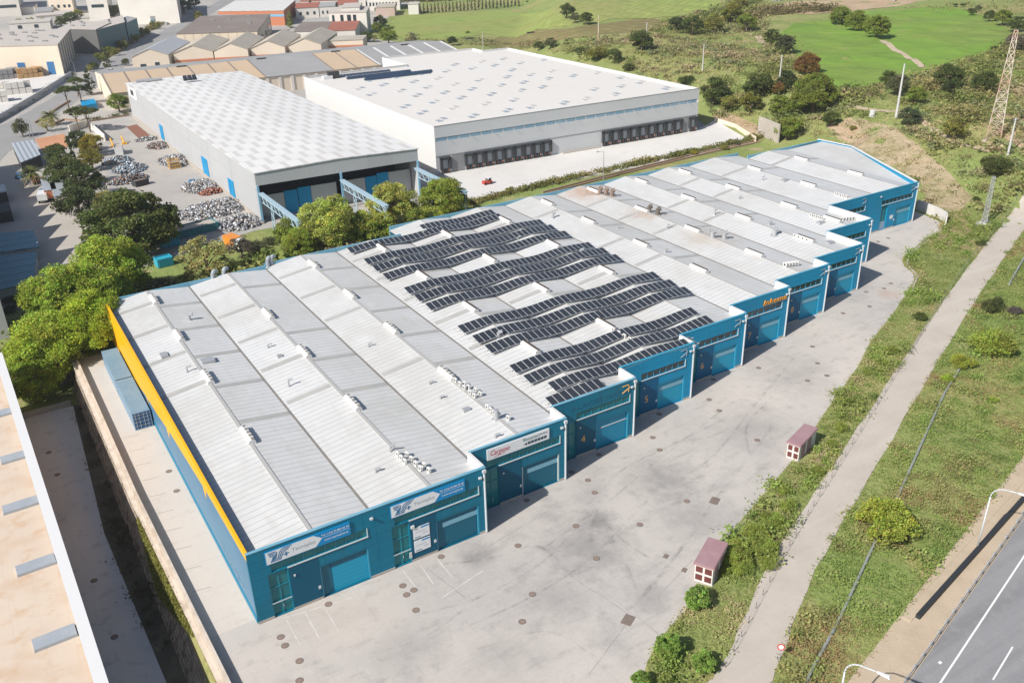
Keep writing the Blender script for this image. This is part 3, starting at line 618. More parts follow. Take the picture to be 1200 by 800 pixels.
# ---- solar rows: each row a thing, each module a part
ROWS = [('A', 73.8, 90.5, 153.4, 156.4), ('B', 57, 90.4, 150.2, 153), ('C', 57.2, 95.6, 142.9, 145.7), ('D', 57.1, 95.6, 138.9, 141.9), ('E', 57, 95.7, 134.3, 137.1), ('F', 57.3, 95.6, 126.4, 129), ('G', 57.3, 96, 122.6, 125.2), ('H', 57.2, 95.8, 118.4, 120.9),
        ('I', 57.4, 95.8, 108, 110.7), ('J', 57.5, 95.8, 103.7, 106.4), ('K', 57.4, 95.7, 99.9, 102.7), ('L', 57.1, 90.5, 92.8, 95.2), ('M', 57.1, 90.3, 89.2, 91.6), ('N', 58.6, 83.6, 85.5, 87.8), ('O', 56.2, 64.7, 82.55, 84.2)]
RL = ['shortest back row of dark solar panels, at the roof edge beside the trees', 'second row of dark solar panels from the back edge of the roof', 'rearmost of the three solar rows behind the two rows at the back edge', 'middle one of the second block of solar rows from the back', 'front row of the second block of solar rows from the back',
      'rear row of the middle block of dark solar panels', 'middle row of the middle block of dark solar panels', 'front row of the middle block of dark solar panels', 'rear row of the block of solar panels behind the front vents', 'middle row of the block of solar panels behind the front vents', 'front row of the block of solar panels behind the front vents',
      'rear row of the front block of solar panels, above the small white boxes', 'second row of the front block of solar panels, reaching the number 6 unit', 'dark solar panel row ending at the parapet of the number 5 unit', 'shortest solar row, along the parapet above the ghost letters']
def wav(x):                                 # the racks follow the gables, softened
    for i in range(12):
        if XB[i] <= x <= XB[i+1]:
            w = (XB[i+1]-XB[i]); return ZR+.12-.16*(1+math.cos(2*math.pi*(x-XB[i])/w))
pvm = MB(); PW, PL, PT = 1.0, 1.98, .04
pvm.box(-PW/2+.012, PW/2-.012, 0, PL, 0, PT); pvm.mat(1).box(-PW/2+.045, PW/2-.045, .035, PL-.035, PT-.01, PT+.004)
tmp = pvm.build('panel_source', [m_alu, m_pv]); PVME = tmp.data; PVME.name = 'solar_panel'; bpy.data.objects.remove(tmp)
for (k_, xa, xb, yn, yb), lab in zip(ROWS, RL):
    Lr = 2.02 if yb-yn < 2.5 else 2.2; tilt = math.radians(11)
    t = thing('solar_panel_row', lab, 'solar panels', ((xa+xb)/2, yn, wav((xa+xb)/2)), 'rows of solar panels on the roof'); o0 = ORG[t.name]
    n = round((xb-xa)/1.03); st = (xb-xa)/n
    for q in range(n):
        x = xa+(q+.5)*st; z0 = wav(x)+.05; sl = math.atan((wav(x+.3)-wav(x-.3))/.6)
        p = bpy.data.objects.new('panel', PVME); COL.objects.link(p); p.parent = t
        p.location = (x-o0[0], yn-o0[1], z0-o0[2]); p.rotation_euler = (tilt, -sl, 0); p.scale = (st/1.0, Lr/1.98, 1)
    b = MB(); xs = np.linspace(xa-1.0, xb+.6, int((xb-xa)/1.2)+2)
    for yy, dz in ((yn+.35, .04), (yn+Lr-.35, .34)):
        b.tube([(x, yy, wav(min(max(x, 55.7), 97))+dz-.06) for x in xs], .05, 4)
    for x in xs[1:-1:2]:
        i = max(q for q in range(12) if XB[q] <= x)
        b.box(x-.04, x+.04, yn+.31, yn+.39, roofz(i, x)-.02, wav(x)+.02).box(x-.04, x+.04, yn+Lr-.39, yn+Lr-.31, roofz(i, x)-.02, wav(x)+.32).cyl((x, yn+.35, wav(x)-.02), (x, yn+Lr-.35, wav(x)+.28), .03, .03, 4)
    b.build('mounting_frame', m_alu, t)
# ================================================================== yard, tracks, roads
yr = [(36, 40), (42.2, 47.2), (47, 50.5), (55.2, 53.5), (61.7, 57.6), (77.4, 63.6), (84.1, 66.2), (96, 71.6), (110.7, 78), (119.8, 82.7), (131, 87.3), (143.2, 92.8), (150, 96.5), (153.2, 101.3), (158, 104.5), (170, 108), (180.5, 111.5), (184.2, 120.8)]
sheet('yard', [(10.4, 20), (30, 20), (33, 33)]+smooth_line(yr, 4)+[(182, 121), (178, 118.5), (178, 130), (15, 130), (8., 130), (8.15, 106), (9.15, 69)], .004, m_concr, conform=False, z=0)
XI = [(152.4, 7.85), (106, 8.15), (69, 9.15), (20, 10.4)]
sheet('side_yard', [(8.95, 76), (13.9, 76), (13.9, 152.4), (7.85, 152.4), (8.15, 106)], .008, m_strip2, conform=False, z=0)
sheet('lower_yard', [(-14, 20), (4.6, 20), (4.3, 78), (3.4, 108), (5.2, 146), (-14, 146)], .01, m_conc4, conform=False, z=-5)
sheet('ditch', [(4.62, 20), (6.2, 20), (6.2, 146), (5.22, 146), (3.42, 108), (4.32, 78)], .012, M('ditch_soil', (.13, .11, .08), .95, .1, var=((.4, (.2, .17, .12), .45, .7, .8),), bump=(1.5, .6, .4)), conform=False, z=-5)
road = smooth_line([gp(*p)[:2] for p in [(858, 812), (880, 778), (931, 660), (1010, 532), (1095, 397), (1150, 316), (1200, 250), (1260, 170)]], 6)
road = [(40, 38)]+road
ribbon('gravel_track', road, 4.7, .06, m_dirt)
# motorway
H0, HU = Vector((65.5, 31.9)), Vector((.9685, .249)).normalized(); HN = Vector((-HU.y, HU.x))
hp = lambda a, b: H0+HU*a+HN*b
sheet('motorway', [hp(-60, 2.2), hp(150, 2.2), hp(150, -30), hp(-60, -30)], .05, m_hwy)
sheet('motorway_verge', [hp(-60, 6.4), hp(150, 6.4), hp(150, 2.2), hp(-60, 2.2)], .02, m_sand)
sheet('edge_line', [hp(-60, .09), hp(150, .09), hp(150, -.09), hp(-60, -.09)], .056, m_line)
for k in range(-3, 12):
    a = 3.7+k*12.2; sheet('lane_dash', [hp(a, -3.4), hp(a+5.6, -3.4), hp(a+5.6, -3.55), hp(a, -3.55)], .056, m_line)
b = hp(2.5, .95); sheet('road_mark', [hp(2.3, .85), hp(2.7, .8), hp(2.75, 1.05), hp(2.4, 1.15)], .056, m_line)
m_joint = M('joint_sealant', (.22, .21, .2), .9, var=((.7, (.38, .355, .33), .4, .6, .9),))
# parking lines in front of the first units
def line(x0, y0, x1, y1, w, m_, dz=.009, name='parking_line'):
    a = Vector((x0, y0)); b_ = Vector((x1, y1)); n = (b_-a).orthogonal().normalized()*w/2
    sheet(name, [a+n, b_+n, b_-n, a-n], dz, m_, conform=False, z=0)
for a, b_ in (((336, 726), (352, 756)), ((357.5, 717.5), (374, 747)), ((379.5, 710), (397, 740)), ((473, 669), (489, 690)), ((493, 662), (508, 684)), ((512, 654), (530, 676)), ((332, 724), (412, 700)), ((518, 700), (566, 668))):
    p, q = at(*a), at(*b_); line(p.x, p.y, q.x, q.y, .1, m_linef)
for a, b_ in (((669, 675), (737, 719)), ((736, 728), (690, 790)), ((770, 700), (812, 655)), ((745, 720), (775, 745)), ((860, 625), (880, 600)), ((500, 665), (545, 700)), ((567, 643), (640, 600))):
    p, q = at(*a), at(*b_); line(p.x, p.y, q.x, q.y, .07, m_joint, .0078, 'slab_joint')
for y in np.arange(84, 122, 4.2): line(9.4, y, 11.4, y-.35, .07, m_gut, .013, 'bay_line')
# tyre scuffs: thin dark arcs worn into the concrete
m_scuff = M('tyre_scuff', (.19, .185, .18), .9)
sc_n = [0]
_nt = m_scuff.node_tree; _tr = _nt.nodes.new('ShaderNodeBsdfTransparent'); _mx = _nt.nodes.new('ShaderNodeMixShader'); _nz = _nt.nodes.new('ShaderNodeTexNoise'); _nz.inputs['Scale'].default_value = .5; _nz.inputs['Detail'].default_value = 8; _nz.inputs['Roughness'].default_value = .75
_g = _nt.nodes.new('ShaderNodeNewGeometry'); _nt.links.new(_g.outputs['Position'], _nz.inputs['Vector']); _mr = _nt.nodes.new('ShaderNodeMapRange'); _mr.inputs['From Min'].default_value = .44; _mr.inputs['From Max'].default_value = .66; _mr.inputs['To Max'].default_value = .24
_nt.links.new(_nz.outputs['Fac'], _mr.inputs['Value']); _nt.links.new(_mr.outputs[0], _mx.inputs[0]); _nt.links.new(_tr.outputs[0], _mx.inputs[1]); _nt.links.new(_nt.nodes['Principled BSDF'].outputs[0], _mx.inputs[2]); _nt.links.new(_mx.outputs[0], _nt.nodes['Material Output'].inputs['Surface'])
def scuff(pts, w):
    ribbon('tyre_scuff', smooth_line([at(*p)[:2] for p in pts], 7), w, .009+.003*sc_n[0], m_scuff); sc_n[0] += 1
for pts, w in (([(490, 720), (560, 700), (640, 655), (690, 600)], .35), ([(545, 735), (620, 700), (690, 655), (760, 585)], .3), ([(520, 660), (570, 655), (630, 640), (672, 676)], .4), ([(672, 676), (700, 662), (730, 658), (748, 695)], .35),
               ([(700, 600), (692, 625), (700, 640), (720, 632)], .5), ([(700, 605), (740, 640), (780, 660), (800, 640)], .3), ([(690, 590), (730, 550), (790, 520), (850, 490)], .35), ([(640, 640), (710, 590), (770, 540), (860, 470)], .3),
               ([(735, 715), (760, 690), (800, 640), (850, 570), (905, 500)], .5), ([(880, 540), (875, 500), (900, 470)], .35), ([(800, 560), (840, 530), (880, 480), (930, 420)], .35), ([(560, 760), (640, 740), (700, 770)], .25), ([(420, 770), (500, 745), (560, 700)], .2)): scuff(pts, w)
# north-west estate ground, roads and yards
sheet('estate_pavement', [tuple(at(*p, -3)[:2]) for p in [(-300, 395), (-60, 388), (60, 350), (140, 322), (300, 270), (520, 236), (560, 234), (690, 203), (860, 170), (815, 140), (560, 62), (440, 46), (432, 40), (470, 8), (520, -8), (-300, -8)]], .03, m_conc3)
sheet('dock_yard', [tuple(at(*p, -3)[:2]) for p in [(523, 214), (520, 204), (820, 150), (838, 143), (885, 168), (560, 234), (548, 236)]], .06, m_conc2)
nr = [tuple(at(*p, -3)[:2]) for p in [(-60, 185), (-10, 160), (30, 143), (70, 120), (105, 98), (140, 72), (170, 56), (200, 38), (235, 18), (275, -4)]]
ribbon('estate_road', smooth_line(nr, 5), 13, .07, m_asph)
sheet('estate_road_apron', [tuple(at(*p, -3)[:2]) for p in [(-10, 200), (-10, 150), (45, 135), (62, 152), (30, 168), (10, 178)]], .065, m_asph)
sheet('cargo_yard', [tuple(at(*p, -3)[:2]) for p in [(-70, 150), (-70, 85), (90, 84), (78, 98), (30, 125), (0, 140)]], .06, m_conc2)
m_recy = M('recycling_yard_floor', (.36, .34, .32), .85, var=((.05, (.43, .4, .36), .4, .65, .8), (.2, (.27, .255, .24), .5, .75, .7), (.9, (.22, .2, .19), .58, .8, .6)))
sheet('recycling_yard', [tuple(at(*p, -3)[:2]) for p in [(112, 146), (150, 140), (300, 262), (250, 285), (195, 290), (130, 230), (120, 185)]], .06, m_recy)
sheet('soil_bed', [tuple(at(*p, -3)[:2]) for p in [(148, 149), (160, 146), (176, 159), (163, 163)]], .09, M('red_soil_bed', (.2, .09, .06), .95))
sheet('terracotta_terrace', [tuple(at(*p, -3)[:2]) for p in [(41, 163), (75, 157), (84, 172), (50, 178)]], .09, M('terracotta_paving', (.5, .25, .14), .85))
sheet('shaded_lane', [tuple(at(*p, -3)[:2]) for p in [(-30, 330), (-30, 205), (45, 200), (105, 258), (95, 300), (60, 340)]], .05, M('lane_concrete', (.45, .41, .36), .85, var=((.1, (.38, .35, .31), .4, .7, .8),)))
# fields on the rise to the right and behind
def field(name, px, m_, dz=.12): sheet(name, [gp(*p)[:2] for p in px], dz, m_)
field('crop_field', [(914, 41), (930, 27), (965, 24), (1000, 16), (1055, 12), (1110, 8), (1140, 15), (1165, 25), (1193, 40), (1190, 47), (1160, 62), (1110, 74), (1080, 86), (1040, 99), (1000, 106), (975, 105), (955, 93), (935, 68)], m_field)
field('pale_crop_field', [(452, 42), (460, 24), (480, 17), (590, 12), (645, 11), (665, 19), (672, 30), (640, 33), (570, 40), (520, 48), (480, 46)], m_field2)
field('pale_crop_field', [(660, 28), (668, 6), (690, 1), (840, -2), (850, 12), (790, 20), (730, 22), (690, 28)], m_field2)
field('fallow_field', [(590, 42), (672, 33), (760, 22), (782, 27), (772, 34), (690, 44), (625, 54), (560, 52)], m_vine)
ribbon('field_path', smooth_line([gp(*p)[:2] for p in [(1034, 48), (1046, 57), (1062, 66), (1082, 80)]], 5), 2.6, .2, m_sand)
for px in ([(880, 40), (905, 62), (912, 85)], [(886, 41), (912, 64), (917, 86)]): ribbon('wheel_track', smooth_line([gp(*p)[:2] for p in px], 6), 1.6, .14, m_sand)
ribbon('dirt_path', smooth_line([gp(*p)[:2] for p in [(968, 120), (1000, 125), (1030, 130), (1060, 133), (1080, 142), (1105, 160), (1130, 170), (1160, 178)]], 5), 1.8, .12, m_sand)
for px in ([(900, 8), (930, 2), (1090, -4), (1085, 2), (1050, 8), (1000, 13), (950, 17), (915, 15)], [(1186, 105), (1203, 98), (1203, 118), (1188, 116)], [(1168, 130), (1203, 128), (1203, 180), (1185, 168), (1168, 152)], [(1006, 112), (1035, 105), (1040, 110), (1012, 120)], [(842, 128), (900, 150), (882, 160), (850, 143), (835, 137)], [(968, 148), (1000, 138), (1020, 160), (1005, 172), (985, 160)], [(1100, 262), (1130, 255), (1140, 270), (1118, 285), (1098, 290)], [(950, 538), (975, 520), (960, 545), (945, 560)]):
    field('bare_earth', px, m_soil, .1)
# retaining wall on the left with coping, planting edge
b = MB()
for (ya, xa), (yb2, xb2) in zip(XI, XI[1:]): b.hexa([(6.0, yb2, -5.2), (xb2, yb2, -5.2), (xa, ya, -5.2), (6.0, ya, -5.2), (xb2-.9, yb2, .05), (xb2, yb2, .05), (xa, ya, .05), (xa-.9, ya, .05)])
t = b.build('retaining_wall', m_stone, label='tall rough stone retaining wall between the lower yard and the blue building', cat='wall')
b = MB(); c = MB()
for (ya, xa), (yb2, xb2) in zip(XI, XI[1:]):
    b.hexa([(xb2-1.0, yb2, .053), (xb2-.42, yb2, .053), (xa-.42, ya, .053), (xa-1.0, ya, .053), (xb2-1.0, yb2, .3), (xb2-.42, yb2, .3), (xa-.42, ya, .3), (xa-1.0, ya, .3)])
    c.hexa([(xb2-.4, yb2, .053), (xb2-.02, yb2, .053), (xa-.02, ya, .053), (xa-.4, ya, .053), (xb2-.4, yb2, .95), (xb2-.02, yb2, .95), (xa-.02, ya, .95), (xa-.4, ya, .95)])
b.build('coping', m_cop2, t); c.build('low_parapet', m_cop2, t)
MB().box(-9, 9.2, 152.55, 153.1, -4, .7).build('cross_wall', m_stone, label='short stone wall under the trees at the end of the side yard', cat='wall')
MB().box(-10, 5.0, 146.05, 146.5, -5, -4.1).build('kerb_wall', m_plinth, label='low grey wall closing the end of the lower yard', cat='wall')
# end wall of the yard
b = MB(); P = [(184.6, 121.5), (183.4, 116.5), (181.3, 111.8)]
pp = [(180.2, 110.9), (182.4, 112.4), (184.2, 116.6), (185.3, 121.8)]
for a, c in zip(pp, pp[1:]):
    d_ = Vector((c[0]-a[0], c[1]-a[1])); L_ = d_.length; u = d_/L_
    b.fbox((*a, 0), u, (-u.y, u.x), 0, L_+.1, -.15, .15, 0, 2.4)
b.build('end_wall', m_conc2, label='pale concrete wall holding back the slope at the far end of the yard', cat='wall')
b = MB(); pp = [(143.4, 92.4), (150, 96), (153.6, 101), (158.4, 104.2), (170, 107.6), (180.2, 110.9)]
for a, c in zip(pp, pp[1:]):
    d_ = Vector((c[0]-a[0], c[1]-a[1])); L_ = d_.length; u = d_/L_; b.fbox((*a, 0), u, (u.y, -u.x), 0, L_+.05, 0, .3, -.2, .22)
b.build('yard_kerb', m_plinth, label='low pale kerb curving round the far side of the yard', cat='kerb')
# manholes
MH = [(329, 746, 'rusty round cover below the first signboard, nearer the wall of a close pair'), (334, 756, 'rusty round cover below the first signboard, farther out of a close pair'), (351, 774, 'single rusty round cover in the open near the bottom edge, left side'), (351, 797, 'rusty round cover at the very bottom edge of the photo, left side'), (385, 707.5, 'round cover at the top of the white parking lines of the first unit'),
      (472, 686, 'upper left cover in the triangle of three before the second unit'), (485, 691, 'upper right cover in the triangle of three before the second unit'), (476.5, 696.5, 'lowest cover in the triangle of three before the second unit'), (487.5, 714.5, 'dark round cover alone below the triangle of three covers'), (517, 652, 'round cover by the door sill of the second unit, at a parking line'),
      (617, 586, 'cover in the shade at the door of the unit with the red script sign'), (607, 639, 'rusty round cover out in front of the unit with the red script sign'), (624, 696, 'pale rusty cover in the middle of the yard, left of the tyre arcs'), (612, 728, 'dark round cover in the open yard below the tyre arcs'), (699, 654, 'dark round cover inside the curved tyre marks'), (750, 614.5, 'dark round cover above the curved tyre marks'), (675, 616, 'small faint round cover left of the dark oil stain'),
      (670, 553, 'cover in the shade at the corner beside the number 4 unit'), (702, 532.5, 'cover in the shade in front of the number 4 door'), (689, 562.5, 'rusty cover just out of the shade below the number 4 unit, nearer the wall'), (697, 577, 'rusty cover out of the shade below the number 4 unit, farther out'), (765, 512.5, 'rusty cover in the sun below the number 5 unit, nearer the wall'), (773, 527, 'dark cover in the sun below the number 5 unit, farther out'), (772.5, 485, 'cover in the shade in front of the number 5 door'),
      (831, 468, 'rusty cover in the sun below the number 6 unit, nearer the wall'), (843, 481, 'dark cover in the sun below the number 6 unit, farther out'), (887.5, 515.5, 'small cover alone in mid yard before the number 6 unit'), (836, 444.5, 'cover in the shade in front of the number 6 door'), (889, 431, 'cover in the sun below the unit with the orange sign'), (805, 587, 'round cover beside the square grate in the upper middle yard'),
      (952, 406, 'cover below the number 8 unit, nearest to the facade of four'), (958, 425.5, 'second cover out from the number 8 unit'), (946.5, 446, 'farthest out and leftmost of four covers below the number 8 unit'), (969, 440, 'rightmost of four covers below the number 8 unit'), (988, 367, 'cover by the shade edge of the number 8 unit'), (1015, 342, 'cover before the bright blue unit past number 8, left one'), (1036, 338, 'cover at the shade tip of the bright blue unit past number 8'), (1019, 359, 'cover farthest out before the bright blue unit past number 8'), (1044, 332, 'cover nearest the reddish stain at the narrow end of the yard'), (1029, 283, 'cover before the farthest wide facade, left one'), (1041, 279, 'cover before the farthest wide facade, right one')]
mb = MB().cyl((0, 0, .004), (0, 0, .026), .4, .4, 20); mb.mat(1).cyl((0, 0, .026), (0, 0, .03), .33, .33, 20)
mh = None
for x, y, lab in MH:
    p = at(x, y); lab = lab if 'cover' in lab else lab
    if mh is None:
        mh = mb.build('manhole_cover', [m_dark, m_rust], label=lab, cat='manhole cover', group='manhole covers in the yard'); mh.location = (p.x, p.y, 0)
    else: copy_of(mh, lab, (p.x, p.y, 0))
for x, y, lab in ((198, 552, 'round cover in the side yard beside the blue wall, nearer the containers'), (207, 575, 'round cover in the side yard beside the blue wall, farther from the containers')):
    p = at(x, y); copy_of(mh, lab, (p.x, p.y, .006), group='manhole covers in the side yard')
for x, y, lab in ((57, 530, 'dark cover in the shaded lower yard, farthest from the camera'), (67, 556, 'dark cover in the shaded lower yard, second from the far end'), (110, 680, 'dark cover in the shaded lower yard, second from the bottom'), (134, 746, 'dark cover in the shaded lower yard, nearest the bottom')):
    p = at(x, y, -5); copy_of(mh, lab, (p.x, p.y, -4.99), group='manhole covers in the lower yard')
g = None
for x, y, s, lab in ((736, 726, 1., 'large square iron grate at the end of the long slab joint'), (837.5, 586.5, .95, 'square iron grate in the upper middle of the yard'), (780.5, 651.5, .5, 'small square grate near the nearer kiosk, upper one'), (802, 667.5, .5, 'small square grate near the nearer kiosk, lower one')):
    p = at(x, y)
    if g is None:
        b = MB().box(-.75, .75, -.55, .55, .004, .02)
        b.mat(1)
        for q in range(7): b.box(-.7+q*.2, -.6+q*.2, -.5, .5, .018, .03)
        g = b.build('drain_grate', [m_dark, m_rust], label=lab, cat='drain grate', group='square drain grates in the yard'); g.location = (p.x, p.y, 0); g.rotation_euler = (0, 0, .5)
    else: copy_of(g, lab, (p.x, p.y, 0), scale=s)
# containers
def container(y0, lab, first):
    x0, w, L_, hh = 11.3, 2.44, 11.9, 2.75
    t = thing('shipping_container', lab, 'container', (x0, y0, 0), 'containers along the side wall')
    MB().box(x0, x0+w, y0+.06, y0+L_, .12, hh).build('body', m_cont, t)
    r = MB()
    for q in range(18): r.box(x0+.1, x0+w-.1, y0+.35+q*.63, y0+.62+q*.63, hh+.001, hh+.03)
    r.build('roof_ribs', m_cont, t)
    f = MB()
    for xx in (x0-.02, x0+w-.1): f.box(xx, xx+.12, y0, y0+.14, 0, hh+.03).box(xx, xx+.12, y0+L_-.1, y0+L_+.04, 0, hh+.03)
    f.box(x0, x0+w, y0-.01, y0+.12, hh-.1, hh+.025).box(x0, x0+w, y0-.01, y0+.12, .0, .15).box(x0-.015, x0+.05, y0, y0+L_, 0, .14).box(x0+w-.05, x0+w+.015, y0, y0+L_, 0, .14); f.build('corner_frame', m_cont, t)
    for s in (0, 1):
        d = MB().box(x0+.12+s*1.11, x0+1.2+s*1.11, y0+.01, y0+.055, .16, hh-.11).build('door', m_contd, t)
        k = MB()
        for q in (.25, .75): k.cyl((x0+.12+s*1.11+q, y0-.02, .15), (x0+.12+s*1.11+q, y0-.02, hh-.1), .03, .03, 6)
        for zz in (.6, 1.2, 1.8, 2.3): k.box(x0+.15+s*1.11, x0+1.15+s*1.11, y0-.03, y0+.005, zz, zz+.06)
        k.build('locking_bars', m_metal, d)
container(122.8, 'nearer blue grey shipping container with its dark barred doors towards the camera', 1)
container(135.0, 'farther blue grey shipping container, end to end behind the nearer one', 0)
# kiosks
def kiosk(p0, p1, p2, lab):
    a, b_, c = [Vector(at(*p)[:2]) for p in (p0, p1, p2)]
    u = (b_-a); w = u.length; u /= w; v = Vector((-u.y, u.x)); L_ = max(4.6, min(5.4, (c-b_).dot(v))); z = 0
    t = thing('transformer_kiosk', lab, 'kiosk', (a.x, a.y, 0), 'small kiosks at the yard edge')
    o = (a.x, a.y, 0)
    MB().fbox(o, u, v, -.1, w+.1, -.1, L_+.1, 0, .1).build('base_slab', m_plinth, t)
    MB().fbox(o, u, v, 0, w, 0, L_, .1, 2.35).build('wall', m_kiosk, t)
    MB().fbox(o, u, v, -.17, w+.17, -.17, L_+.17, 2.353, 2.5).fbox(o, u, v, -.1, w+.1, -.1, L_+.1, 2.503, 2.58).build('roof', m_maroon, t)
    for i in (0, 1):
        for z0 in (.35, 1.4): MB().fbox(o, u, v, .12+i*w*.5, w*.5-.12+i*w*.5, -.035, -.003, z0, z0+.75).build('louvre', m_louvre, t)
    MB().fbox(o, u, v, w+.003, w+.05, .8, 1.9, .15, 2.2).fbox(o, u, v, w+.003, w+.05, 2.6, 3.8, .15, 2.2).build('side_door', m_maroon, t)
kiosk((813, 680), (834, 687), (848, 657), 'white and maroon kiosk nearer the camera, half sunk in the shrubs')
kiosk((921, 536), (935, 541), (955, 515), 'white and maroon kiosk farther up the yard edge, in the open')
# long pipe lying in the grass
b = MB(); P = [gp(*p) for p in [(944, 804), (950, 788), (978, 737), (990, 712), (1028, 630), (1050, 587), (1080, 520), (1107, 461), (1125, 432)]]
b.tube([p+Vector((0, 0, .17)) for p in P], .17, 8); b.build('drain_pipe', m_drain, label='long grey pipe lying through the grass beside the gravel track', cat='pipe')
b = MB(); P = [gp(*p) for p in [(1182, 335), (1200, 303), (1225, 262)]]; b.tube([p+Vector((0, 0, .3)) for p in P], .2, 8); b.build('drain_pipe', m_drain, label='short stretch of grey pipe at the right edge above the round yellow bushes', cat='pipe')
# dark barrier beside the motorway
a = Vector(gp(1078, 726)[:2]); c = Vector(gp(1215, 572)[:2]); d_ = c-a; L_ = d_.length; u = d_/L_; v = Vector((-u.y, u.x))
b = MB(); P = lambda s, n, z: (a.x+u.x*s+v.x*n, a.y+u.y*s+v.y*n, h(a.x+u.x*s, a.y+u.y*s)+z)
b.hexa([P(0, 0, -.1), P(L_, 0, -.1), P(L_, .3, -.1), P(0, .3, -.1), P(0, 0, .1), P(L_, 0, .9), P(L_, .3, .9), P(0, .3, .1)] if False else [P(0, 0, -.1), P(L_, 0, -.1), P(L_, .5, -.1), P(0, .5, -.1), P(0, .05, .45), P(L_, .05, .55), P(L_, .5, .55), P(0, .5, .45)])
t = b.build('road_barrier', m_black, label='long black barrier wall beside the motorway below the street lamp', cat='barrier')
MB().hexa([P(-1, .51, -.1), P(L_, .51, -.1), P(L_, 1.7, -.1), P(-1, 1.7, -.1), P(-1, .51, .12), P(L_, .51, .2), P(L_, 1.5, .2), P(-1, 1.5, .1)]).build('backing_strip', m_sand, t)
# guard rail
t = thing('guard_rail', 'grey steel guard rail on posts along the motorway edge', 'guard rail', (*hp(0, 2.35), 0))
b = MB(); b.fbox((*hp(-30, 2.35), 0), HU, HN, 0, 130, -.03, .03, .45, .56).fbox((*hp(-30, 2.35), 0), HU, HN, 0, 130, -.05, .01, .565, .6).fbox((*hp(-30, 2.35), 0), HU, HN, 0, 130, -.03, .03, .605, .75); b.build('rail', m_metal, t)
for k in range(34):
    q = hp(-14+k*2.0, 2.5); MB().box(q.x-.06, q.x+.06, q.y-.06, q.y+.06, -.3, .7).box(q.x-.1, q.x+.1, q.y-.15, q.y-.06, .45, .72).build('post', m_metal, t)
# street lamps by the motorway
def lamp(base, lab, H_=8.6):
    t = thing('street_lamp', lab, 'street lamp', tuple(base), 'street lamps along the motorway'); z = base.z
    dv = Vector((.33, -.94, 0)); P = [Vector((base.x, base.y, z)), Vector((base.x, base.y, z+H_-1.4))]
    for k in range(1, 7):
        a = math.pi/2*k/6; P.append(Vector((base.x, base.y, z+H_-1.4))+dv*(1.4*(1-math.cos(a)))+Vector((0, 0, 1.4*math.sin(a))))
    P += [P[-1]+dv*1.2+Vector((0, 0, .12))]
    b = MB()
    for i, (p, q) in enumerate(zip(P, P[1:])): b.cyl(p, q, .11 if i == 0 else .07, .075 if i == 0 else .06, 8)
    b.build('pole', m_pipe, t, smooth=True); MB().box(base.x-.3, base.x+.3, base.y-.3, base.y+.3, z-.1, z+.12).build('footing', m_plinth, t)
    e = P[-1]; b = MB(); u = Vector((dv.x, dv.y)); v = Vector((-u.y, u.x)); Q = lambda s, w, zz: (e.x+u.x*s+v.x*w, e.y+u.y*s+v.y*w, e.z+zz)
    b.hexa([Q(-.1, -.1, -.08), Q(1., -.2, -.05), Q(1., .2, -.05), Q(-.1, .1, -.08), Q(-.1, -.06, .06), Q(.9, -.12, .12), Q(.9, .12, .12), Q(-.1, .06, .06)]).build('lamp_head', m_whitew, t)
lamp(gp(1145, 643), 'tall curved grey street lamp standing on the sandy verge by the black barrier')
e = at(1003, 780, 8.3); lamp(Vector((e.x-.25, e.y+.75, h(e.x, e.y))), 'curved grey street lamp cut by the bottom edge of the photo')
# round road sign
p = gp(913, 773); t = thing('road_sign', 'round red ringed road sign on a short post by the gravel track', 'road sign', tuple(p))
MB().cyl((p.x, p.y, p.z), (p.x, p.y, p.z+1.75), .04, .04, 6).build('post', m_metal, t)
fd = Vector((-.62, -.75, .22)).normalized(); c0 = Vector((p.x, p.y, p.z+1.75))+fd*.06
MB().cyl(c0, c0+fd*.02, .36, .36, 24).build('red_disc', m_vred, t); MB().cyl(c0+fd*.021, c0+fd*.027, .24, .24, 20).build('white_disc', m_sign, t)
# wire fence along the track
t = thing('wire_fence', 'thin wire fence on low posts along the left side of the gravel track', 'fence', (100, 66, 0)); b = MB(); prev = None
fl = smooth_line([gp(*p)[:2] for p in [(850, 782), (925, 640), (990, 535), (1065, 415), (1085, 383), (1125, 322), (1160, 278), (1195, 225)]], 9)
posts = []
for x, y in fl:
    z = h(x, y); posts.append(MB().cyl((x, y, z-.2), (x, y, z+.9), .03, .03, 5).build('fence_post', m_bark, t))
    if prev:
        for q in (.45, .9): b.cyl(Vector(prev)+Vector((0, 0, q)), (x, y, z+q), .012, .012, 4)
    prev = (x, y, z)
b.build('wire', m_metal, t)
# lower left building
t = thing('flat_roof_building', 'flat roofed building with peach stained roof and white parapet at the lower left', 'building', (-1.5, 60, -5))
RZ = 5.7; xl = lambda y: -.72-(y-69)*.0208
b = MB(); b.hexa([(-60, 10, RZ-.3), (xl(10)-.5, 10, RZ-.3), (xl(147)-.5, 147, RZ-.3), (-60, 147, RZ-.3), (-60, 10, RZ), (xl(10)-.5, 10, RZ), (xl(147)-.5, 147, RZ), (-60, 147, RZ)]); roof = b.build('roof', m_peachroof, t)
W = lambda o0, o1, z0, z1, y0, y1: [(xl(y0)+o0, y0, z0), (xl(y0)+o1, y0, z0), (xl(y1)+o1, y1, z0), (xl(y1)+o0, y1, z0), (xl(y0)+o0, y0, z1), (xl(y0)+o1, y0, z1), (xl(y1)+o1, y1, z1), (xl(y1)+o0, y1, z1)]
MB().hexa(W(-.3, 0, -5, 6.2, 10, 147)).build('wall', m_cwhite, t)
MB().hexa(W(-1.05, .06, 6.203, 6.42, 10, 147.1)).build('parapet_coping', m_whitew, t)
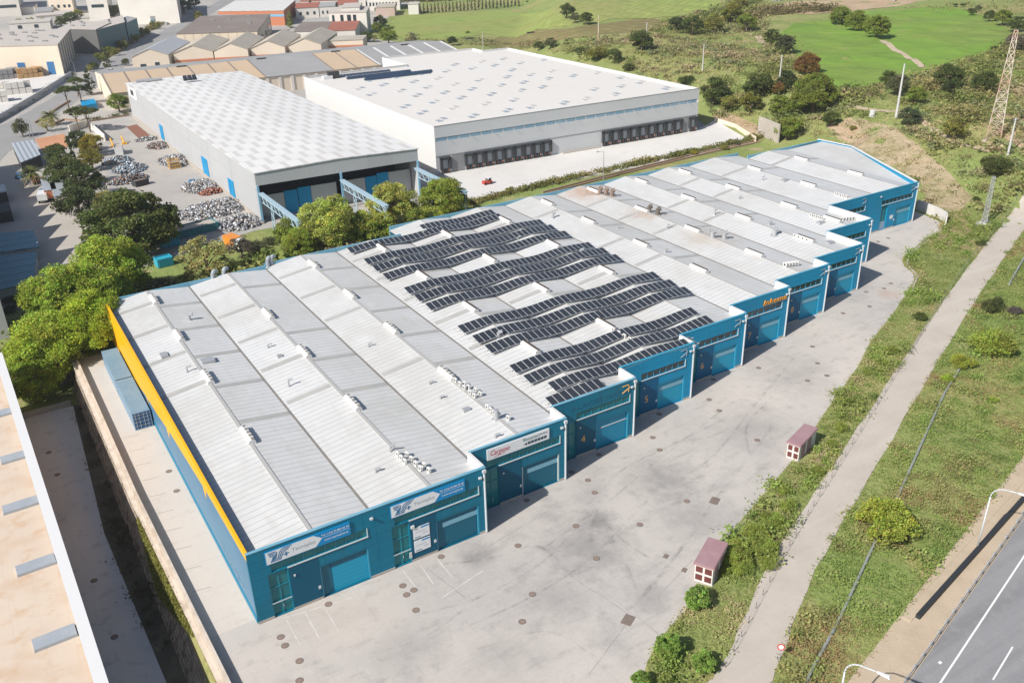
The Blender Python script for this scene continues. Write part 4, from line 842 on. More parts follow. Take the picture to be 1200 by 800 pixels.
MB().hexa(W(-.5, -.303, RZ+.01, 6.2, 10, 147)).build('parapet_upstand', m_plinth, t)
for px, py in ((4, 482), (20, 533), (42, 660), (64, 745), (24, 590)):
    p = at(px, py, RZ+.3)
    MB().hexa([(p.x-1.9, p.y-.95, RZ+.01), (p.x+1.9, p.y-.85, RZ+.01), (p.x+1.85, p.y+.95, RZ+.01), (p.x-1.95, p.y+.85, RZ+.01), (p.x-1.85, p.y-.9, RZ+.3), (p.x+1.85, p.y-.8, RZ+.3), (p.x+1.8, p.y+.9, RZ+.3), (p.x-1.9, p.y+.8, RZ+.3)]).build('roof_light', m_lglass2, roof)
MB().box(-60, -59.7, 10, 147, -5, 6).box(-60, xl(147)-.32, 146.7, 147, -5, 6.1).box(-60, xl(10)-.32, 10, 10.3, -5, 6.1).build('outer_walls', m_cwhite, t)
# ================================================================== white distribution warehouse
ZG = -3.0
t = thing('distribution_warehouse', 'large white flat roofed warehouse with grey front and two banks of dock doors', 'warehouse', (113.7, 225.5, ZG)); WH = t
A, B = Vector((113.7, 225.5)), Vector((208.2, 221.0)); U = (B-A).normalized(); Vv = Vector((-.004, 1)); WL = (B-A).length
Q = lambda a, b: (A.x+U.x*a+Vv.x*b, A.y+U.y*a+Vv.y*b)
WT = 10.6; o = (A.x, A.y, 0)
foot_w = [(0, 0), (WL, 0), (WL, 117), (WL-12, 117.5), (WL-12, 125.5), (42, 127), (42, 104), (0, 102)]
MB().prism([Q(a, b) for a, b in [(.3, .3), (WL-.3, .3), (WL-.3, 116.7), (WL-12.3, 117.2), (WL-12.3, 125.2), (42.3, 126.7), (42.3, 103.7), (.3, 101.7)]], ZG, WT-.75).build('roof', m_wroof, t); wroof = t.children[-1]
b = MB(); c = MB()
for i, (p, q) in enumerate(zip(foot_w, foot_w[1:]+foot_w[:1])):
    if i == 0: continue
    pa, qa = Vector(Q(*p)), Vector(Q(*q)); d_ = qa-pa; L_ = d_.length; u = d_/L_; v = Vector((-u.y, u.x))
    b.fbox((*pa, 0), u, v, .01, L_-.01, 0, .28, ZG, WT); c.fbox((*pa, 0), u, v, 0, L_, -.06, .36, WT+.003, WT+.12)
b.build('wall', m_wwhite, t); c.build('coping', m_wwhite, t)
f = MB().fbox(o, U, Vv, .02, WL-.02, 0, .28, 7.4, WT); f.build('front_fascia', m_wwall, t)
f = MB().fbox(o, U, Vv, .02, WL-.02, .0, .28, 2.2, 6.3).fbox(o, U, Vv, .02, WL-.02, .06, .28, ZG, 2.2); f.build('front_wall', m_wwall, t)
MB().fbox(o, U, Vv, 0, WL, -.06, .36, WT+.003, WT+.12).fbox(o, U, Vv, .02, WL-.02, -.05, -.003, 2.1, 2.25).build('trim', m_mgrey, t)
f = MB(); n = 26
for q in range(n): f.fbox(o, U, Vv, .6+q*(WL-1.2)/n, .6+(q+.86)*(WL-1.2)/n, .12, .2, 6.32, 7.38)
f.build('clerestory_window', m_lglass, t)
MB().fbox(o, U, Vv, .03, WL-.03, .2, .27, 6.3, 7.4).build('window_frame', m_wwall, t)
f = MB()
for q in range(13): f.fbox(o, U, Vv, 5+q*7.2, 5.12+q*7.2, -.5, -.01, 5.95, 6.05)
f.build('awning_arms', m_mgrey, t)
MB().fbox(o, U, Vv, 5.0, 8.5, -.12, .05, ZG, 2.05).build('shutter_door', m_mgrey, t); MB().fbox(o, U, Vv, WL-6.6, WL-4.0, -.12, .05, ZG, 2.0).build('shutter_door', m_mgrey, t)
def dock(a, k=1.):
    d = MB(); d.fbox(o, U, Vv, a-1.75*k, a-1.05*k, -.75, -.01, -1.7, 1.75).fbox(o, U, Vv, a+1.05*k, a+1.75*k, -.75, -.01, -1.7, 1.75).fbox(o, U, Vv, a-1.75*k, a+1.75*k, -.75, -.01, 1.0, 1.76); d = d.build('dock_door', m_dgrey, t)
    MB().fbox(o, U, Vv, a-1.04*k, a+1.04*k, -.1, -.02, -1.7, .99).build('door_leaf', m_lglass2, d)
    MB().fbox(o, U, Vv, a-1.3*k, a+1.3*k, -.5, -.02, ZG, -1.75).build('dock_leveller', m_dgrey, d)
    for s in (-1, 1): MB().fbox(o, U, Vv, a+s*.95*k-.1, a+s*.95*k+.1, -.6, -.5, ZG+.7, -1.76).build('bumper', m_terra, d)
dock(2.8, .95)
for q in range(9): dock(10.6+q*3.25, .9)
for q in range(9): dock(58.3+q*3.52, .95)
dock(WL-2, .9)
MB().fbox(o, U, Vv, 42, 56, -.9, -.01, ZG, ZG+.35).build('dock_kerb', m_plinth, t)
rng = random.Random(3); m_rlpale = M('pale_roof_light', (.5, .49, .47), .4)
for r_ in range(8):                                     # roof lights in loose pairs
    for c_ in range(9):
        a, b_ = 6+c_*10.2+rng.uniform(-1, 1), 8+r_*12.4+rng.uniform(-1, 1)
        if rng.random() < .12 or (a < 40 and b_ > 84): continue
        for s in (0, 1):
            s_ = MB().fbox(o, U, Vv, a+s*2.6, a+s*2.6+1.7, b_+s*2.2, b_+s*2.2+2.3, WT-.745, WT-.6); s_.build('roof_light', m_lglass2 if rng.random() < .65 else m_rlpale, wroof)
for k, (y0, x0, x1, lab) in enumerate(((84, 16, 43, 'front row of blue solar panels on the white warehouse roof, longest'), (90.5, 12, 37, 'middle row of blue solar panels on the white warehouse roof'), (97.5, 6, 33, 'rear row of blue solar panels on the white warehouse roof, thinnest'))):
    p0 = Q(x0, y0); rt = thing('roof_solar_array', lab, 'solar panels', (*p0, WT-.7), 'blue solar arrays on the white warehouse')
    nr_ = (3, 2, 1)[k]
    for j in range(nr_):
        for q in range(int((x1-x0)/1.25)):
            pts = [Q(x0+q*1.25+j*1.2, y0+j*1.75), Q(x0+q*1.25+1.17+j*1.2, y0+j*1.75), Q(x0+q*1.25+1.17+j*1.2, y0+1.3+j*1.75), Q(x0+q*1.25+j*1.2, y0+1.3+j*1.75)]
            z_ = WT-.6; zt = [z_, z_, z_+.5, z_+.5]
            MB().hexa([(p[0], p[1], z-.04) for p, z in zip(pts, zt)]+[(p[0], p[1], z) for p, z in zip(pts, zt)]).build('panel', m_pvb, rt)
p = Q(5, 95); MB().fbox((*p, 0), U, Vv, 0, 3.4, 0, 2.2, WT-.74, WT+.5).build('plant_box', m_whitew, t)
b = MB(); b.fbox((*Q(7, 95.5), 0), U, Vv, 0, 4.2, 0, 1.6, WT-.7, WT+1.7).build('cooling_unit', m_dgrey, t)
# ================================================================== grey scrap hall
A2 = Vector((58.6, 212.9)); B2 = Vector((100.9, 210.4)); U2 = (B2-A2).normalized(); V2 = Vector((-.002, 1)); HL = (B2-A2).length; HD = 152.; o2 = (A2.x, A2.y, 0); Q2 = lambda a, b: (A2.x+U2.x*a+V2.x*b, A2.y+U2.y*a+V2.y*b)
t = thing('scrap_hall', 'long grey hall with chequered translucent roof and open dark front', 'hall', (A2.x, A2.y, ZG)); HT = 9.6
b = MB(); hr = .55
P = lambda a, c, z: (*Q2(a, c), z)
b.hexa([P(-.3, -.2, HT-.2), P(HL/2, -.2, HT+hr-.2), P(HL/2, HD, HT+hr-.2), P(-.3, HD, HT-.2), P(-.3, -.2, HT), P(HL/2, -.2, HT+hr), P(HL/2, HD, HT+hr), P(-.3, HD, HT)])
b.hexa([P(HL/2, -.2, HT+hr-.2), P(HL+.3, -.2, HT-.2), P(HL+.3, HD, HT-.2), P(HL/2, HD, HT+hr-.2), P(HL/2, -.2, HT+hr), P(HL+.3, -.2, HT), P(HL+.3, HD, HT), P(HL/2, HD, HT+hr)])
hroof = b.build('roof', m_hroof, t)
MB().fbox(o2, U2, V2, 0, .3, .02, HD-.3, ZG+1.2, HT-.25).build('wall', m_hwall, t); MB().fbox(o2, U2, V2, HL-.3, HL, .02, HD-.3, ZG, HT-.25).build('wall', m_hwall, t)
MB().fbox(o2, U2, V2, -.25, .32, .02, HD-.3, ZG, ZG+1.15).build('plinth', m_plinth, t)
MB().fbox(o2, U2, V2, -.1, -.003, .3, HD-.6, 5.2, 5.4).build('rain_trim', m_cap, t)
MB().fbox(o2, U2, V2, 0, HL, HD-.29, HD, ZG, HT-.25).build('rear_wall', m_hwall, t)
b = MB(); b.hexa([P(0, 0, 6.4), P(HL/2, 0, 6.4), P(HL/2, .3, 6.4), P(0, .3, 6.4), P(0, 0, HT-.21), P(HL/2, 0, HT+hr-.21), P(HL/2, .3, HT+hr-.21), P(0, .3, HT-.21)]); b.hexa([P(HL/2, 0, 6.4), P(HL, 0, 6.4), P(HL, .3, 6.4), P(HL/2, .3, 6.4), P(HL/2, 0, HT+hr-.21), P(HL, 0, HT-.21), P(HL, .3, HT-.21), P(HL/2, .3, HT+hr-.21)]); b.build('front_fascia', m_hwall, t)
for a0, a1, zt in ((1, 7.5, 2.6), (14.5, 21.2, 3.1), (23, 29, 3.0), (35.5, HL-.6, 3.4)): MB().fbox(o2, U2, V2, a0, a1, 4, 4.3, ZG, zt).build('front_panel', m_hwall, t)
for a0, a1, zt in ((7.6, 10.9, 2.9), (11.1, 14.4, 3.2), (29.1, 32.2, 3.1), (32.3, 35.4, 3.6)): MB().fbox(o2, U2, V2, a0, a1, 3.9, 4.2, ZG, zt).build('sliding_door', m_brightb, t)
MB().fbox(o2, U2, V2, .4, HL-.4, 14, 14.3, ZG, HT-.3).build('interior_shade_sheet', m_hdark, t)  # dark sheet across the hall, colouring in the shade of its deep interior
for a in (.2, HL/2, HL-.2): MB().fbox(o2, U2, V2, a-.25, a+.25, -.3, .0, ZG, 6.4).build('front_column', m_skyb, t)
for a, b_, w, zt in ((0, 21, 5, 2.6), (0, 46, 6, 3.1), (0, 100, 4.5, 3.)): MB().fbox(o2, U2, V2, -.16, -.01, b_, b_+w, ZG+1.15, zt).build('side_door', m_brightb, t)
MB().fbox(o2, U2, V2, -.15, -.02, HD-17, HD-3, 5.5, 9.0).build('white_panel', m_whitew, t); MB().fbox(o2, U2, V2, -.19, -.153, HD-12, HD-7, 6.6, 8.4).build('dark_emblem', m_dgrey, t)
for a, b_ in ((6, HD-3), (9, HD-4.4)): MB().cyl(P(a-3, b_, HT+.7), P(a+3, b_, HT+.9), .5, .5, 8).build('roof_duct', m_metal, hroof)
for q in range(3): MB().hexa([P(17+q*1.6, HD-17, HT+1.2), P(18.4+q*1.6, HD-17, HT+1.2), P(18.4+q*1.6, HD-15.4, HT+1.2), P(17+q*1.6, HD-15.4, HT+1.2), P(17+q*1.6, HD-17, HT+1.35), P(18.4+q*1.6, HD-17, HT+1.35), P(18.4+q*1.6, HD-15.4, HT+2.9), P(17+q*1.6, HD-15.4, HT+2.9)]).build('solar_collector', m_pv, hroof)
# crane runways in front of the hall
GL = ['pale blue lattice crane runway at the left corner of the grey hall', 'pale blue lattice crane runway in the middle before the grey hall', 'pale blue lattice crane runway at the right corner of the grey hall']
for k, a in enumerate((.6, HL/2, HL-1)):
    g = thing('crane_runway', GL[k], 'crane runway', (*Q2(a, 0), ZG), 'crane runways of the grey hall'); gd = MB(); zt = 4.6; gd.fbox((*Q2(a, 0), 0), U2, V2, -.35, .35, -27, -.4, zt-.5, zt).fbox((*Q2(a, 0), 0), U2, V2, -.6, .6, -27, -.4, zt+.003, zt+.15); gd.build('girder', m_skyb2, g) if False else gd.build('girder', M('pale_blue_steel', (.33, .45, .53), .5) if k == 0 else bpy.data.materials['pale_blue_steel'], g)
    s = MB(); n = 9
    for q in range(n):
        y0, y1 = -1-q*2.9, -1-(q+1)*2.9
        s.cyl(P(a, y0, zt-.5), P(a, (y0+y1)/2, zt-2.2), .09, .09, 5).cyl(P(a, (y0+y1)/2, zt-2.2), P(a, y1, zt-.5), .09, .09, 5)
    s.cyl(P(a, -1, zt-2.2), P(a, -27, zt-2.2), .12, .12, 5); s.build('lattice', bpy.data.materials['pale_blue_steel'], g)
    for yq in (-8, -17, -26):
        l = MB()
        for s_ in (-1.2, 1.2): l.cyl(P(a, yq+s_, ZG), P(a, yq+s_*.3, zt-.5), .14, .12, 6)
        for z0, z1 in ((-2.6, -.6), (-.6, 1.4), (1.4, 3.4)): l.cyl(P(a, yq-1.0, z0), P(a, yq+.7, z1), .07, .07, 5)
        l.build('leg', bpy.data.materials['pale_blue_steel'], g)
# ================================================================== scrap, machines and skips in the recycling yard
def heap(px, r, hh, n, pal, lab, name='scrap_heap', cat='scrap heap', z=ZG, ang=0., asp=1.):
    p = at(px[0], px[1], z); R = np.random.default_rng(int(px[0]*7+px[1])); r *= .88; hh *= .72; n = int(n*1.7)
    rr = R.random(n)**.62*r; th = R.random(n)*6.283
    lx, ly = rr*np.cos(th)*asp, rr*np.sin(th)
    x = lx*math.cos(ang)-ly*math.sin(ang); y = lx*math.sin(ang)+ly*math.cos(ang)
    zz = hh*(1-rr/r)**.7*(.5+.5*R.random(n))+.15
    b = []; V, F, T = [], [], []
    for i in range(n):
        s = R.uniform(.07, .42, 3)*R.choice([.6, 1., 1.], 3); e = Matrix.Rotation(R.uniform(0, 6.3), 3, Vector(R.normal(size=3)).normalized())
        k = len(V)
        for cx, cy, cz in ((-1, -1, -1), (1, -1, -1), (1, 1, -1), (-1, 1, -1), (-1, -1, 1), (1, -1, 1), (1, 1, 1), (-1, 1, 1)):
            q = e @ Vector((cx*s[0], cy*s[1], cz*s[2])); V.append((x[i]+q.x, y[i]+q.y, zz[i]+q.z))
        F += [[k+a for a in f] for f in ((3, 2, 1, 0), (4, 5, 6, 7), (0, 1, 5, 4), (1, 2, 6, 5), (2, 3, 7, 6), (3, 0, 4, 7))]
        c = pal[R.integers(len(pal))]; g = R.uniform(.6, 1.25); T += [[c[0]*g, c[1]*g, c[2]*g]]*8
    me = np_mesh(name, np.array(V), np.array(F), m_scrap, np.array(T)); ob = bpy.data.objects.new(name, me); COL.objects.link(ob); ob.location = p
    return tag(ob, lab, cat, 'scrap heaps in the recycling yard' if cat == 'scrap heap' else None)
S1 = [(.33, .33, .34), (.42, .42, .43), (.24, .25, .27), (.55, .55, .55), (.12, .12, .13), (.28, .24, .2)]; S2 = [(.3, .1, .06), (.2, .08, .06), (.3, .15, .11)]; S3 = [(.2, .27, .34), (.33, .37, .41), (.14, .2, .27), (.45, .47, .48), (.22, .16, .12)]; S4 = [(.28, .2, .15), (.2, .11, .08), (.2, .23, .27), (.12, .12, .12), (.4, .4, .4)]
heap((237, 220), 6.2, 2.6, 420, S1, 'grey heap of scrap metal under the middle blue side door of the grey hall', ang=1.7, asp=1.3)
heap((248, 226), 2.6, 1.8, 110, S2, 'small rust red heap of scrap between the grey heaps', ang=.2, asp=1.6)
heap((255, 245), 8.4, 2.2, 640, S1, 'widest grey heap of scrap spreading out in front of the grey hall', ang=.3, asp=1.5)
heap((282, 262), 6.2, 2.8, 420, S1, 'grey heap of scrap at the near corner of the grey hall', ang=.2, asp=1.2)
heap((207, 189), 6.0, 2.4, 360, S1, 'grey scrap heap beside the yellow cage', ang=1.6, asp=1.4)
heap((186, 172), 4.4, 2., 160, S4, 'mixed dark and yellowish scrap heap near the upper side door', ang=1.6, asp=1.2)
heap((152, 199), 5.6, 3., 330, S3, 'bluish heap of scrap at the left of the recycling yard', ang=1.5, asp=1.2)
heap((150, 212), 4.4, 2.4, 170, S4, 'reddish brown scrap heap in front of the bluish heap', ang=.2, asp=1.6)
heap((138, 190), 4.2, 2.6, 160, S3, 'small bluish scrap heap in the shade of the dark trees', ang=.2, asp=1.3)
heap((172, 164), 2.8, 1.4, 90, S1, 'small pale scrap pile at the end of the red soil bed', ang=.2, asp=1.6)
def crate_block(px, n, m_, k, s, lab, name, cat, grp=None, z=ZG, gap=.08, hs=1):
    p = at(px[0], px[1], z); t = thing(name, lab, cat, tuple(p), grp)
    for i in range(n[0]):
        for j in range(n[1]):
            for q in range(n[2]):
                if q == n[2]-1 and (i*3+j*5) % 4 == 0: continue
                w = s*(1-gap); x0, y0, z0 = p.x+i*s, p.y+j*s, p.z+q*s*hs
                MB().box(x0, x0+w, y0, y0+w, z0, z0+w*hs).build(k, m_, t)
    return t
t = thing('metal_cage', 'yellow open metal cage full of rods in the recycling yard', 'cage', tuple(at(206, 198, ZG))); p = Vector(ORG[t.name]); b = MB()
for a in range(5):
    for q in range(2): b.box(p.x-1.6+a*.75, p.x-1.5+a*.75, p.y+q*2.2, p.y+q*2.2+.12, p.z, p.z+2.8)
for zz in (.2, 1.0, 1.9, 2.7): b.box(p.x-1.65, p.x+1.6, p.y-.05, p.y+.06, p.z+zz, p.z+zz+.14).box(p.x-1.65, p.x+1.6, p.y+2.2, p.y+2.33, p.z+zz, p.z+zz+.14).box(p.x-1.68, p.x-1.56, p.y, p.y+2.3, p.z+zz, p.z+zz+.14)
b.build('frame', m_yel, t); MB().box(p.x-1.4, p.x+1.3, p.y+.2, p.y+2.1, p.z+.1, p.z+2.0).build('contents', m_mgrey, t)
def skip(px, lab, mat, L_=6., w=2.4, hh=1.7, ang=.0, fill=None, z=ZG):
    p = at(px[0], px[1], z); t = thing('skip_container', lab, 'skip', tuple(p), 'skips in the recycling yard'); u = Vector((math.cos(ang), math.sin(ang))); v = Vector((-u.y, u.x)); o_ = tuple(p); b = MB()
    b.fbox(o_, u, v, 0, L_, 0, .1, .1, hh).fbox(o_, u, v, 0, L_, w-.1, w, .1, hh).fbox(o_, u, v, 0, .1, .1, w-.1, .1, hh).fbox(o_, u, v, L_-.1, L_, .1, w-.1, .1, hh).fbox(o_, u, v, .1, L_-.1, .1, w-.1, .1, .25)
    for q in range(6): b.fbox(o_, u, v, .3+q*(L_-.7)/5, .42+q*(L_-.7)/5, -.08, -.003, .1, hh-.1)
    b.build('body', mat, t)
    if fill: MB().fbox(o_, u, v, .2, L_-.2, .2, w-.2, .3, hh-.25).build('load', fill, t)
skip((206, 282), 'long dark teal skip with black rim by the big dark tree', M('skip_teal', (.05, .2, .22), .6), 11, 4.5, 2.0, .16, m_plinth)
skip((145, 182), 'white skip with pale bags on top, left of the recycling yard', m_whitew, 5, 2.4, 2.6, 1.4, m_plinth)
skip((224, 217), 'small bright blue skip beside the grey heap', m_brightb, 1.8, 1.4, 1.2, .2, m_mgrey)
skip((160, 220), 'dark skip behind the big dark tree', m_dgrey, 4, 2.4, 1.8, .3, m_rust)
skip((192, 292), 'cyan topped skip in the shade under the big dark tree', m_cyan, 4, 2.6, 1.6, .2, m_cyan)
skip((186, 315), 'bright cyan covered box in deep shade behind the bushes', m_cyan, 3.4, 2.6, 2., .1, m_cyan)
def truck(px, lab, body, cab, L_, ang, z=ZG, name='truck', cat='truck', hh=2.6, grp=None):
    p = at(px[0], px[1], z); t = thing(name, lab, cat, tuple(p), grp); u = Vector((math.cos(ang), math.sin(ang))); v = Vector((-u.y, u.x)); o_ = tuple(p)
    Qp = lambda a, b, c: (o_[0]+u.x*a+v.x*b, o_[1]+u.y*a+v.y*b, o_[2]+c)
    MB().fbox(o_, u, v, 0, L_*.68, -1.2, 1.2, .9, hh).build('cargo_body', body, t)
    c0, c1 = L_*.71, L_
    cb = MB().hexa([Qp(c0, -1.15, .6), Qp(c1, -1.15, .6), Qp(c1, 1.15, .6), Qp(c0, 1.15, .6), Qp(c0, -1.1, hh-.1), Qp(c1-.35, -1.05, hh-.1), Qp(c1-.35, 1.05, hh-.1), Qp(c0, 1.1, hh-.1)]).build('cab', cab, t)
    MB().hexa([Qp(c1+.01, -.95, 1.35), Qp(c1+.03, -.95, 1.35), Qp(c1+.03, .95, 1.35), Qp(c1+.01, .95, 1.35), Qp(c1-.26, -.9, hh-.3), Qp(c1-.22, -.9, hh-.3), Qp(c1-.22, .9, hh-.3), Qp(c1-.26, .9, hh-.3)]).build('windscreen', m_dglass, cb)
    MB().fbox(o_, u, v, .1, L_-.1, -.7, .7, .5, .88).build('chassis', m_dark, t)
    for a in (L_*.12, L_*.3, L_*.86):
        for s in (-1, 1): MB().cyl(Qp(a, s*.85, .5), Qp(a, s*1.18, .5), .5, .5, 14).build('wheel', m_tyre, t)
    return t
truck((268, 288), 'orange and white truck at the corner of the scrap yard', m_vorange, m_whitewh if False else m_whiteglossy, 6.4, -1.3, hh=2.9)
truck((51, 239), 'blue cab truck parked at the top of the shaded lane beside the pines', m_whiteglossy, m_vblue, 7, 1.35)
def car(px, lab, col, ang, z=ZG, grp='small vehicles around the estate'):
    p = at(px[0], px[1], z); t = thing('parked_car', lab, 'car', tuple(p), grp); u = Vector((math.cos(ang), math.sin(ang))); v = Vector((-u.y, u.x)); Qp = lambda a, b, c: (p.x+u.x*a+v.x*b, p.y+u.y*a+v.y*b, p.z+c)
    b = MB(); b.hexa([Qp(-2.1, -.85, .3), Qp(2.1, -.85, .3), Qp(2.1, .85, .3), Qp(-2.1, .85, .3), Qp(-2.05, -.82, .85), Qp(2.05, -.8, .78), Qp(2.05, .8, .78), Qp(-2.05, .82, .85)])
    b.build('body', col, t)
    MB().hexa([Qp(-1.8, -.75, .83), Qp(1.1, -.75, .83), Qp(1.1, .75, .83), Qp(-1.8, .75, .83), Qp(-1.35, -.62, 1.38), Qp(.35, -.62, 1.38), Qp(.35, .62, 1.38), Qp(-1.35, .62, 1.38)]).build('windows', m_dglass, t)
    MB().hexa([Qp(-1.3, -.6, 1.383), Qp(.3, -.6, 1.383), Qp(.3, .6, 1.383), Qp(-1.3, .6, 1.383), Qp(-1.25, -.57, 1.44), Qp(.25, -.57, 1.44), Qp(.25, .57, 1.44), Qp(-1.25, .57, 1.44)]).build('roof', col, t)
    for a in (-1.3, 1.3):
        for s in (-1, 1): MB().cyl(Qp(a, s*.68, .32), Qp(a, s*.88, .32), .32, .32, 12).build('wheel', m_tyre, t)
    return t
# shaded lane: cars in a line, flat boxes
for px, c, l in (((24, 208), m_vblue, 'dark car half in shade at the top of the lane'), ((44, 213), m_vred, 'red car by the palm at the top of the lane')): car(px, l, c, 1.2)
for k, (x, y, L_, lab) in enumerate(((62, 236, 13, 'long grey roofed box trailer left of two, beside the pines'), (74, 243, 15, 'long grey roofed box trailer right of two, beside the pines'))):
    p = at(x, y, ZG); t = thing('box_trailer', lab, 'trailer', tuple(p), 'box trailers beside the pines'); u = Vector((.06, 1)).normalized(); v = Vector((-u.y, u.x)); o_ = tuple(p)
    MB().fbox(o_, u, v, 0, L_, -1.5, 1.5, .9, 3.1).build('body', m_terra if k == 0 else m_plinth, t); MB().fbox(o_, u, v, -.1, L_+.1, -1.6, 1.6, 3.103, 3.25).build('roof', m_lglass2, t)
    for a in (1.2, 2.4, L_-2): MB().cyl((p.x-1.3, p.y+a, p.z+.5), (p.x+1.3, p.y+a, p.z+.5), .5, .5, 12).build('axle_wheels', m_tyre, t)
# saw-toothed shed at the left edge: its shade falls over the lane
t = thing('sawtooth_shed', 'tall saw toothed factory shed beyond the left edge, shading the lane', 'factory', (-20, 200, ZG)); b = MB(); rb = MB()
for k in range(13):
    y0 = 176+k*10.4; b.hexa([(-60, y0, ZG), (-.6, y0, ZG), (-.6, y0+10.38, ZG), (-60, y0+10.38, ZG), (-60, y0, 8.2), (-.6, y0, 8.2), (-.6, y0+10.38, 9.2), (-60, y0+10.38, 9.2)])
    rb.hexa([(-60, y0, 8.203), (-.6, y0, 8.203), (-.6, y0+10.38, 9.203), (-60, y0+10.38, 9.203), (-60, y0, 8.3), (-.6, y0, 8.3), (-.6, y0+10.38, 12.6), (-60, y0+10.38, 12.6)])
b.build('wall', m_hwall, t); rb.build('roof', m_groof, t)
# low flat roofs and boxes standing in that shade
def lowbox(c, lab, hh, roofm, wallm, name='storage_shed', cat='shed', z=ZG):
    p = [at(*q, z+hh) for q in c]; t = thing(name, lab, cat, (p[0].x, p[0].y, z), 'low sheds beside the lane'); pl = [(q.x, q.y) for q in p]
    MB().prism(pl, z, z+hh-.25).build('wall', wallm, t); cx = sum(q[0] for q in pl)/4; cy = sum(q[1] for q in pl)/4
    MB().prism([(q[0]+(q[0]-cx)*.03, q[1]+(q[1]-cy)*.03) for q in pl], z+hh-.247, z+hh).build('roof', roofm, t); return t
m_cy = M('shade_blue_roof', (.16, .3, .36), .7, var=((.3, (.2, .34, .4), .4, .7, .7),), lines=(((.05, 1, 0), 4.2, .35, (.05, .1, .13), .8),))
lowbox([(-40, 347), (38, 330), (42, 295), (-40, 305)], 'wide flat blue grey shed lowest in the shaded lane', 3.2, m_cy, m_hwall)
lowbox([(-40, 300), (45, 289), (38, 270), (-40, 277)], 'middle flat blue grey shed in the shaded lane', 3., m_cy, m_hwall)
lowbox([(-20, 252), (13, 247), (10, 237), (-20, 240)], 'small dark flat shed at the left edge of the shaded lane', 2.8, m_dgrey, m_dgrey)
lowbox([(-20, 228), (7, 224), (5, 216), (-20, 218)], 'small pale canopy at the left edge of the shaded lane', 3.2, m_lglass2, m_dgrey)
# slatted carport roof and low walls by the estate road
t = lowbox([(24, 190), (47, 181), (38, 164), (14, 168)], 'slatted grey carport roof by the palms', 3.4, M('carport_slats', (.42, .46, .5), .5, lines=((('X'), 1.4, .6, (.2, .23, .26), .8), ('Y', 2.2, .3, (.25, .28, .3), .7))), m_dgrey, 'carport', 'carport')
def wallpx(pts, hh, th, lab, name, mat, z=ZG, cat='wall', zb=None, parts=None):
    P_ = [Vector(at(*p, z)[:2]) for p in pts]; b = MB()
    for a, c in zip(P_, P_[1:]):
        d_ = c-a; L_ = d_.length; u = d_/L_; v = Vector((-u.y, u.x)); b.fbox((*a, z), u, v, 0, L_+.02, -th/2, th/2, 0, hh)
    return b.build(name, mat, label=lab, cat=cat, org=(P_[0].x, P_[0].y, z)), P_
wallpx([(-20, 153), (10, 136), (40, 118), (62, 104), (84, 90)], 2.3, .4, 'long pale grey wall between the cargo yard and the estate road', 'boundary_wall', m_hwall)
wallpx([(82, 155), (104, 148), (124, 166)], 2.4, .3, 'white walled corner with dark foot behind the yellowish trees', 'boundary_wall', m_cwhite)
wallpx([(58, 148), (75, 141), (104, 143), (150, 136)], .6, .6, 'low brown kerb wall round the planted island', 'kerb_wall', m_rail, cat='kerb')
wallpx([(41, 145), (72, 125), (82, 119)], .7, .5, 'low kerb wall around the palm island beside the road', 'kerb_wall', m_rail, cat='kerb')
for x, y, lab in ((133, 172, 'yellow folded machine on the recycling yard floor, left one'), (146, 169, 'yellow folded machine on the recycling yard floor, right one')):
    p = at(x, y, ZG); t = thing('folding_crane', lab, 'machine', tuple(p), 'yellow machines in the recycling yard'); MB().box(p.x-.8, p.x+.8, p.y-.8, p.y+.8, p.z, p.z+.5).build('base', m_yel, t)
    MB().cyl((p.x, p.y, p.z+.5), (p.x-.2, p.y+2.2, p.z+2.4), .3, .22, 8).cyl((p.x-.2, p.y+2.2, p.z+2.4), (p.x, p.y+3.8, p.z+.6), .22, .18, 8).build('arm', m_yel, t)
lowbox([(97, 124), (113, 121), (110, 116), (94, 118)], 'bright blue low canopy between the trees near the tan hall', 2.2, m_brightb, m_brightb, 'canopy', 'canopy')
# loads in the cargo yard
crate_block((0, 113), (5, 3, 2), m_cwhite, 'bale', 2.6, 'large stack of white wrapped bales in the cargo yard', 'bale_stack', 'bales', 'bale stacks in the cargo yard')
crate_block((-12, 122), (3, 3, 2), m_cwhite, 'bale', 2.4, 'small stack of white bales at the left edge of the cargo yard', 'bale_stack', 'bales', 'bale stacks in the cargo yard')
crate_block((22, 93), (5, 3, 2), m_wood, 'crate', 2.2, 'brown stack of timber crates before the cream warehouse', 'crate_stack', 'crates', 'bale stacks in the cargo yard')
crate_block((-8, 95), (5, 3, 2), m_mgrey, 'bale', 2.3, 'grey stack of loads at the left edge before the cream warehouse', 'bale_stack', 'bales', 'bale stacks in the cargo yard')
t = thing('tow_tractor', 'small red and white tow tractor standing alone on the white dock yard', 'vehicle', tuple(at(571, 216, ZG))); p = Vector(ORG[t.name])
MB().box(p.x-1.3, p.x+1.3, p.y-.7, p.y+.7, p.z+.35, p.z+1.0).build('body', m_vred, t); MB().box(p.x-.2, p.x+1.0, p.y-.6, p.y+.6, p.z+1.75, p.z+1.85).build('canopy', m_whiteglossy, t); MB().box(p.x-.2, p.x-.1, p.y-.6, p.y+.6, p.z+1.0, p.z+1.75).box(p.x+.9, p.x+1.0, p.y-.6, p.y+.6, p.z+1, p.z+1.75).build('canopy_posts', m_dark, t)
for a in (-.85, .85):
    for s in (-.75, .55): MB().cyl((p.x+a, p.y+s, p.z+.35), (p.x+a, p.y+s+.2, p.z+.35), .35, .35, 12).build('wheel', m_tyre, t)
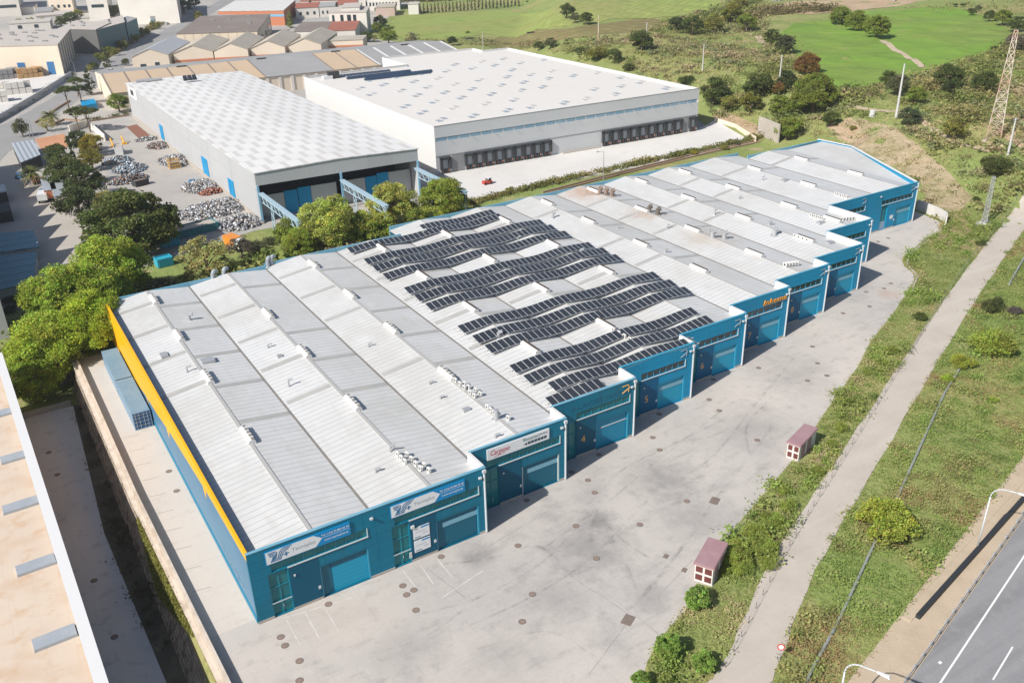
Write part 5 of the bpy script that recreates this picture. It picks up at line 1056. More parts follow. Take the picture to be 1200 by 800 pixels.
# walls at the right end of the dock yard; kerb path behind the terrace
wallpx([(837, 144), (862, 152), (885, 167)], 1.8, .4, 'pale retaining wall at the right end of the dock yard', 'retaining_wall', m_cream)
q = [gp(*p) for p in ((888, 158), (894, 160), (912, 168))]; b = MB()
for a, c in zip(q, q[1:]):
    d_ = Vector((c-a)[:2]); L_ = d_.length; u = d_/L_; b.fbox((a.x, a.y, ZG), u, (-u.y, u.x), 0, L_, -.2, .2, 0, 6.5)
b.build('retaining_wall', m_plinth, label='tall stained concrete wall in the trees behind the last unit', cat='wall', org=tuple(q[0]))
P_ = [at(*p, ZG) for p in ((640, 228), (700, 212), (760, 197), (830, 180), (906, 164))]
b = MB()
for off in (0, 1.6):
    for a, c in zip(P_, P_[1:]):
        d_ = Vector((c-a)[:2]); L_ = d_.length; u = d_/L_; b.fbox((a.x, a.y+off, ZG), u, (-u.y, u.x), 0, L_, -.2, .2, 0, .45)
b.build('channel_kerb', m_rail, label='pair of brown kerbs running behind the terrace beside the hedge', cat='kerb', org=(P_[0].x, P_[0].y, ZG))
# ================================================================== town buildings
def bldg(A, B, C, zr, lab, roofm, wallm, name='warehouse', cat='warehouse', gable=None, rise=2., openings=(), band=None, ribs=0, grp=None, sky=0, over=.25, z=ZG):
    a, b_, c = [Vector(at(*p, zr)[:2]) for p in (A, B, C)]; d = b_+c-a
    u, v = b_-a, c-a; W_, D_ = u.length, v.length; u /= W_; v /= D_
    t = thing(name, lab, cat, (a.x, a.y, z), grp); o_ = (a.x, a.y, 0)
    P = lambda s, r, zz: (a.x+u.x*s+v.x*r, a.y+u.y*s+v.y*r, zz)
    w = MB()
    if gable is None:
        w.hexa([P(0, 0, z), P(W_, 0, z), P(W_, D_, z), P(0, D_, z), P(0, 0, zr-.3), P(W_, 0, zr-.3), P(W_, D_, zr-.3), P(0, D_, zr-.3)]).build('wall', wallm, t)
        r = MB().hexa([P(-over, -over, zr-.297), P(W_+over, -over, zr-.297), P(W_+over, D_+over, zr-.297), P(-over, D_+over, zr-.297), P(-over, -over, zr), P(W_+over, -over, zr), P(W_+over, D_+over, zr), P(-over, D_+over, zr)]).build('roof', roofm, t)
    elif gable == 'v':                                   # ridge runs away from the viewer
        m_ = W_/2
        w.face([P(0, 0, z), P(W_, 0, z), P(W_, 0, zr), P(m_, 0, zr+rise), P(0, 0, zr)]).face([P(W_, D_, z), P(0, D_, z), P(0, D_, zr), P(m_, D_, zr+rise), P(W_, D_, zr)])
        w.face([P(0, D_, z), P(0, 0, z), P(0, 0, zr), P(0, D_, zr)]).face([P(W_, 0, z), P(W_, D_, z), P(W_, D_, zr), P(W_, 0, zr)]).build('wall', wallm, t)
        r = MB()
        for s0, s1, z0, z1 in ((-.3, m_, zr-.05, zr+rise+.02), (m_, W_+.3, zr+rise+.02, zr-.05)):
            r.hexa([P(s0, -.3, z0+.01), P(s1, -.3, z1+.01), P(s1, D_+.3, z1+.01), P(s0, D_+.3, z0+.01), P(s0, -.3, z0+.22), P(s1, -.3, z1+.22), P(s1, D_+.3, z1+.22), P(s0, D_+.3, z0+.22)])
        r = r.build('roof', roofm, t)
    else:                                                # ridge parallel to the near front
        m_ = D_/2
        w.face([P(0, 0, z), P(W_, 0, z), P(W_, 0, zr), P(0, 0, zr)]).face([P(W_, D_, z), P(0, D_, z), P(0, D_, zr), P(W_, D_, zr)])
        w.face([P(0, D_, z), P(0, 0, z), P(0, 0, zr), P(0, m_, zr+rise), P(0, D_, zr)]).face([P(W_, 0, z), P(W_, D_, z), P(W_, D_, zr), P(W_, m_, zr+rise), P(W_, 0, zr)]).build('wall', wallm, t)
        r = MB()
        for r0, r1, z0, z1 in ((-.3, m_, zr-.05, zr+rise+.02), (m_, D_+.3, zr+rise+.02, zr-.05)):
            r.hexa([P(-.3, r0, z0+.01), P(W_+.3, r0, z0+.01), P(W_+.3, r1, z1+.01), P(-.3, r1, z1+.01), P(-.3, r0, z0+.22), P(W_+.3, r0, z0+.22), P(W_+.3, r1, z1+.22), P(-.3, r1, z1+.22)])
        r = r.build('roof', roofm, t)
    for (face, s0, s1, z0, z1, nm, mm) in openings:      # s in fractions along the face
        if face == 'n': q = MB().fbox(o_, u, v, s0*W_, s1*W_, -.14, .05, z0, z1)
        else: q = MB().fbox((b_.x, b_.y, 0), v, -u if False else Vector((v.y, -v.x)), s0*D_, s1*D_, -.05, .14, z0, z1)
        q.build(nm, mm, t)
    if band: MB().fbox(o_, u, v, -.05, W_+.05, -.12, -.02, band[0], band[1]).build('band', band[2], t)
    for q in range(ribs): MB().fbox((b_.x, b_.y, 0), v, Vector((v.y, -v.x)), (q+.5)*D_/ribs-.6, (q+.5)*D_/ribs+.6, .0, .35, z, zr-.35).build('pilaster', m_mgrey, t)
    for q in range(sky):
        s, rr_ = rng.uniform(.05, .95)*W_, rng.uniform(.06, .94)*D_
        if gable is None: MB().fbox(P(s, rr_, 0), u, v, -1.1, 1.1, -1.1, 1.1, zr+.005, zr+.5).build('roof_light', m_mgrey, r)
    return t
wn = lambda f, a, b_, z0, z1: (f, a, b_, z0, z1, 'window', m_dglass)
dr = lambda f, a, b_, z0, z1, m_=None: (f, a, b_, z0, z1, 'door', m_ or m_vblue)
bldg((-60, 56), (67, 52), (-30, 37), 10.8, 'big cream warehouse with grey pilastered end wall and two dark dock openings', m_lroof, m_cream, ribs=7, sky=26, openings=[dr('n', .585, .655, ZG, 3), dr('n', .86, .925, ZG, 3)])
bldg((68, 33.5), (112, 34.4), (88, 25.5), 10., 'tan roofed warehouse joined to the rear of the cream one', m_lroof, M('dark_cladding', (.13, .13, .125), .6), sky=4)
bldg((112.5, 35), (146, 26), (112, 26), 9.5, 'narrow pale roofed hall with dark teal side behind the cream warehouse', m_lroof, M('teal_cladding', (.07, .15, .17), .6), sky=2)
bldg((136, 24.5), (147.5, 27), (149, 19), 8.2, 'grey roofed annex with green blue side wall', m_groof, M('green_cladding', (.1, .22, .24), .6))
bldg((137, -2), (206, -4), (150, -16), 14., 'wide pale windowless factory at the top edge left of the road', m_lroof, m_cwhite, openings=[dr('n', .1, .2, ZG, 2, m_mgrey), dr('n', .5, .58, ZG, 2, m_mgrey)])
bldg((100, -3), (124, -4), (106, -14), 13, 'white block with grey side at the top edge', m_lroof, m_cwhite, openings=[wn('n', .2, .8, 6, 8)])
bldg((-20, -6), (19, -8), (-12, -18), 13., 'white block at the top left corner', m_lroof, m_cwhite, openings=[wn('n', .3, .9, 3, 5)])
bldg((55, -2), (83, -3), (60, -9), 9, 'cream building with row of small openings at the top edge', m_lroof, m_cream, openings=[wn('n', .1, .2, 2, 4), wn('n', .35, .45, 2, 4), wn('n', .6, .7, 2, 4), wn('n', .8, .9, 2, 4)])
bldg((14, 9), (40, 8), (18, 5), 2.5, 'low white shed in front of the corner block', m_lroof, m_cwhite)
bldg((40, 14.5), (60, 13), (44, 9), 3, 'low pale canopy shed beside the low white shed', m_groof, m_cwhite)
bldg((42, 19), (82, 16), (46, 14.5), 2., 'long low pale roof behind the cream warehouse', m_lroof, m_cwhite)
bldg((10, 28), (58, 25), (14, 24), 2.5, 'long low white building behind the dark bushes', m_lroof, m_cwhite, openings=[wn('n', .2, .3, -1, 1), wn('n', .6, .7, -1, 1)])
bldg((255, 13), (332, 12), (276, 1), 6.5, 'big white ribbed roof with terracotta front behind the brown roof', M('white_ribbed_roof', (.62, .61, .59), .7, lines=(((1, .1, 0), 6, 1.2, (.4, .39, .37), .6),)), m_terra, band=(2.5, 4, m_skyb))
bldg((207, 39.5), (301, 36.5), (235, 19), 7.5, 'wide dark brown roofed factory with cream ribbed front', m_broof, M('ribbed_cream', (.62, .53, .42), .8, lines=(((1, 0, 0), 4, .9, (.45, .38, .3), .6),)), sky=6, openings=[wn('r', .2, .3, 0, 3), wn('r', .5, .6, 0, 3), wn('r', .75, .9, 0, 3)])
gl_ = 'gabled sheds in the row'
bldg((154, 67), (197, 64), (183, 52), 4.2, 'grey roofed gabled shed at the left end of the row beside the road', M('zinc_roof', (.45, .46, .47), .5, lines=(((.3, 1, 0), 1.8, .3, (.36, .37, .38), .6),)), m_cream, gable='v', rise=3.2, grp=gl_, openings=[wn('n', .2, .35, -1, .6), wn('n', .6, .72, -1, 1)])
bldg((203, 63), (249, 60), (226, 49), 4., 'cream gabled shed second from the left, behind the two bushes', m_oroof, m_cream, gable='v', rise=3.2, grp=gl_, band=(-.2, .8, m_terra), openings=[wn('n', .3, .5, -2.5, -.5)])
bldg((250.5, 60), (290, 58), (273, 46), 4., 'cream gabled shed in the middle of the row', m_oroof, m_cream, gable='v', rise=3.2, grp=gl_, band=(-.2, .8, m_terra), openings=[wn('n', .1, .3, -2.5, -.5), wn('n', .7, .9, -2.5, -.5)])
bldg((294, 57), (333.5, 55), (316, 43), 4., 'cream gabled shed fourth in the row, creeper on its front', m_oroof, m_cream, gable='v', rise=3.2, grp=gl_, band=(-.2, .8, m_terra))
bldg((338, 54), (376, 52), (360, 40.5), 4., 'cream gabled shed at the right end of the row', m_oroof, m_cream, gable='v', rise=3.2, grp=gl_, band=(-.2, .8, m_terra), openings=[wn('n', .45, .65, -2.5, -.3)])
bldg((378, 48), (425, 46), (384, 43), 3.4, 'low cream lean-to with terracotta stripe right of the gables', m_oroof, m_cream, band=(-.2, .7, m_terra))
bldg((344, 37), (382, 36.2), (354, 26), 4.6, 'white building with dark brown roof behind the gabled row', m_broof, m_cwhite, openings=[wn('n', .2, .4, -1, 1)])
bldg((382.5, 36.2), (416, 35), (390, 25.5), 4.6, 'white building with maroon tiled roof beside the brown roofed one', m_tile, m_cwhite, openings=[wn('n', .3, .5, -1, 1)])
bldg((385, 15), (429, 14), (391, 8.5), 9.5, 'two storey white office block with a few windows and dark side', m_lroof, m_cwhite, name='office_block', cat='office', openings=[wn('n', .3, .38, 4.5, 8), wn('n', .48, .58, 4.5, 8), wn('n', .64, .72, 4.5, 8), wn('n', .08, .14, 4.5, 8)])
bldg((400, 9), (421, 8), (404, 4), 11.5, 'white plant room on top of the office block', m_lroof, m_cwhite, name='plant_room', cat='building')
hz = 'red roofed houses at the top edge'
for k, (A_, B_, C_, lb) in enumerate((((346, 10), (373, 8.5), (350, 5), 'low house with red roof left of the dark conifer'), ((374, 8.5), (392, 7.5), (378, 4.5), 'grey roofed house right of the dark conifer'), ((352, 2), (428, -.5), (356, -5), 'long low terracotta roofed terrace at the very top edge'), ((395, 6), (418, 5), (398, 1.5), 'red roofed house behind the office block'))):
    bldg(A_, B_, C_, 3.6, lb, m_tile if k != 1 else m_groof, m_cwhite, gable='u', rise=1.8, name='house', cat='house', grp=hz, openings=[wn('n', .15, .25, -1, 1), wn('n', .45, .55, -1, 1), wn('n', .75, .85, -1, 1)])
bldg((430, -1), (468, -2), (433, -6), 5, 'long cream block with small dark windows at the top edge', m_oroof, m_cwhite, name='apartment_block', cat='building', openings=[wn('n', .06+q*.1, .11+q*.1, 0, 2.4) for q in range(9)])
bldg((440, 9), (462, 8), (443, 4.5), 3, 'pinkish low building at the foot of the pale field', m_oroof, M('pink_render', (.55, .42, .36), .8), name='house', cat='house')
bldg((478, 5), (490, 4.6), (480, 2.6), 4, 'white house among the dark cypresses', m_lroof, m_cwhite, name='house', cat='house')
# long tan and grey roofed hall behind the grey hall: one building, roof panels differ
a, b_ = Vector(at(130, 110, 3.4)[:2]), Vector(at(380, 83.5, 3.4)[:2]); U5 = (b_-a).normalized(); V5 = Vector((-U5.y, U5.x)); L5 = (Vector(at(524, 58.5, 3.4)[:2])-a).dot(U5); W5 = 60.
t = thing('long_hall', 'very long low hall with alternating tan and grey roof stretches behind the grey hall', 'hall', (a.x, a.y, ZG)); P = lambda s, r, zz: (a.x+U5.x*s+V5.x*r, a.y+U5.y*s+V5.y*r, zz)
w = MB(); w.face([P(0, W5, ZG), P(0, 0, ZG), P(0, 0, 3.4), P(0, W5/2, 6.4), P(0, W5, 3.4)]).face([P(0, 0, ZG), P(L5, 0, ZG), P(L5, 0, 3.4), P(0, 0, 3.4)]).face([P(L5, 0, ZG), P(L5, W5, ZG), P(L5, W5, 3.4), P(L5, W5/2, 6.4), P(L5, 0, 3.4)]).face([P(L5, W5, ZG), P(0, W5, ZG), P(0, W5, 3.4), P(L5, W5, 3.4)]).build('wall', m_cream, t)
def rx_(px, py): return (Vector(at(px, py, 3.6)[:2])-a).dot(U5)
segs = [(0, rx_(312, 90), m_tan, m_broof), (rx_(312, 90), rx_(390, 82), m_groof, m_groof), (rx_(390, 82), rx_(428, 70), m_tan, m_broof), (rx_(428, 70), L5, m_groof, m_wwhite)]
for s0, s1, mm, lm in segs:
    r = MB().hexa([P(s0, -.4, 3.37), P(s1, -.4, 3.37), P(s1, W5/2, 6.4), P(s0, W5/2, 6.4), P(s0, -.4, 3.6), P(s1, -.4, 3.6), P(s1, W5/2, 6.63), P(s0, W5/2, 6.63)]).build('roof', mm, t)
    n = max(2, int((s1-s0)/8.5))
    for q in range(n+1):
        s = s0+.35+(s1-s0-.7)*q/n; wd = .28 if lm is m_broof else .5
        if lm is m_groof: continue
        MB().hexa([P(s-wd, -.4, 3.603), P(s+wd, -.4, 3.603), P(s+wd, W5/2-.3, 6.6), P(s-wd, W5/2-.3, 6.6), P(s-wd, -.4, 3.7), P(s+wd, -.4, 3.7), P(s+wd, W5/2-.3, 6.73), P(s-wd, W5/2-.3, 6.73)]).build('roof_strip', lm, r)
MB().hexa([P(0, W5/2, 6.4), P(L5, W5/2, 6.4), P(L5, W5+.4, 3.37), P(0, W5+.4, 3.37), P(0, W5/2, 6.625), P(L5, W5/2, 6.625), P(L5, W5+.4, 3.6), P(0, W5+.4, 3.6)]).build('roof', m_groof, t)
for q in range(9): MB().fbox(P(30+q*34, W5/2-1.4, 0), U5, V5, 0, 4, 0, 1.2, 6.4, 6.95).build('ridge_vent', m_dgrey, t)
for q in range(14): MB().fbox(P(60+q*5.2, 0, 0), U5, V5, 0, 1.2, -.3, -.01, ZG, 3.0).build('front_column', m_cwhite, t)
# ================================================================== poles and pylons
def pole(b, hh, lab, r0=.22, r1=.14, name='utility_pole', cat='pole', mat=None, lean=(0, 0), arm=0):
    p = gp(*b); t = thing(name, lab, cat, tuple(p), 'tall poles on the hillside'); q = (p.x+lean[0], p.y+lean[1], p.z+hh)
    MB().cyl((p.x, p.y, p.z-.4), q, r0, r1, 8).build('shaft', mat or m_pole, t)
    if arm: MB().cyl((q[0]-arm, q[1], q[2]-.5), (q[0]+arm, q[1], q[2]-.5), .07, .07, 6).cyl((q[0]-arm*.8, q[1], q[2]-.5), (q[0]-arm*.8, q[1], q[2]-.1), .06, .06, 6).cyl((q[0]+arm*.8, q[1], q[2]-.5), (q[0]+arm*.8, q[1], q[2]-.1), .06, .06, 6).build('crossarm', m_metal, t)
    MB().box(p.x-.4, p.x+.4, p.y-.4, p.y+.4, p.z-.5, p.z+.2).build('footing', m_plinth, t)
pole((1050, 138), 15.2, 'tallest pale concrete pole rising above the slope behind the last unit', .4, .2)
pole((1181, 182), 9.2, 'pale pole right of the red lattice pylon', .3, .16, arm=.9)
pole((912, 108), 12.3, 'pale pole in front of the rust coloured tree', .3, .16)
pole((823, 84), 10.2, 'pale pole on the meadow right above the white warehouse', .26, .14)
pole((757, 58), 11, 'pale pole beside the round dark bush beyond the white warehouse', .26, .14)
pole((701, 49), 11, 'thin rusty lattice mast far off by the pale fields', .3, .15, mat=m_lat)
pole((566, 58), 9, 'thin pole with a white top behind the white warehouse parapet', .14, .1)
def lattice(b, hh, w, lab, mat, arms, n=7, r=.07, grp='lattice pylons on the slope', cut=.25):
    p = gp(*b); t = thing('lattice_pylon', lab, 'pylon', tuple(p), grp); lg = []
    cs = [(-1, -1), (1, -1), (1, 1), (-1, 1)]; R_ = Matrix.Rotation(.5, 2)
    C = lambda i, k: (lambda q, f: (p.x+q.x*f, p.y+q.y*f, p.z+hh*k))(R_ @ Vector(cs[i % 4]), w*(1-(1-cut)*k))
    for i in range(4): MB().cyl(C(i, 0), C(i, 1), r*1.6, r*1.2, 5).build('leg', mat, t)
    b_ = MB()
    for k in range(n):
        for i in range(4): b_.cyl(C(i, k/n), C(i+1, (k+1)/n), r, r, 4, False).cyl(C(i+1, k/n), C(i, (k+1)/n), r, r, 4, False).cyl(C(i, (k+1)/n), C(i+1, (k+1)/n), r, r, 4, False)
    b_.build('bracing', mat, t)
    for z, a in arms:
        f = R_ @ Vector((1, 0)); q = MB()
        for s in (-1, 1): q.cyl((p.x, p.y, p.z+z), (p.x+f.x*a*s, p.y+f.y*a*s, p.z+z+.1), r*1.3, r, 5).cyl((p.x, p.y, p.z+z+.7), (p.x+f.x*a*s, p.y+f.y*a*s, p.z+z+.12), r, r, 5)
        q.build('crossarm', mat, t)
    for i in range(4): c = C(i, 0); MB().box(c[0]-.5, c[0]+.5, c[1]-.5, c[1]+.5, c[2]-2, c[2]+.1).build('footing', m_plinth, t)
lattice((1164, 163), 27, 1.75, 'tall red and cream lattice pylon running out of the top right', m_lat, ((20, 4), (24.5, 3.2)), 11, .065)
lattice((1153, 262), 10.6, .55, 'short grey lattice pylon beside the gravel track', m_metal, ((9.8, 1.3),), 10, .045, cut=.6)
p = gp(1153, 263); MB().prism([(p.x-2.4, p.y-1.3), (p.x+2.2, p.y-1.8), (p.x+2.6, p.y+1.2), (p.x-1.8, p.y+1.6)], p.z-1.5, p.z+.25).build('concrete_pad', m_whitew, label='pale concrete pad under the short grey lattice pylon', cat='concrete pad', org=tuple(p))
def dock_lamp(b, hh, lab, grp='lamps around the docks and roads', z=ZG):
    p = at(*b, z); t = thing('street_lamp', lab, 'street lamp', tuple(p), grp); MB().cyl((p.x, p.y, z), (p.x, p.y, z+hh), .12, .07, 8).cyl((p.x, p.y, z+hh), (p.x-1.6, p.y+.3, z+hh+.25), .05, .05, 6).build('pole', m_mgrey, t); MB().box(p.x-2.2, p.x-1.5, p.y+.15, p.y+.45, z+hh+.2, z+hh+.36).build('lamp_head', m_mgrey, t)
dock_lamp((707, 212), 8.0, 'dark street lamp standing at the hedge of the white dock yard')
for x, y, lb in ((90, 92, 'thin lamp before the pilastered wall of the cream warehouse'), (41, 168, 'pair post lamp at the entrance by the palms, right'), (37, 166, 'pair post lamp at the entrance by the palms, left'), (161, 48, 'thin lamp at the bend of the estate road'), (217, 17, 'thin lamp near the top of the estate road')): dock_lamp((x, y), 7.5, lb)
for x, y, c_, lb in ((196, 29, m_whiteglossy, 'white car far up the estate road'), (138, 91, m_vred, 'red car on the forecourt left of the tan roofed hall'), (131, 84, m_whiteglossy, 'white car parked by the trees before the grey roofed shed'), (178, 26, m_mgrey, 'grey car among the bright stalls beside the road'), (1048, 1, m_whiteglossy, 'white vehicle in the far quarry at the top edge'), (412, 22, m_mgrey, 'grey car before the white office block'), (365, 19, m_mgrey, 'dark car beside the red roofed houses'), (456, 16, m_whiteglossy, 'white car at the corner of the pale field')):
    if x == 1048:
        p = gp(x, y); ob = car((x, y), lb, c_, .4, z=p.z)
    else: car((x, y), lb, c_, .9)
heap((912, 6), 9, 5, 260, [(.3, .29, .28), (.36, .34, .32)], 'grey cone of gravel at the far quarry', 'gravel_heap', 'gravel heap', z=8)
for k, (x, y, c_, lb) in enumerate(((176, 24, m_cyan, 'cyan stall roof among the trees by the road'), (184, 23, m_tan, 'orange stall roof nearest the road bend'), (168, 22, m_tan, 'orange stall roof left of the cyan one'), (158, 36, m_tan, 'small sandy shelter beside the road trees'))):
    lowbox([(x, y), (x+6, y-.6), (x+8, y-2.6), (x+2, y-2)], lb, 2.6, c_, m_cwhite, 'market_stall', 'stall')
p = gp(1022, 136); MB().cyl((p.x, p.y, p.z-.2), (p.x, p.y, p.z+1.5), .9, .8, 12).cyl((p.x, p.y, p.z+1.5), (p.x, p.y, p.z+1.75), .8, .4, 12).build('water_tank', m_pole, label='small round grey tank at the end of the dirt path', cat='tank', org=tuple(p))
# ================================================================== vegetation
def leaves(C, S, T, R, up=.35):
    n = len(C); a = R.normal(size=(n, 3)); a[:, 2] = a[:, 2]*.6; a /= np.linalg.norm(a, axis=1)[:, None]
    b = R.normal(size=(n, 3)); b[:, 2] *= .6; b -= a*(a*b).sum(1)[:, None]; b /= np.linalg.norm(b, axis=1)[:, None]
    a *= S[:, None]; b *= S[:, None]*.62
    V = np.stack([C+a, C+b, C-a*.8, C-b], 1).reshape(-1, 3); F = np.arange(4*n).reshape(n, 4)
    return V, F, np.repeat(T, 4, 0)
def crown_mesh(name, seed, ncl, nleaf, leaf, flat=.85, lump=.3, bottom=-.55, holes=.0, taper=0.):
    R = np.random.default_rng(seed); cl = []
    while len(cl) < ncl:
        p = R.uniform(-1, 1, 3); d = np.linalg.norm(p)
        if d > 1 or d < .35 or p[2] < bottom: continue
        if R.random() > (d**1.5): continue
        if taper: p[:2] *= (1-taper*(p[2]+1)/2)
        cl.append(p*np.array([.82, .82, .82*flat]))
    cl = np.array(cl); rad = lump*R.uniform(.45, 1.5, ncl); ct = R.uniform(.72, 1.28, (ncl, 1))*(1+R.uniform(-.08, .08, (ncl, 3)))
    k = R.integers(ncl, size=nleaf); d = R.normal(size=(nleaf, 3)); d /= np.linalg.norm(d, axis=1)[:, None]; d[:, 2] = np.where(d[:, 2] < -.3, -d[:, 2]*.5, d[:, 2])
    C = cl[k]+d*(rad[k]*np.cbrt(R.uniform(.25, 1.1, nleaf)))[:, None]*np.array([1, 1, .85])
    T = ct[k]*R.uniform(.7, 1.35, (nleaf, 1))*(1+R.uniform(-.17, .17, (nleaf, 3)))
    V, F, T = leaves(C, leaf*R.uniform(.6, 1.3, nleaf), T, R)
    return np_mesh(name, V, F, m_leaf, T)
def trunk_mesh(name, seed, hgt=1.2, r=.07, limbs=6):
    R = random.Random(seed); b = MB(); P = [Vector((0, 0, -hgt-.1))]
    for i in range(3): P.append(Vector((R.uniform(-.05, .05), R.uniform(-.05, .05), -hgt+hgt*(i+1)/3*.9)))
    for i, (p, q) in enumerate(zip(P, P[1:])): b.cyl(p, q, r*(1.25-.2*i), r*(1.05-.2*i), 7, False)
    for i in range(limbs):
        a = 6.283*i/limbs+R.uniform(-.4, .4); s = P[2] if i % 2 else P[3]; e = Vector((math.cos(a)*.55, math.sin(a)*.55, R.uniform(.0, .5))); m_ = s*.5+e*.5+Vector((0, 0, .08))
        b.cyl(s, m_, r*.5, r*.35, 5, False).cyl(m_, e, r*.35, r*.12, 5, False)
    me = bpy.data.meshes.new(name); me.from_pydata(b.v, [], b.f); me.materials.append(m_bark); return me
CROWN = {'big': [crown_mesh('crown', 10+i, 150, 34000, .027, .85, .17) for i in range(3)], 'mid': [crown_mesh('crown', 20+i, 60, 8000, .048, .85, .23) for i in range(4)],
         'dense': [crown_mesh('crown', 30+i, 210, 26000, .03, .8, .14) for i in range(2)], 'pine': [crown_mesh('crown', 40+i, 34, 4200, .055, .5, .24, -.3) for i in range(2)],
         'loose': [crown_mesh('crown', 50+i, 42, 3600, .045, .85, .2) for i in range(2)], 'cone': [crown_mesh('crown', 60+i, 50, 4200, .06, 1.9, .2, -1, taper=.8) for i in range(2)]}
BUSH = [crown_mesh('foliage', 70+i, 46, 9000, .042, .62, .26, -.2) for i in range(5)]; SPIKY = [crown_mesh('foliage', 80+i, 80, 8000, .058, .9, .17, -.6) for i in range(3)]
TRUNK = {'n': [trunk_mesh('trunk', 90+i) for i in range(3)], 'tall': [trunk_mesh('trunk', 95, 2.1, .06)]}
tn = 0
def tree(kind, px, py, rp, lab, col, name='broadleaf_tree', cat='tree', wide=1., grp='trees', sq=1.):
    """crown centre and crown radius (in pixels of the photograph) -> tree standing on the terrain"""
    global tn; tn += 1
    tk = 'tall' if kind == 'pine' else 'n'; th = 2.1 if kind == 'pine' else .72 if kind == 'dense' else 1.0
    up = 4.; rp = rp*1.14
    for _ in range(6):
        p = gp(px, py, up); r = rp*depth(Vector((p.x, p.y, p.z+up)))/FPX; up = r*(th*.8 if kind != 'cone' else 1.3)*sq
    t = bpy.data.objects.new(name, None); COL.objects.link(t); t.location = p; tag(t, lab, cat, grp); t.empty_display_size = .5
    c = bpy.data.objects.new('crown', CROWN[kind][tn % len(CROWN[kind])]); COL.objects.link(c); c.parent = t; c.location = (0, 0, up); c.scale = (r*wide, r*wide, r*sq*(1.1 if kind in ('dense', 'big') else 1)); c.rotation_euler = (0, 0, tn*1.7); c.color = (*col, 1)
    q = bpy.data.objects.new('trunk', TRUNK[tk][tn % len(TRUNK[tk])]); COL.objects.link(q); q.parent = t; q.location = (0, 0, up); q.scale = (r, r, up/th); q.rotation_euler = (0, 0, tn*.9)
    return t
def bush(px, py, rp, lab, col, spiky=False, wide=1., tall=1., grp='bushes', name='bush', cat='bush'):
    global tn; tn += 1
    up = .8
    for _ in range(5): p = gp(px, py, up); r = rp*depth(p)/FPX; up = r*.45*tall
    L_ = SPIKY if spiky else BUSH
    o = bpy.data.objects.new(name, L_[tn % len(L_)]); COL.objects.link(o); o.location = (p.x, p.y, p.z+r*(.35 if not spiky else .62)*tall); o.scale = (r*wide, r, r*tall); o.rotation_euler = (0, 0, tn*1.3 if wide == 1 else .4); o.color = (*col, 1)
    return tag(o, lab, cat, grp)
LG = (.225, .28, .042); MG = (.15, .185, .035); DG = (.075, .095, .028); DK = (.052, .07, .026); OL = (.185, .18, .05); YE = (.27, .2, .03); GR = (.11, .115, .06); RU = (.17, .1, .035); PA = (.27, .255, .1); BR = (.16, .24, .055)
# --- the big trees at the left
tree('big', 128, 318, 44, 'bright yellow green tree touching the back of the big dark round tree', LG)
tree('big', 74, 348, 40, 'bright yellow green tree farthest left, above the shaded lane', LG, wide=1.1)
tree('big', 112, 378, 40, 'bright green tree in front, at the back corner of the yellow banded wall', (.25, .31, .035))
tree('big', 62, 408, 44, 'bright green tree overhanging the dark lower yard', (.24, .3, .04), wide=1.1)
tree('big', 100, 345, 40, 'bright yellow green tree in the heart of the group at the terrace corner', LG)
tree('big', 36, 444, 34, 'bright green tree lowest of the group, behind the white parapet', (.2, .26, .035))
tree('dense', 150, 266, 58, 'very large dark round tree beside the recycling yard', (.085, .105, .03), sq=.8)
tree('mid', 98, 214, 24, 'dark olive pine left of the big round tree', (.06, .075, .028), 'pine_tree'); tree('mid', 74, 202, 22, 'dark pine beside the shaded lane, behind the trailers', DG, 'pine_tree'); tree('mid', 92, 240, 24, 'dark pine lowest of the cluster, above the sunlit lane', (.055, .07, .026), 'pine_tree')
tree('mid', 66, 182, 14, 'small dark pine near the terracotta terrace', DG, 'pine_tree'); tree('mid', 92, 166, 14, 'dark pine at the top of the cluster, by the white walled corner', DK, 'pine_tree'); tree('cone', 86, 192, 17, 'narrow dark cypress in the middle of the pine cluster', DK, 'cypress_tree', wide=.45)
tree('mid', 108, 170, 14, 'yellowish olive tree beside the white walled corner', (.2, .17, .03)); tree('mid', 106, 187, 14, 'lower yellowish olive tree above the scrap skips', (.17, .15, .03)); tree('loose', 122, 236, 15, 'pale greyish shrub tree against the big dark round tree', PA)
tree('pine', 88, 132, 11, 'flat crowned pine on the island, left of two', (.07, .08, .03), 'pine_tree'); tree('pine', 101, 132, 12, 'flat crowned pine on the island, right of two', (.075, .085, .03), 'pine_tree', wide=1.1)
tree('pine', 76, 107, 10, 'dark umbrella pine nearest the estate road', DG, 'pine_tree'); tree('pine', 92, 105, 9, 'dark umbrella pine beside the conifer', DK, 'pine_tree'); tree('pine', 88, 96, 9, 'umbrella pine behind two others at the estate road', DG, 'pine_tree'); tree('cone', 104, 97, 9, 'dark conifer before the tan roofed hall', DK, 'conifer_tree')
tree('mid', 138, 121, 12, 'bright green tree at the gable of the tan roofed hall', (.14, .18, .03)); tree('mid', 24, 150, 9, 'grey green tree on the apron by the estate road', GR, sq=1.3); tree('loose', 54, 146, 9, 'sparse tree on the entrance island', PA)
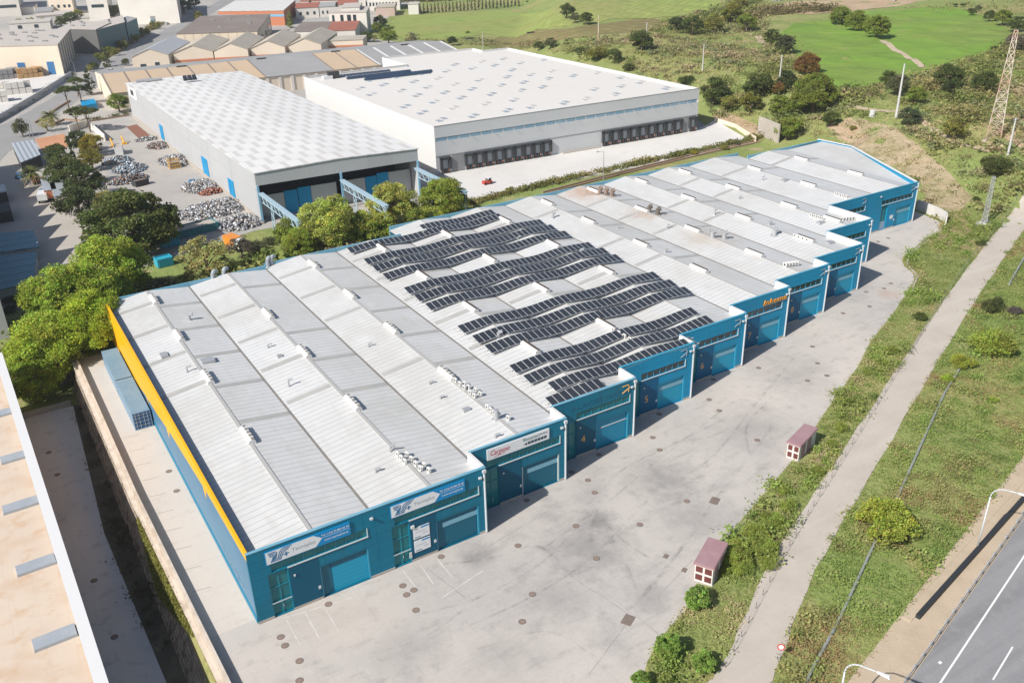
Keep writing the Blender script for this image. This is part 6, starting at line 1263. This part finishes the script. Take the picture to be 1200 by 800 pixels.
# --- between the terrace and the halls
tree('loose', 240, 302, 27, 'pale loose tree between the truck and the terrace roof', PA, wide=1.2); tree('loose', 282, 290, 15, 'greyish bare tree below the nearest scrap heap', (.12, .1, .075)); tree('mid', 338, 272, 18, 'small bright tree before the first crane runway', MG)
tree('big', 385, 262, 34, 'loose leafed tree before the grey hall, left of three', (.27, .3, .07)); tree('big', 460, 240, 28, 'loose leafed tree before the grey hall, middle of three', (.29, .3, .075)); tree('big', 518, 236, 28, 'leafy tree before the grey hall, right of three', (.2, .235, .042)); tree('big', 352, 284, 20, 'leafy tree low before the first crane runway, right of the grey bushes', (.2, .24, .04)); tree('mid', 448, 266, 20, 'bright low tree at the back roof edge, left of the solar rows', (.22, .25, .05)); tree('mid', 425, 268, 22, 'lower leafy tree between the left and the middle one', (.23, .26, .05)); tree('mid', 489, 258, 15, 'small tree filling the gap before the solar rows', MG)
for x, y, r, l in ((190, 335, 16, 'dull green bush behind the left back corner of the terrace'), (215, 330, 12, 'olive bush behind the back edge of the first unit'), (300, 290, 14, 'grey bush left of the three leafy trees'), (318, 282, 10, 'small grey bush at the first crane leg'), (26, 352, 10, 'round dull bush at the edge of the shaded lane'), (165, 330, 15, 'green bush in the shade right of the bright trees'), (262, 308, 11, 'bushy clump behind the duct hoods'), (10, 350, 9, 'low dull hedge plant at the left edge'), (14, 412, 14, 'grey green bush behind the white parapet'), (12, 362, 9, 'second dull hedge plant at the left edge'), (340, 290, 12, 'low green bush under the small bright tree')): bush(x, y, r, l, GR if 'grey' in l or 'dull' in l else OL)
# --- town
for k, (kd, x, y, r, c, l) in enumerate((('mid', 183, 12, 7, OL, 'olive tree before the wide pale factory'), ('mid', 178, 13, 4, DK, 'dark little tree left of the olive one before the pale factory'), ('mid', 200, 14, 6, DK, 'dark tree at the right corner of the pale factory'), ('mid', 215, 8, 9, DK, 'dark tree beside the road at the side of the pale factory'), ('mid', 227, 4, 7, DK, 'dark tree high up along the road'), ('mid', 232, 19, 6, OL, 'round tree at the corner of the brown roofed factory'), ('mid', 133, 14, 9, DG, 'dark tree before the white block with grey side'), ('mid', 91, 17, 6, OL, 'olive tree behind the tan roofed warehouse'), ('mid', 82, 22, 8, DG, 'right dark tree behind the cream warehouse'), ('mid', 71, 26, 7, DG, 'left dark tree behind the cream warehouse'),
        ('loose', 23, 27, 6, OL, 'thin olive tree by the long low white building, left'), ('loose', 36, 26, 6, OL, 'thin olive tree by the long low white building, middle'), ('loose', 50, 26, 6, OL, 'thin olive tree by the long low white building, right'), ('mid', 137, 47, 8, YE, 'bright yellow tree beside the teal annex'), ('cone', 124, 68, 7, DG, 'dark conifer at the road bend before the grey roofed shed'), ('mid', 134, 36, 5, OL, 'small olive tree above the yellow one'), ('mid', 148, 32, 6, DK, 'dark tree at the end of the teal annex'), ('mid', 110, 77, 5, DG, 'dark small tree by the wall of the cargo yard'), ('loose', 105, 80, 5, OL, 'thin small tree by the pilastered wall'),
        ('mid', 236, 64, 6.5, MG, 'left bush tree before the second gabled shed'), ('mid', 247, 65, 6, DG, 'right bush tree before the second gabled shed'), ('mid', 264, 64, 5, DG, 'small tree before the middle gabled shed'), ('mid', 206, 70, 6, OL, 'low tree at the corner of the grey roofed shed'), ('mid', 147, 73, 4.5, DG, 'dark round bush tree left of the grey roofed shed'), ('mid', 296, 39, 6, MG, 'green tree at the end of the brown roof, left'), ('mid', 309, 38, 6, MG, 'green tree at the end of the brown roof, right'), ('mid', 332, 21, 4.5, RU, 'dark reddish round tree behind the brown roof'), ('cone', 340, 24, 6, MG, 'slim green tree beside the reddish one'), ('cone', 364, 10, 5, DK, 'dark conifer between the red roofed houses'), ('mid', 355, 14, 4, OL, 'olive tree beside the dark conifer'),
        ('mid', 444, 12, 5, DK, 'dark tree right of the white office block'), ('mid', 445, 26, 8, DG, 'dark tree at the left corner of the pale field'), ('mid', 442, 33, 7, MG, 'green tree in front of the dark one at the pale field'), ('mid', 455, 42, 11, MG, 'wide green tree before the pale field'), ('mid', 430, 43, 7, DG, 'dark tree right of the cream lean-to'), ('loose', 438, 45, 5, OL, 'yellowish tree between the dark and the wide green one'), ('loose', 483, 46, 9, (.15, .14, .08), 'bare greyish tree at the near edge of the pale field'), ('mid', 402, 50, 5, (.16, .12, .03), 'autumn coloured bush tree before the cream lean-to'))):
    tree(kd, x, y, r, l, c, grp='trees of the estate')
st = None
for k in range(15):                                     # slim street trees along the estate road
    t_ = k/14; x = 118+(207-118)*t_; y = 70+(17-70)*t_+(3 if k % 2 else -2)
    tree('mid', x-3, y-1, 4.2-1.3*t_, 'slim bright street tree in the row along the estate road', (.16, .17, .035), name='street_tree', grp='street trees along the estate road', sq=1.4)
for k in range(30):
    t_ = k/29; tree('cone', 484+t_*124, 11.5-t_*9.5+(k % 3)*.5, 3.4, 'dark cypress in the long row behind the pale field', DK, 'cypress_tree', wide=.6, grp='cypress row behind the pale field')
# --- hillside
for kd, x, y, r, c, l in (('mid', 664, 13, 9, DG, 'dark tree between the two pale fields'), ('mid', 687, 22, 8, DG, 'dark tree at the corner of the right pale field'), ('mid', 674, 21, 6, GR, 'grey green tree between the two dark field trees'), ('mid', 752, 48, 14, DG, 'big dark tree behind the pole beyond the white warehouse'), ('mid', 720, 66, 9, DG, 'dark round tree on the slope above the white roof edge'), ('mid', 631, 54, 6, DG, 'small dark tree behind the white parapet'), ('mid', 645, 51, 7, GR, 'grey green tree right of the small dark one behind the parapet'), ('mid', 530, 48, 6, DK, 'small dark tree behind the long hall end'), ('mid', 793, 30, 10, DK, 'dark tree at the left of the upper thicket'), ('mid', 812, 30, 12, DG, 'dark wide tree second in the upper thicket'), ('mid', 836, 28, 12, OL, 'olive tree third in the upper thicket'), ('mid', 858, 15, 12, (.15, .15, .03), 'yellow green tree near the top of the upper thicket'), ('mid', 875, 27, 11, MG, 'green tree right in the upper thicket'), ('mid', 866, 6, 10, OL, 'olive tree at the top edge of the thicket'),
        ('mid', 838, 107, 17, DG, 'dark tree right beside the white warehouse corner'), ('mid', 888, 100, 17, DG, 'wide dark tree in the middle of the lower thicket'), ('mid', 880, 121, 13, (.14, .14, .03), 'yellowish tree below the wide dark tree'), ('mid', 854, 121, 10, OL, 'olive tree between the corner tree and the yellowish one'), ('mid', 922, 94, 12, DK, 'dark tree behind the pole by the rust coloured tree'), ('dense', 947, 77, 16, RU, 'rust coloured round tree at the corner of the green field'), ('big', 955, 110, 24, (.15, .175, .035), 'big bright olive tree below the green field'), ('mid', 938, 122, 13, (.13, .16, .03), 'lower lobe tree left of the big bright olive one'), ('mid', 914, 124, 13, MG, 'green tree above the stained concrete wall'), ('mid', 924, 150, 15, MG, 'bushy tree right behind the last roof'), ('mid', 975, 140, 10, DG, 'dark tree beside the bare bank, left of the small track'), ('mid', 912, 104, 8, RU, 'reddish bush tree between dark ones by the pole'), ('mid', 905, 44, 10, DG, 'dark tree at the left edge of the green field, upper'), ('mid', 920, 52, 12, (.07, .08, .04), 'dark grey tree at the left edge of the green field, lower'),
        ('dense', 985, 20, 13, MG, 'dense round tree in the green field, left of three'), ('dense', 1004, 26, 14, MG, 'dense round tree in the green field, middle of three'), ('dense', 1028, 33, 16, MG, 'dense round tree in the green field, right and largest of three'), ('mid', 1042, 92, 10, DG, 'dark tree below the green field, left of the tall pole'), ('mid', 1053, 100, 13, GR, 'grey green tree behind the tall pole'), ('mid', 1112, 90, 16, DG, 'wide dark tree below the green field, right'), ('mid', 1113, 104, 10, DK, 'dark bush tree in front of the wide dark tree'), ('mid', 1075, 111, 11, MG, 'green tree right of the tall pole'), ('mid', 1154, 97, 14, DG, 'dark tree left of the red lattice pylon'), ('mid', 1066, 137, 12, (.08, .1, .05), 'grey green tree at the foot of the tall pole'), ('mid', 1120, 150, 14, OL, 'round olive tree alone on the slope by the dirt path'), ('mid', 1192, 50, 12, (.13, .11, .08), 'greyish tree at the right end of the green field'),
        ('mid', 1160, 19, 7, DG, 'dark tree above the green field, left of three'), ('mid', 1176, 21, 10, MG, 'green tree above the green field, middle of three'), ('mid', 1192, 29, 10, DG, 'dark tree above the green field, right of three'), ('mid', 1139, 14, 5, DG, 'small dark tree at the top corner of the green field'), ('mid', 1146, 10, 4, GR, 'small grey tree behind the one at the field corner'), ('mid', 1165, 58, 4.5, DG, 'single small dark tree at the lower right of the green field')):
    tree(kd, x, y, r, l, c, grp='trees on the hillside')
for x, y, r, c, l, *w in ((737, 79, 8, DG, 'dark round bush above the white roof edge'), (700, 62, 13, OL, 'wide olive bush behind the white roof edge', 1.5), (680, 60, 8, DG, 'dark bush left of the wide olive one'), (805, 94, 10, DG, 'dark low bush left of the white warehouse corner', 1.3), (1098, 170, 6, DG, 'dark little bush on the bare slope'), (1168, 194, 19, (.085, .095, .03), 'wide dark bush right of the grey lattice pylon', 1.3), (1145, 233, 5, DG, 'small dark bush beside the gravel track'), (1078, 371, 9, DG, 'lone dark bush on the bank below the narrow yard'), (1150, 285, 7, DG, 'dark bush by the concrete pad'), (1000, 150, 5, OL, 'tiny bush on the sandy bank'), (1120, 6, 3, DG, 'tiny dark bush at the top edge, left'), (1129, 6, 3.5, DG, 'tiny dark bush at the top edge, right'), (518, 50, 4, DK, 'tiny dark bush behind the long hall end'), (548, 38, 3, MG, 'tiny bush at the edge of the pale field'), (849, 173, 6, OL, 'small olive tree like bush at the dock hedge, left of three'), (863, 168, 5, GR, 'small grey bush at the dock hedge, middle of three'), (884, 160, 7, OL, 'small olive bush at the dock hedge, right of three'), (813, 179, 5, (.24, .21, .03), 'yellow bush at the dock hedge'), (598, 222, 6, OL, 'first bush of the dock hedge'), (772, 200, 5, LG, 'bright bush on the kerb path behind the roof'),
        (1164, 402, 27, (.2, .23, .045), 'large yellow green bush beside the gravel track'), (1130, 424, 15, (.22, .24, .04), 'smaller yellow green bush where the long pipe ends'), (1037, 611, 36, (.23, .26, .045), 'wide spreading yellow green bush above the long pipe', 1.2), (1165, 357, 14, (.075, .085, .03), 'dark bush above the large yellow green one', 1.5), (1190, 364, 9, (.1, .085, .08), 'greyish purple bush at the right edge'), (1110, 443, 8, LG, 'small bright bush beside the end of the pipe'), (1165, 468, 6, LG, 'little bright bush alone in the right grass')):
    bush(x, y, r, l, c, wide=w[0] if w else 1.)
for x, y, r, l in ((817, 704, 17, 'young bright green tree beside the nearer kiosk'), (783, 759, 19, 'young bright green tree at the yard corner, middle of three'), (826, 779, 16, 'young bright green tree nearest the gravel track'), (752, 800, 14, 'young green tree cut by the bottom edge')): bush(x, y, r, l, BR, True, 1., 1.15, 'young trees at the yard edge', 'young_tree', 'tree')
for k, (x, y, r, l) in enumerate(((862, 645, 19, 'green shrub right behind the nearer kiosk'), (885, 628, 19, 'green shrub above the one behind the nearer kiosk'), (872, 664, 14, 'green shrub below the others at the nearer kiosk'), (848, 668, 9, 'low shrub at the foot of the nearer kiosk'), (897, 642, 16, 'leafy shrub on the track side of the shrub mass by the nearer kiosk'), (852, 652, 14, 'leafy shrub against the roof edge of the nearer kiosk'), (900, 660, 12, 'outermost shrub of the mass by the nearer kiosk, at the track'), (925, 592, 11, 'shrub between the two kiosks, upper end of the mass'), (958, 552, 9, 'shrub at the base of the farther kiosk on the track side'), (905, 610, 15, 'green shrub upslope toward the farther kiosk'), (985, 500, 9, 'green shrub above the farther kiosk'), (975, 520, 8, 'green shrub beside the farther kiosk'), (992, 470, 8, 'low shrub on the bank halfway up the yard edge'), (1045, 410, 9, 'shrub on the bank where the yard narrows'), (1035, 425, 7, 'small shrub on the bank where the yard narrows'), (918, 573, 9, 'green shrub below the farther kiosk'), (1016, 436, 6, 'small dark shrub at the yard edge'))): bush(x, y, r, l, (.19, .225, .05), grp='shrubs on the yard bank', wide=1.15)
# palms
def palm(px, py, rp, lab):
    p = gp(px, py, 5); r = rp*depth(p)/FPX; t = thing('palm_tree', lab, 'palm', tuple(p), 'palms by the estate road'); hh = max(3., r*.9); R = random.Random(int(px)); MB().cyl(p, p+Vector((0, 0, hh)), .42, .34, 9).build('trunk', m_bark, t)
    V, F, T = [], [], []
    for k in range(64):
        a = R.uniform(0, 6.28); el = R.uniform(-.45, 1.35); L_ = r*R.uniform(.85, 1.1); d = Vector((math.cos(a), math.sin(a), 0)); s = Vector((-d.y, d.x, 0)); prev = None; tt = R.uniform(.6, 1.3); c = (.1*tt, .12*tt, .035*tt) if el > -.1 else (.22*tt, .16*tt, .06*tt)
        for q in range(6):
            f = q/5; c0 = Vector((0, 0, hh))+d*(L_*f*math.cos(el*(1-.4*f)))+Vector((0, 0, L_*(f*math.sin(el)-.55*f*f))); w_ = .32*(1-f*.8)*r/4
            k0 = len(V); V += [tuple(c0+s*w_-Vector((0, 0, w_*.5))), tuple(c0), tuple(c0-s*w_-Vector((0, 0, w_*.5)))]; T += [c]*3
            if q: F += [(k0-3, k0-2, k0+1, k0), (k0-2, k0-1, k0+2, k0+1)]
    me = np_mesh('crown', np.array(V), np.array(F), m_grass, np.array(T)); o = bpy.data.objects.new('crown', me); COL.objects.link(o); o.parent = t
palm(58, 131, 13, 'broad feathery palm on the island by the estate road'); palm(35, 196, 16, 'feathery palm at the top of the shaded lane')
# ---- uncountable cover: grass, scrub, hedge, creeper
def inside(poly, x, y):
    c = np.zeros(len(x), bool); j = len(poly)-1
    for i in range(len(poly)):
        xi, yi = poly[i]; xj, yj = poly[j]; m_ = ((yi > y) != (yj > y)) & (x < (xj-xi)*(y-yi)/(yj-yi+1e-9)+xi); c ^= m_; j = i
    return c
def scatter(poly, dens, R, holes=()):
    P_ = np.array(poly); lo, hi = P_.min(0), P_.max(0); n = int((hi-lo).prod()*dens); x = R.uniform(lo[0], hi[0], n); y = R.uniform(lo[1], hi[1], n); m_ = inside(poly, x, y)
    for q in holes: m_ &= ~inside(q, x, y)
    return x[m_], y[m_]
def cover(name, poly, dens, size, nl, pal, seed, holes=(), spread=.6, hgt=.5, ns=.09, clump=0., lf=.2):
    """tufts of nl leaves; pal: colours mixed by slow noise"""
    R = np.random.default_rng(seed); x, y = scatter(poly, dens, R, holes); n = len(x)
    nz = np.array([noise.noise((a*ns, b*ns, seed)) for a, b in zip(x, y)]); nz2 = np.array([noise.noise((a*ns*3.3, b*ns*3.3, seed+5)) for a, b in zip(x, y)])
    if clump:
        k = nz+nz2*.6+R.normal(size=n)*.1 > clump; x, y, nz, nz2 = x[k], y[k], nz[k], nz2[k]; n = len(x)
    z = np.array([h(a, b) for a, b in zip(x, y)]); s = size*R.uniform(.5, 1.4, n)*(1+.6*nz2)
    idx = np.clip(((nz*.9+nz2*.5+R.normal(size=n)*.16)*.9+.5)*len(pal), 0, len(pal)-1).astype(int); T0 = np.array(pal)[idx]*R.uniform(.75, 1.25, (n, 1))
    rep = np.repeat(np.arange(n), nl); m_ = len(rep); off = R.normal(size=(m_, 3))*np.array([spread, spread, 0])*s[rep][:, None]
    C = np.c_[x[rep], y[rep], z[rep]]+off; C[:, 2] += s[rep]*R.uniform(.05, 1., m_)*hgt
    V, F, T = leaves(C, s[rep]*lf*R.uniform(.6, 1.4, m_), T0[rep]*R.uniform(.8, 1.2, (m_, 1)), R)
    me = np_mesh(name, V, F, m_grass, T); o = bpy.data.objects.new(name, me); COL.objects.link(o); o['kind'] = 'stuff'; return o
rdl = [(p[0], p[1]) for p in road]
def strip_poly(line, w):
    L_, R_ = [], []
    for i, p in enumerate(line):
        a = Vector(line[max(0, i-1)]); b = Vector(line[min(len(line)-1, i+1)]); n = (b-a).orthogonal().normalized()*w; L_.append(tuple(Vector(p)+n)); R_.append(tuple(Vector(p)-n))
    return L_+R_[::-1]
track = strip_poly(rdl, 2.25)
GP = [(.12, .19, .045), (.15, .225, .055), (.18, .25, .06), (.21, .255, .075), (.26, .25, .1), (.24, .18, .085)]
right = [tuple(hp(-30, 6.3)), tuple(hp(110, 6.3)), (230, 95), (215, 103)]+[(p[0]+.6, p[1]-2.4) for p in rdl[::-1] if p[0] < 208]
cover('grass', right, 9, .4, 8, GP, 3, holes=(track,), spread=.55, hgt=.8)
cover('weeds', right, .32, .9, 80, [(.12, .195, .045), (.15, .225, .05), (.18, .235, .065), (.21, .22, .08)], 13, holes=(track,), spread=.5, hgt=.55, clump=-.1, lf=.13)
yb_ = smooth_line(yr, 4)
bank = [(p[0], p[1]) for p in yb_]+[(186, 118), (196, 112), (200, 104.5)]+[(p[0]-.4, p[1]+2.4) for p in rdl[::-1] if 40 < p[0] < 200]
kio = [[at(*p)[:2] for p in ((808, 690), (836, 692), (865, 650), (835, 630))], [at(*p)[:2] for p in ((917, 543), (938, 548), (965, 505), (940, 495))]]
cover('bank_grass', bank, 9, .38, 8, [(.12, .18, .04), (.16, .215, .05), (.21, .24, .075), (.27, .26, .11), (.33, .29, .15)], 4, holes=[track]+kio, spread=.55, hgt=.8)
cover('bank_scrub', bank, .45, 1.0, 100, [(.12, .19, .04), (.16, .23, .05), (.2, .245, .065)], 5, holes=[track]+kio, spread=.5, hgt=.8, clump=-.02, lf=.13)
fld = [[tuple(gp(*p)[:2]) for p in q] for q in ([(914, 41), (930, 27), (1000, 16), (1110, 8), (1165, 25), (1193, 40), (1160, 62), (1080, 86), (1000, 106), (975, 105), (935, 68)], [(452, 42), (460, 24), (590, 12), (645, 11), (672, 30), (570, 40), (480, 46)], [(660, 28), (668, 6), (690, 1), (840, -2), (850, 12), (730, 22)])]
u12 = [(140, 117.5), (178.2, 117.2), (192.6, 147), (191.6, 158), (140, 161)]
bare = [tuple(gp(*p)[:2]) for p in [(970, 150), (1005, 135), (1050, 148), (1110, 195), (1150, 230), (1120, 258), (1082, 238), (1076, 212), (1005, 172)]]
hill = [tuple(gp(*p)[:2]) for p in [(980, 168), (950, 160), (905, 165), (880, 150), (840, 140), (822, 110), (700, 70), (640, 60), (720, 50), (800, 20), (860, 0), (890, 0), (905, 60), (960, 100), (1000, 108), (1060, 96), (1200, 45), (1230, 60), (1230, 180), (1195, 240), (1105, 260), (1080, 240), (1075, 215)]]
cover('hillside_scrub', hill, .13, 1.7, 44, [(.1, .14, .04), (.14, .175, .05), (.18, .2, .065), (.22, .21, .09), (.16, .19, .085), (.26, .225, .12)], 6, holes=[u12, track, bare]+fld, spread=.55, hgt=.55, ns=.035, clump=-.15)
cover('hillside_grass', hill, 1.0, .8, 7, [(.13, .17, .045), (.18, .2, .065), (.24, .235, .09), (.3, .27, .13), (.37, .32, .18)], 7, holes=[u12, track, bare]+fld, spread=.7, hgt=.6, ns=.04)
field('bare_bank', [(970, 152), (1005, 138), (1050, 150), (1108, 198), (1140, 232), (1118, 254), (1086, 236), (1078, 212), (1005, 174)], M('bank_soil', (.4, .32, .21), .95, .1, var=((.12, (.25, .23, .1), .42, .62, .9), (.5, (.46, .38, .27), .5, .7, .8), (1.4, (.2, .17, .08), .55, .72, .7)), bump=(1.2, .7, .6)), .09)
cover('bank_tufts', bare, .3, .9, 16, [(.2, .19, .08), (.28, .25, .12), (.36, .29, .17), (.14, .15, .05)], 21, holes=[u12], ns=.06)
TP = [(.07, .095, .03), (.1, .135, .035), (.14, .17, .045), (.18, .19, .06), (.22, .2, .08)]
for k, q in enumerate(([(838, 96), (905, 84), (962, 104), (985, 132), (940, 158), (900, 150), (862, 128), (840, 118)], [(985, 112), (1040, 100), (1090, 86), (1150, 66), (1190, 52), (1200, 62), (1165, 82), (1120, 100), (1060, 118), (1000, 124)], [(770, 30), (800, 20), (850, 10), (890, 0), (900, 12), (880, 30), (840, 36), (790, 40)], [(640, 62), (690, 58), (740, 72), (745, 88), (700, 76)], [(1090, 120), (1160, 100), (1165, 130), (1130, 165), (1100, 160)], [(895, 84), (900, 50), (930, 42), (942, 66), (930, 88)])):
    cover('thicket', [tuple(gp(*p)[:2]) for p in q], .075, 2.7, 90, TP, 30+k, holes=fld, hgt=.85, ns=.05, clump=-.12, lf=.13)
far = [tuple(gp(*p)[:2]) for p in [(640, 56), (560, 54), (500, 50), (470, 48), (560, 44), (690, 46), (775, 36), (700, 60)]]
cover('meadow_scrub', far, .07, 2.2, 14, [(.1, .12, .04), (.14, .15, .05), (.17, .15, .07)], 8, holes=fld, ns=.03)
far2 = [tuple(gp(*p)[:2]) for p in [(1050, 12), (1110, 6), (1240, -4), (1240, 45), (1195, 38), (1150, 18)]]
cover('upper_meadow', far2, .05, 1.8, 10, [(.14, .15, .05), (.19, .18, .07), (.24, .21, .1)], 9, ns=.03)
top = [tuple(gp(*p)[:2]) for p in [(880, 26), (905, 19), (985, 13), (985, 9), (900, 13), (880, 16)]]
cover('reed_hedge', top, .35, 2.6, 16, [(.13, .12, .05), (.17, .15, .07)], 10, hgt=1.)
fr = [tuple(gp(*p)[:2]) for p in [(440, 4), (540, 1), (640, -3), (700, -8), (440, -8)]]
cover('far_wood', fr, .06, 5.5, 26, [(.1, .11, .035), (.14, .13, .045)], 11, hgt=1.2, ns=.02)
hl = [tuple(at(*p, -3)[:2]) for p in [(548, 240), (600, 226), (700, 203), (830, 175), (905, 160)]]
def hedge(name, line, w, size, pal, seed, dens=1.1, hgt=.9):
    return cover(name, strip_poly(smooth_line(line, 4), w), dens, size, 40, pal, seed, hgt=hgt)
hedge('dock_hedge', hl, 1.2, 1.0, [(.1, .115, .03), (.13, .14, .04), (.19, .17, .06)], 14, 2.)
hedge('road_hedge', [tuple(at(*p, -3)[:2]) for p in [(-20, 151), (10, 134), (40, 116), (62, 102), (86, 87)]], .7, 1.0, [(.04, .055, .02), (.06, .07, .025)], 15, 1.2)
hedge('roadside_planting', [tuple(at(*p, -3)[:2]) for p in [(118, 72), (140, 58), (165, 42), (190, 28), (215, 14)]], 2.2, 1.6, [(.08, .09, .03), (.14, .13, .04), (.2, .17, .06)], 16, .35)
hedge('garden_planting', [tuple(at(*p, -3)[:2]) for p in [(150, 26), (170, 22), (200, 18)]], 9, 2.4, [(.05, .07, .025), (.09, .1, .03), (.15, .12, .05)], 17, .05, 1.0)
hedge('island_planting', [tuple(at(*p, -3)[:2]) for p in [(98, 142), (120, 140), (150, 134)]], 1., 1.0, [(.05, .07, .025), (.09, .1, .03)], 18, .9)
back = [(0, 156), (14, 156.5), (42, 156.5), (70, 163), (100, 164), (150, 164), (150, 176), (100, 178), (60, 188), (20, 182), (0, 178)]
cover('rear_undergrowth', back, .6, 1.9, 60, [(.1, .14, .035), (.15, .19, .045), (.2, .22, .065), (.22, .2, .1)], 19, hgt=.9)
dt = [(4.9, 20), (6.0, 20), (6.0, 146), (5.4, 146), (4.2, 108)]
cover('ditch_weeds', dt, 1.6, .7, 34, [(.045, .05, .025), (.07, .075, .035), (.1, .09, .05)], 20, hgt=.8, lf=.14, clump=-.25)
# creeper hanging over the retaining wall
R = np.random.default_rng(5)
n = 9000; yy = R.beta(1.6, 1.4, n)*24+77; fall = R.random(n)**1.3*np.clip(1-np.abs(yy-89)/13, .12, 1)*3.0; x_ = np.interp(yy, [69, 106], [8.2, 7.2])-fall*.42-R.random(n)*.4+.15; C = np.c_[x_, yy, .25-fall]
Vv_, Fv, Tv = leaves(C, R.uniform(.1, .22, n), np.array([(.16, .165, .04)])*R.uniform(.6, 1.3, (n, 1)), R)
o = bpy.data.objects.new('creeper', np_mesh('creeper', Vv_, Fv, m_grass, Tv)); COL.objects.link(o); o['kind'] = 'stuff'
# ================================================================== air
hm = bpy.data.materials.new('haze_air'); hm.use_nodes = True; hn = hm.node_tree; hn.nodes.remove(hn.nodes['Principled BSDF'])
hv = hn.nodes.new('ShaderNodeVolumePrincipled'); hv.inputs['Color'].default_value = (.86, .9, .95, 1); hv.inputs['Density'].default_value = .00014; hv.inputs['Anisotropy'].default_value = .2
hn.links.new(hv.outputs[0], hn.nodes['Material Output'].inputs['Volume'])
MB().box(-3300, 5400, -2800, 5400, -7, 90).build('haze', hm, kind='stuff')
# ================================================================== light
EL, AZ = math.radians(40.5), math.radians(180+12.8)     # direction of the sun seen from the ground, from +X
w = bpy.data.worlds.new('World'); scene.world = w; w.use_nodes = True; nt = w.node_tree; bg = nt.nodes['Background']; sk = nt.nodes.new('ShaderNodeTexSky'); sk.sky_type = 'NISHITA'; sk.sun_disc = False
sk.sun_elevation = EL; sk.sun_rotation = math.pi/2-AZ; sk.altitude = 100; sk.air_density = 1.; sk.dust_density = 1.5; nt.links.new(sk.outputs[0], bg.inputs['Color']); bg.inputs['Strength'].default_value = .088
sd = bpy.data.lights.new('sun', 'SUN'); sd.energy = 5.0; sd.angle = math.radians(.55); sd.color = (1, .955, .89); so = bpy.data.objects.new('sun', sd); COL.objects.link(so)
dirv = Vector((math.cos(AZ)*math.cos(EL), math.sin(AZ)*math.cos(EL), math.sin(EL))); so.rotation_euler = dirv.to_track_quat('Z', 'Y').to_euler(); so.location = dirv*300+Vector((60, 100, 0))
scene.render.engine = 'CYCLES'; vs = scene.view_settings; vs.view_transform = 'Standard'; vs.look = 'None'; vs.exposure = .26; vs.gamma = 1; vs.use_curve_mapping = False
scene.cycles.max_bounces = 6; scene.cycles.diffuse_bounces = 3; scene.cycles.transparent_max_bounces = 16; scene.cycles.use_denoising = True
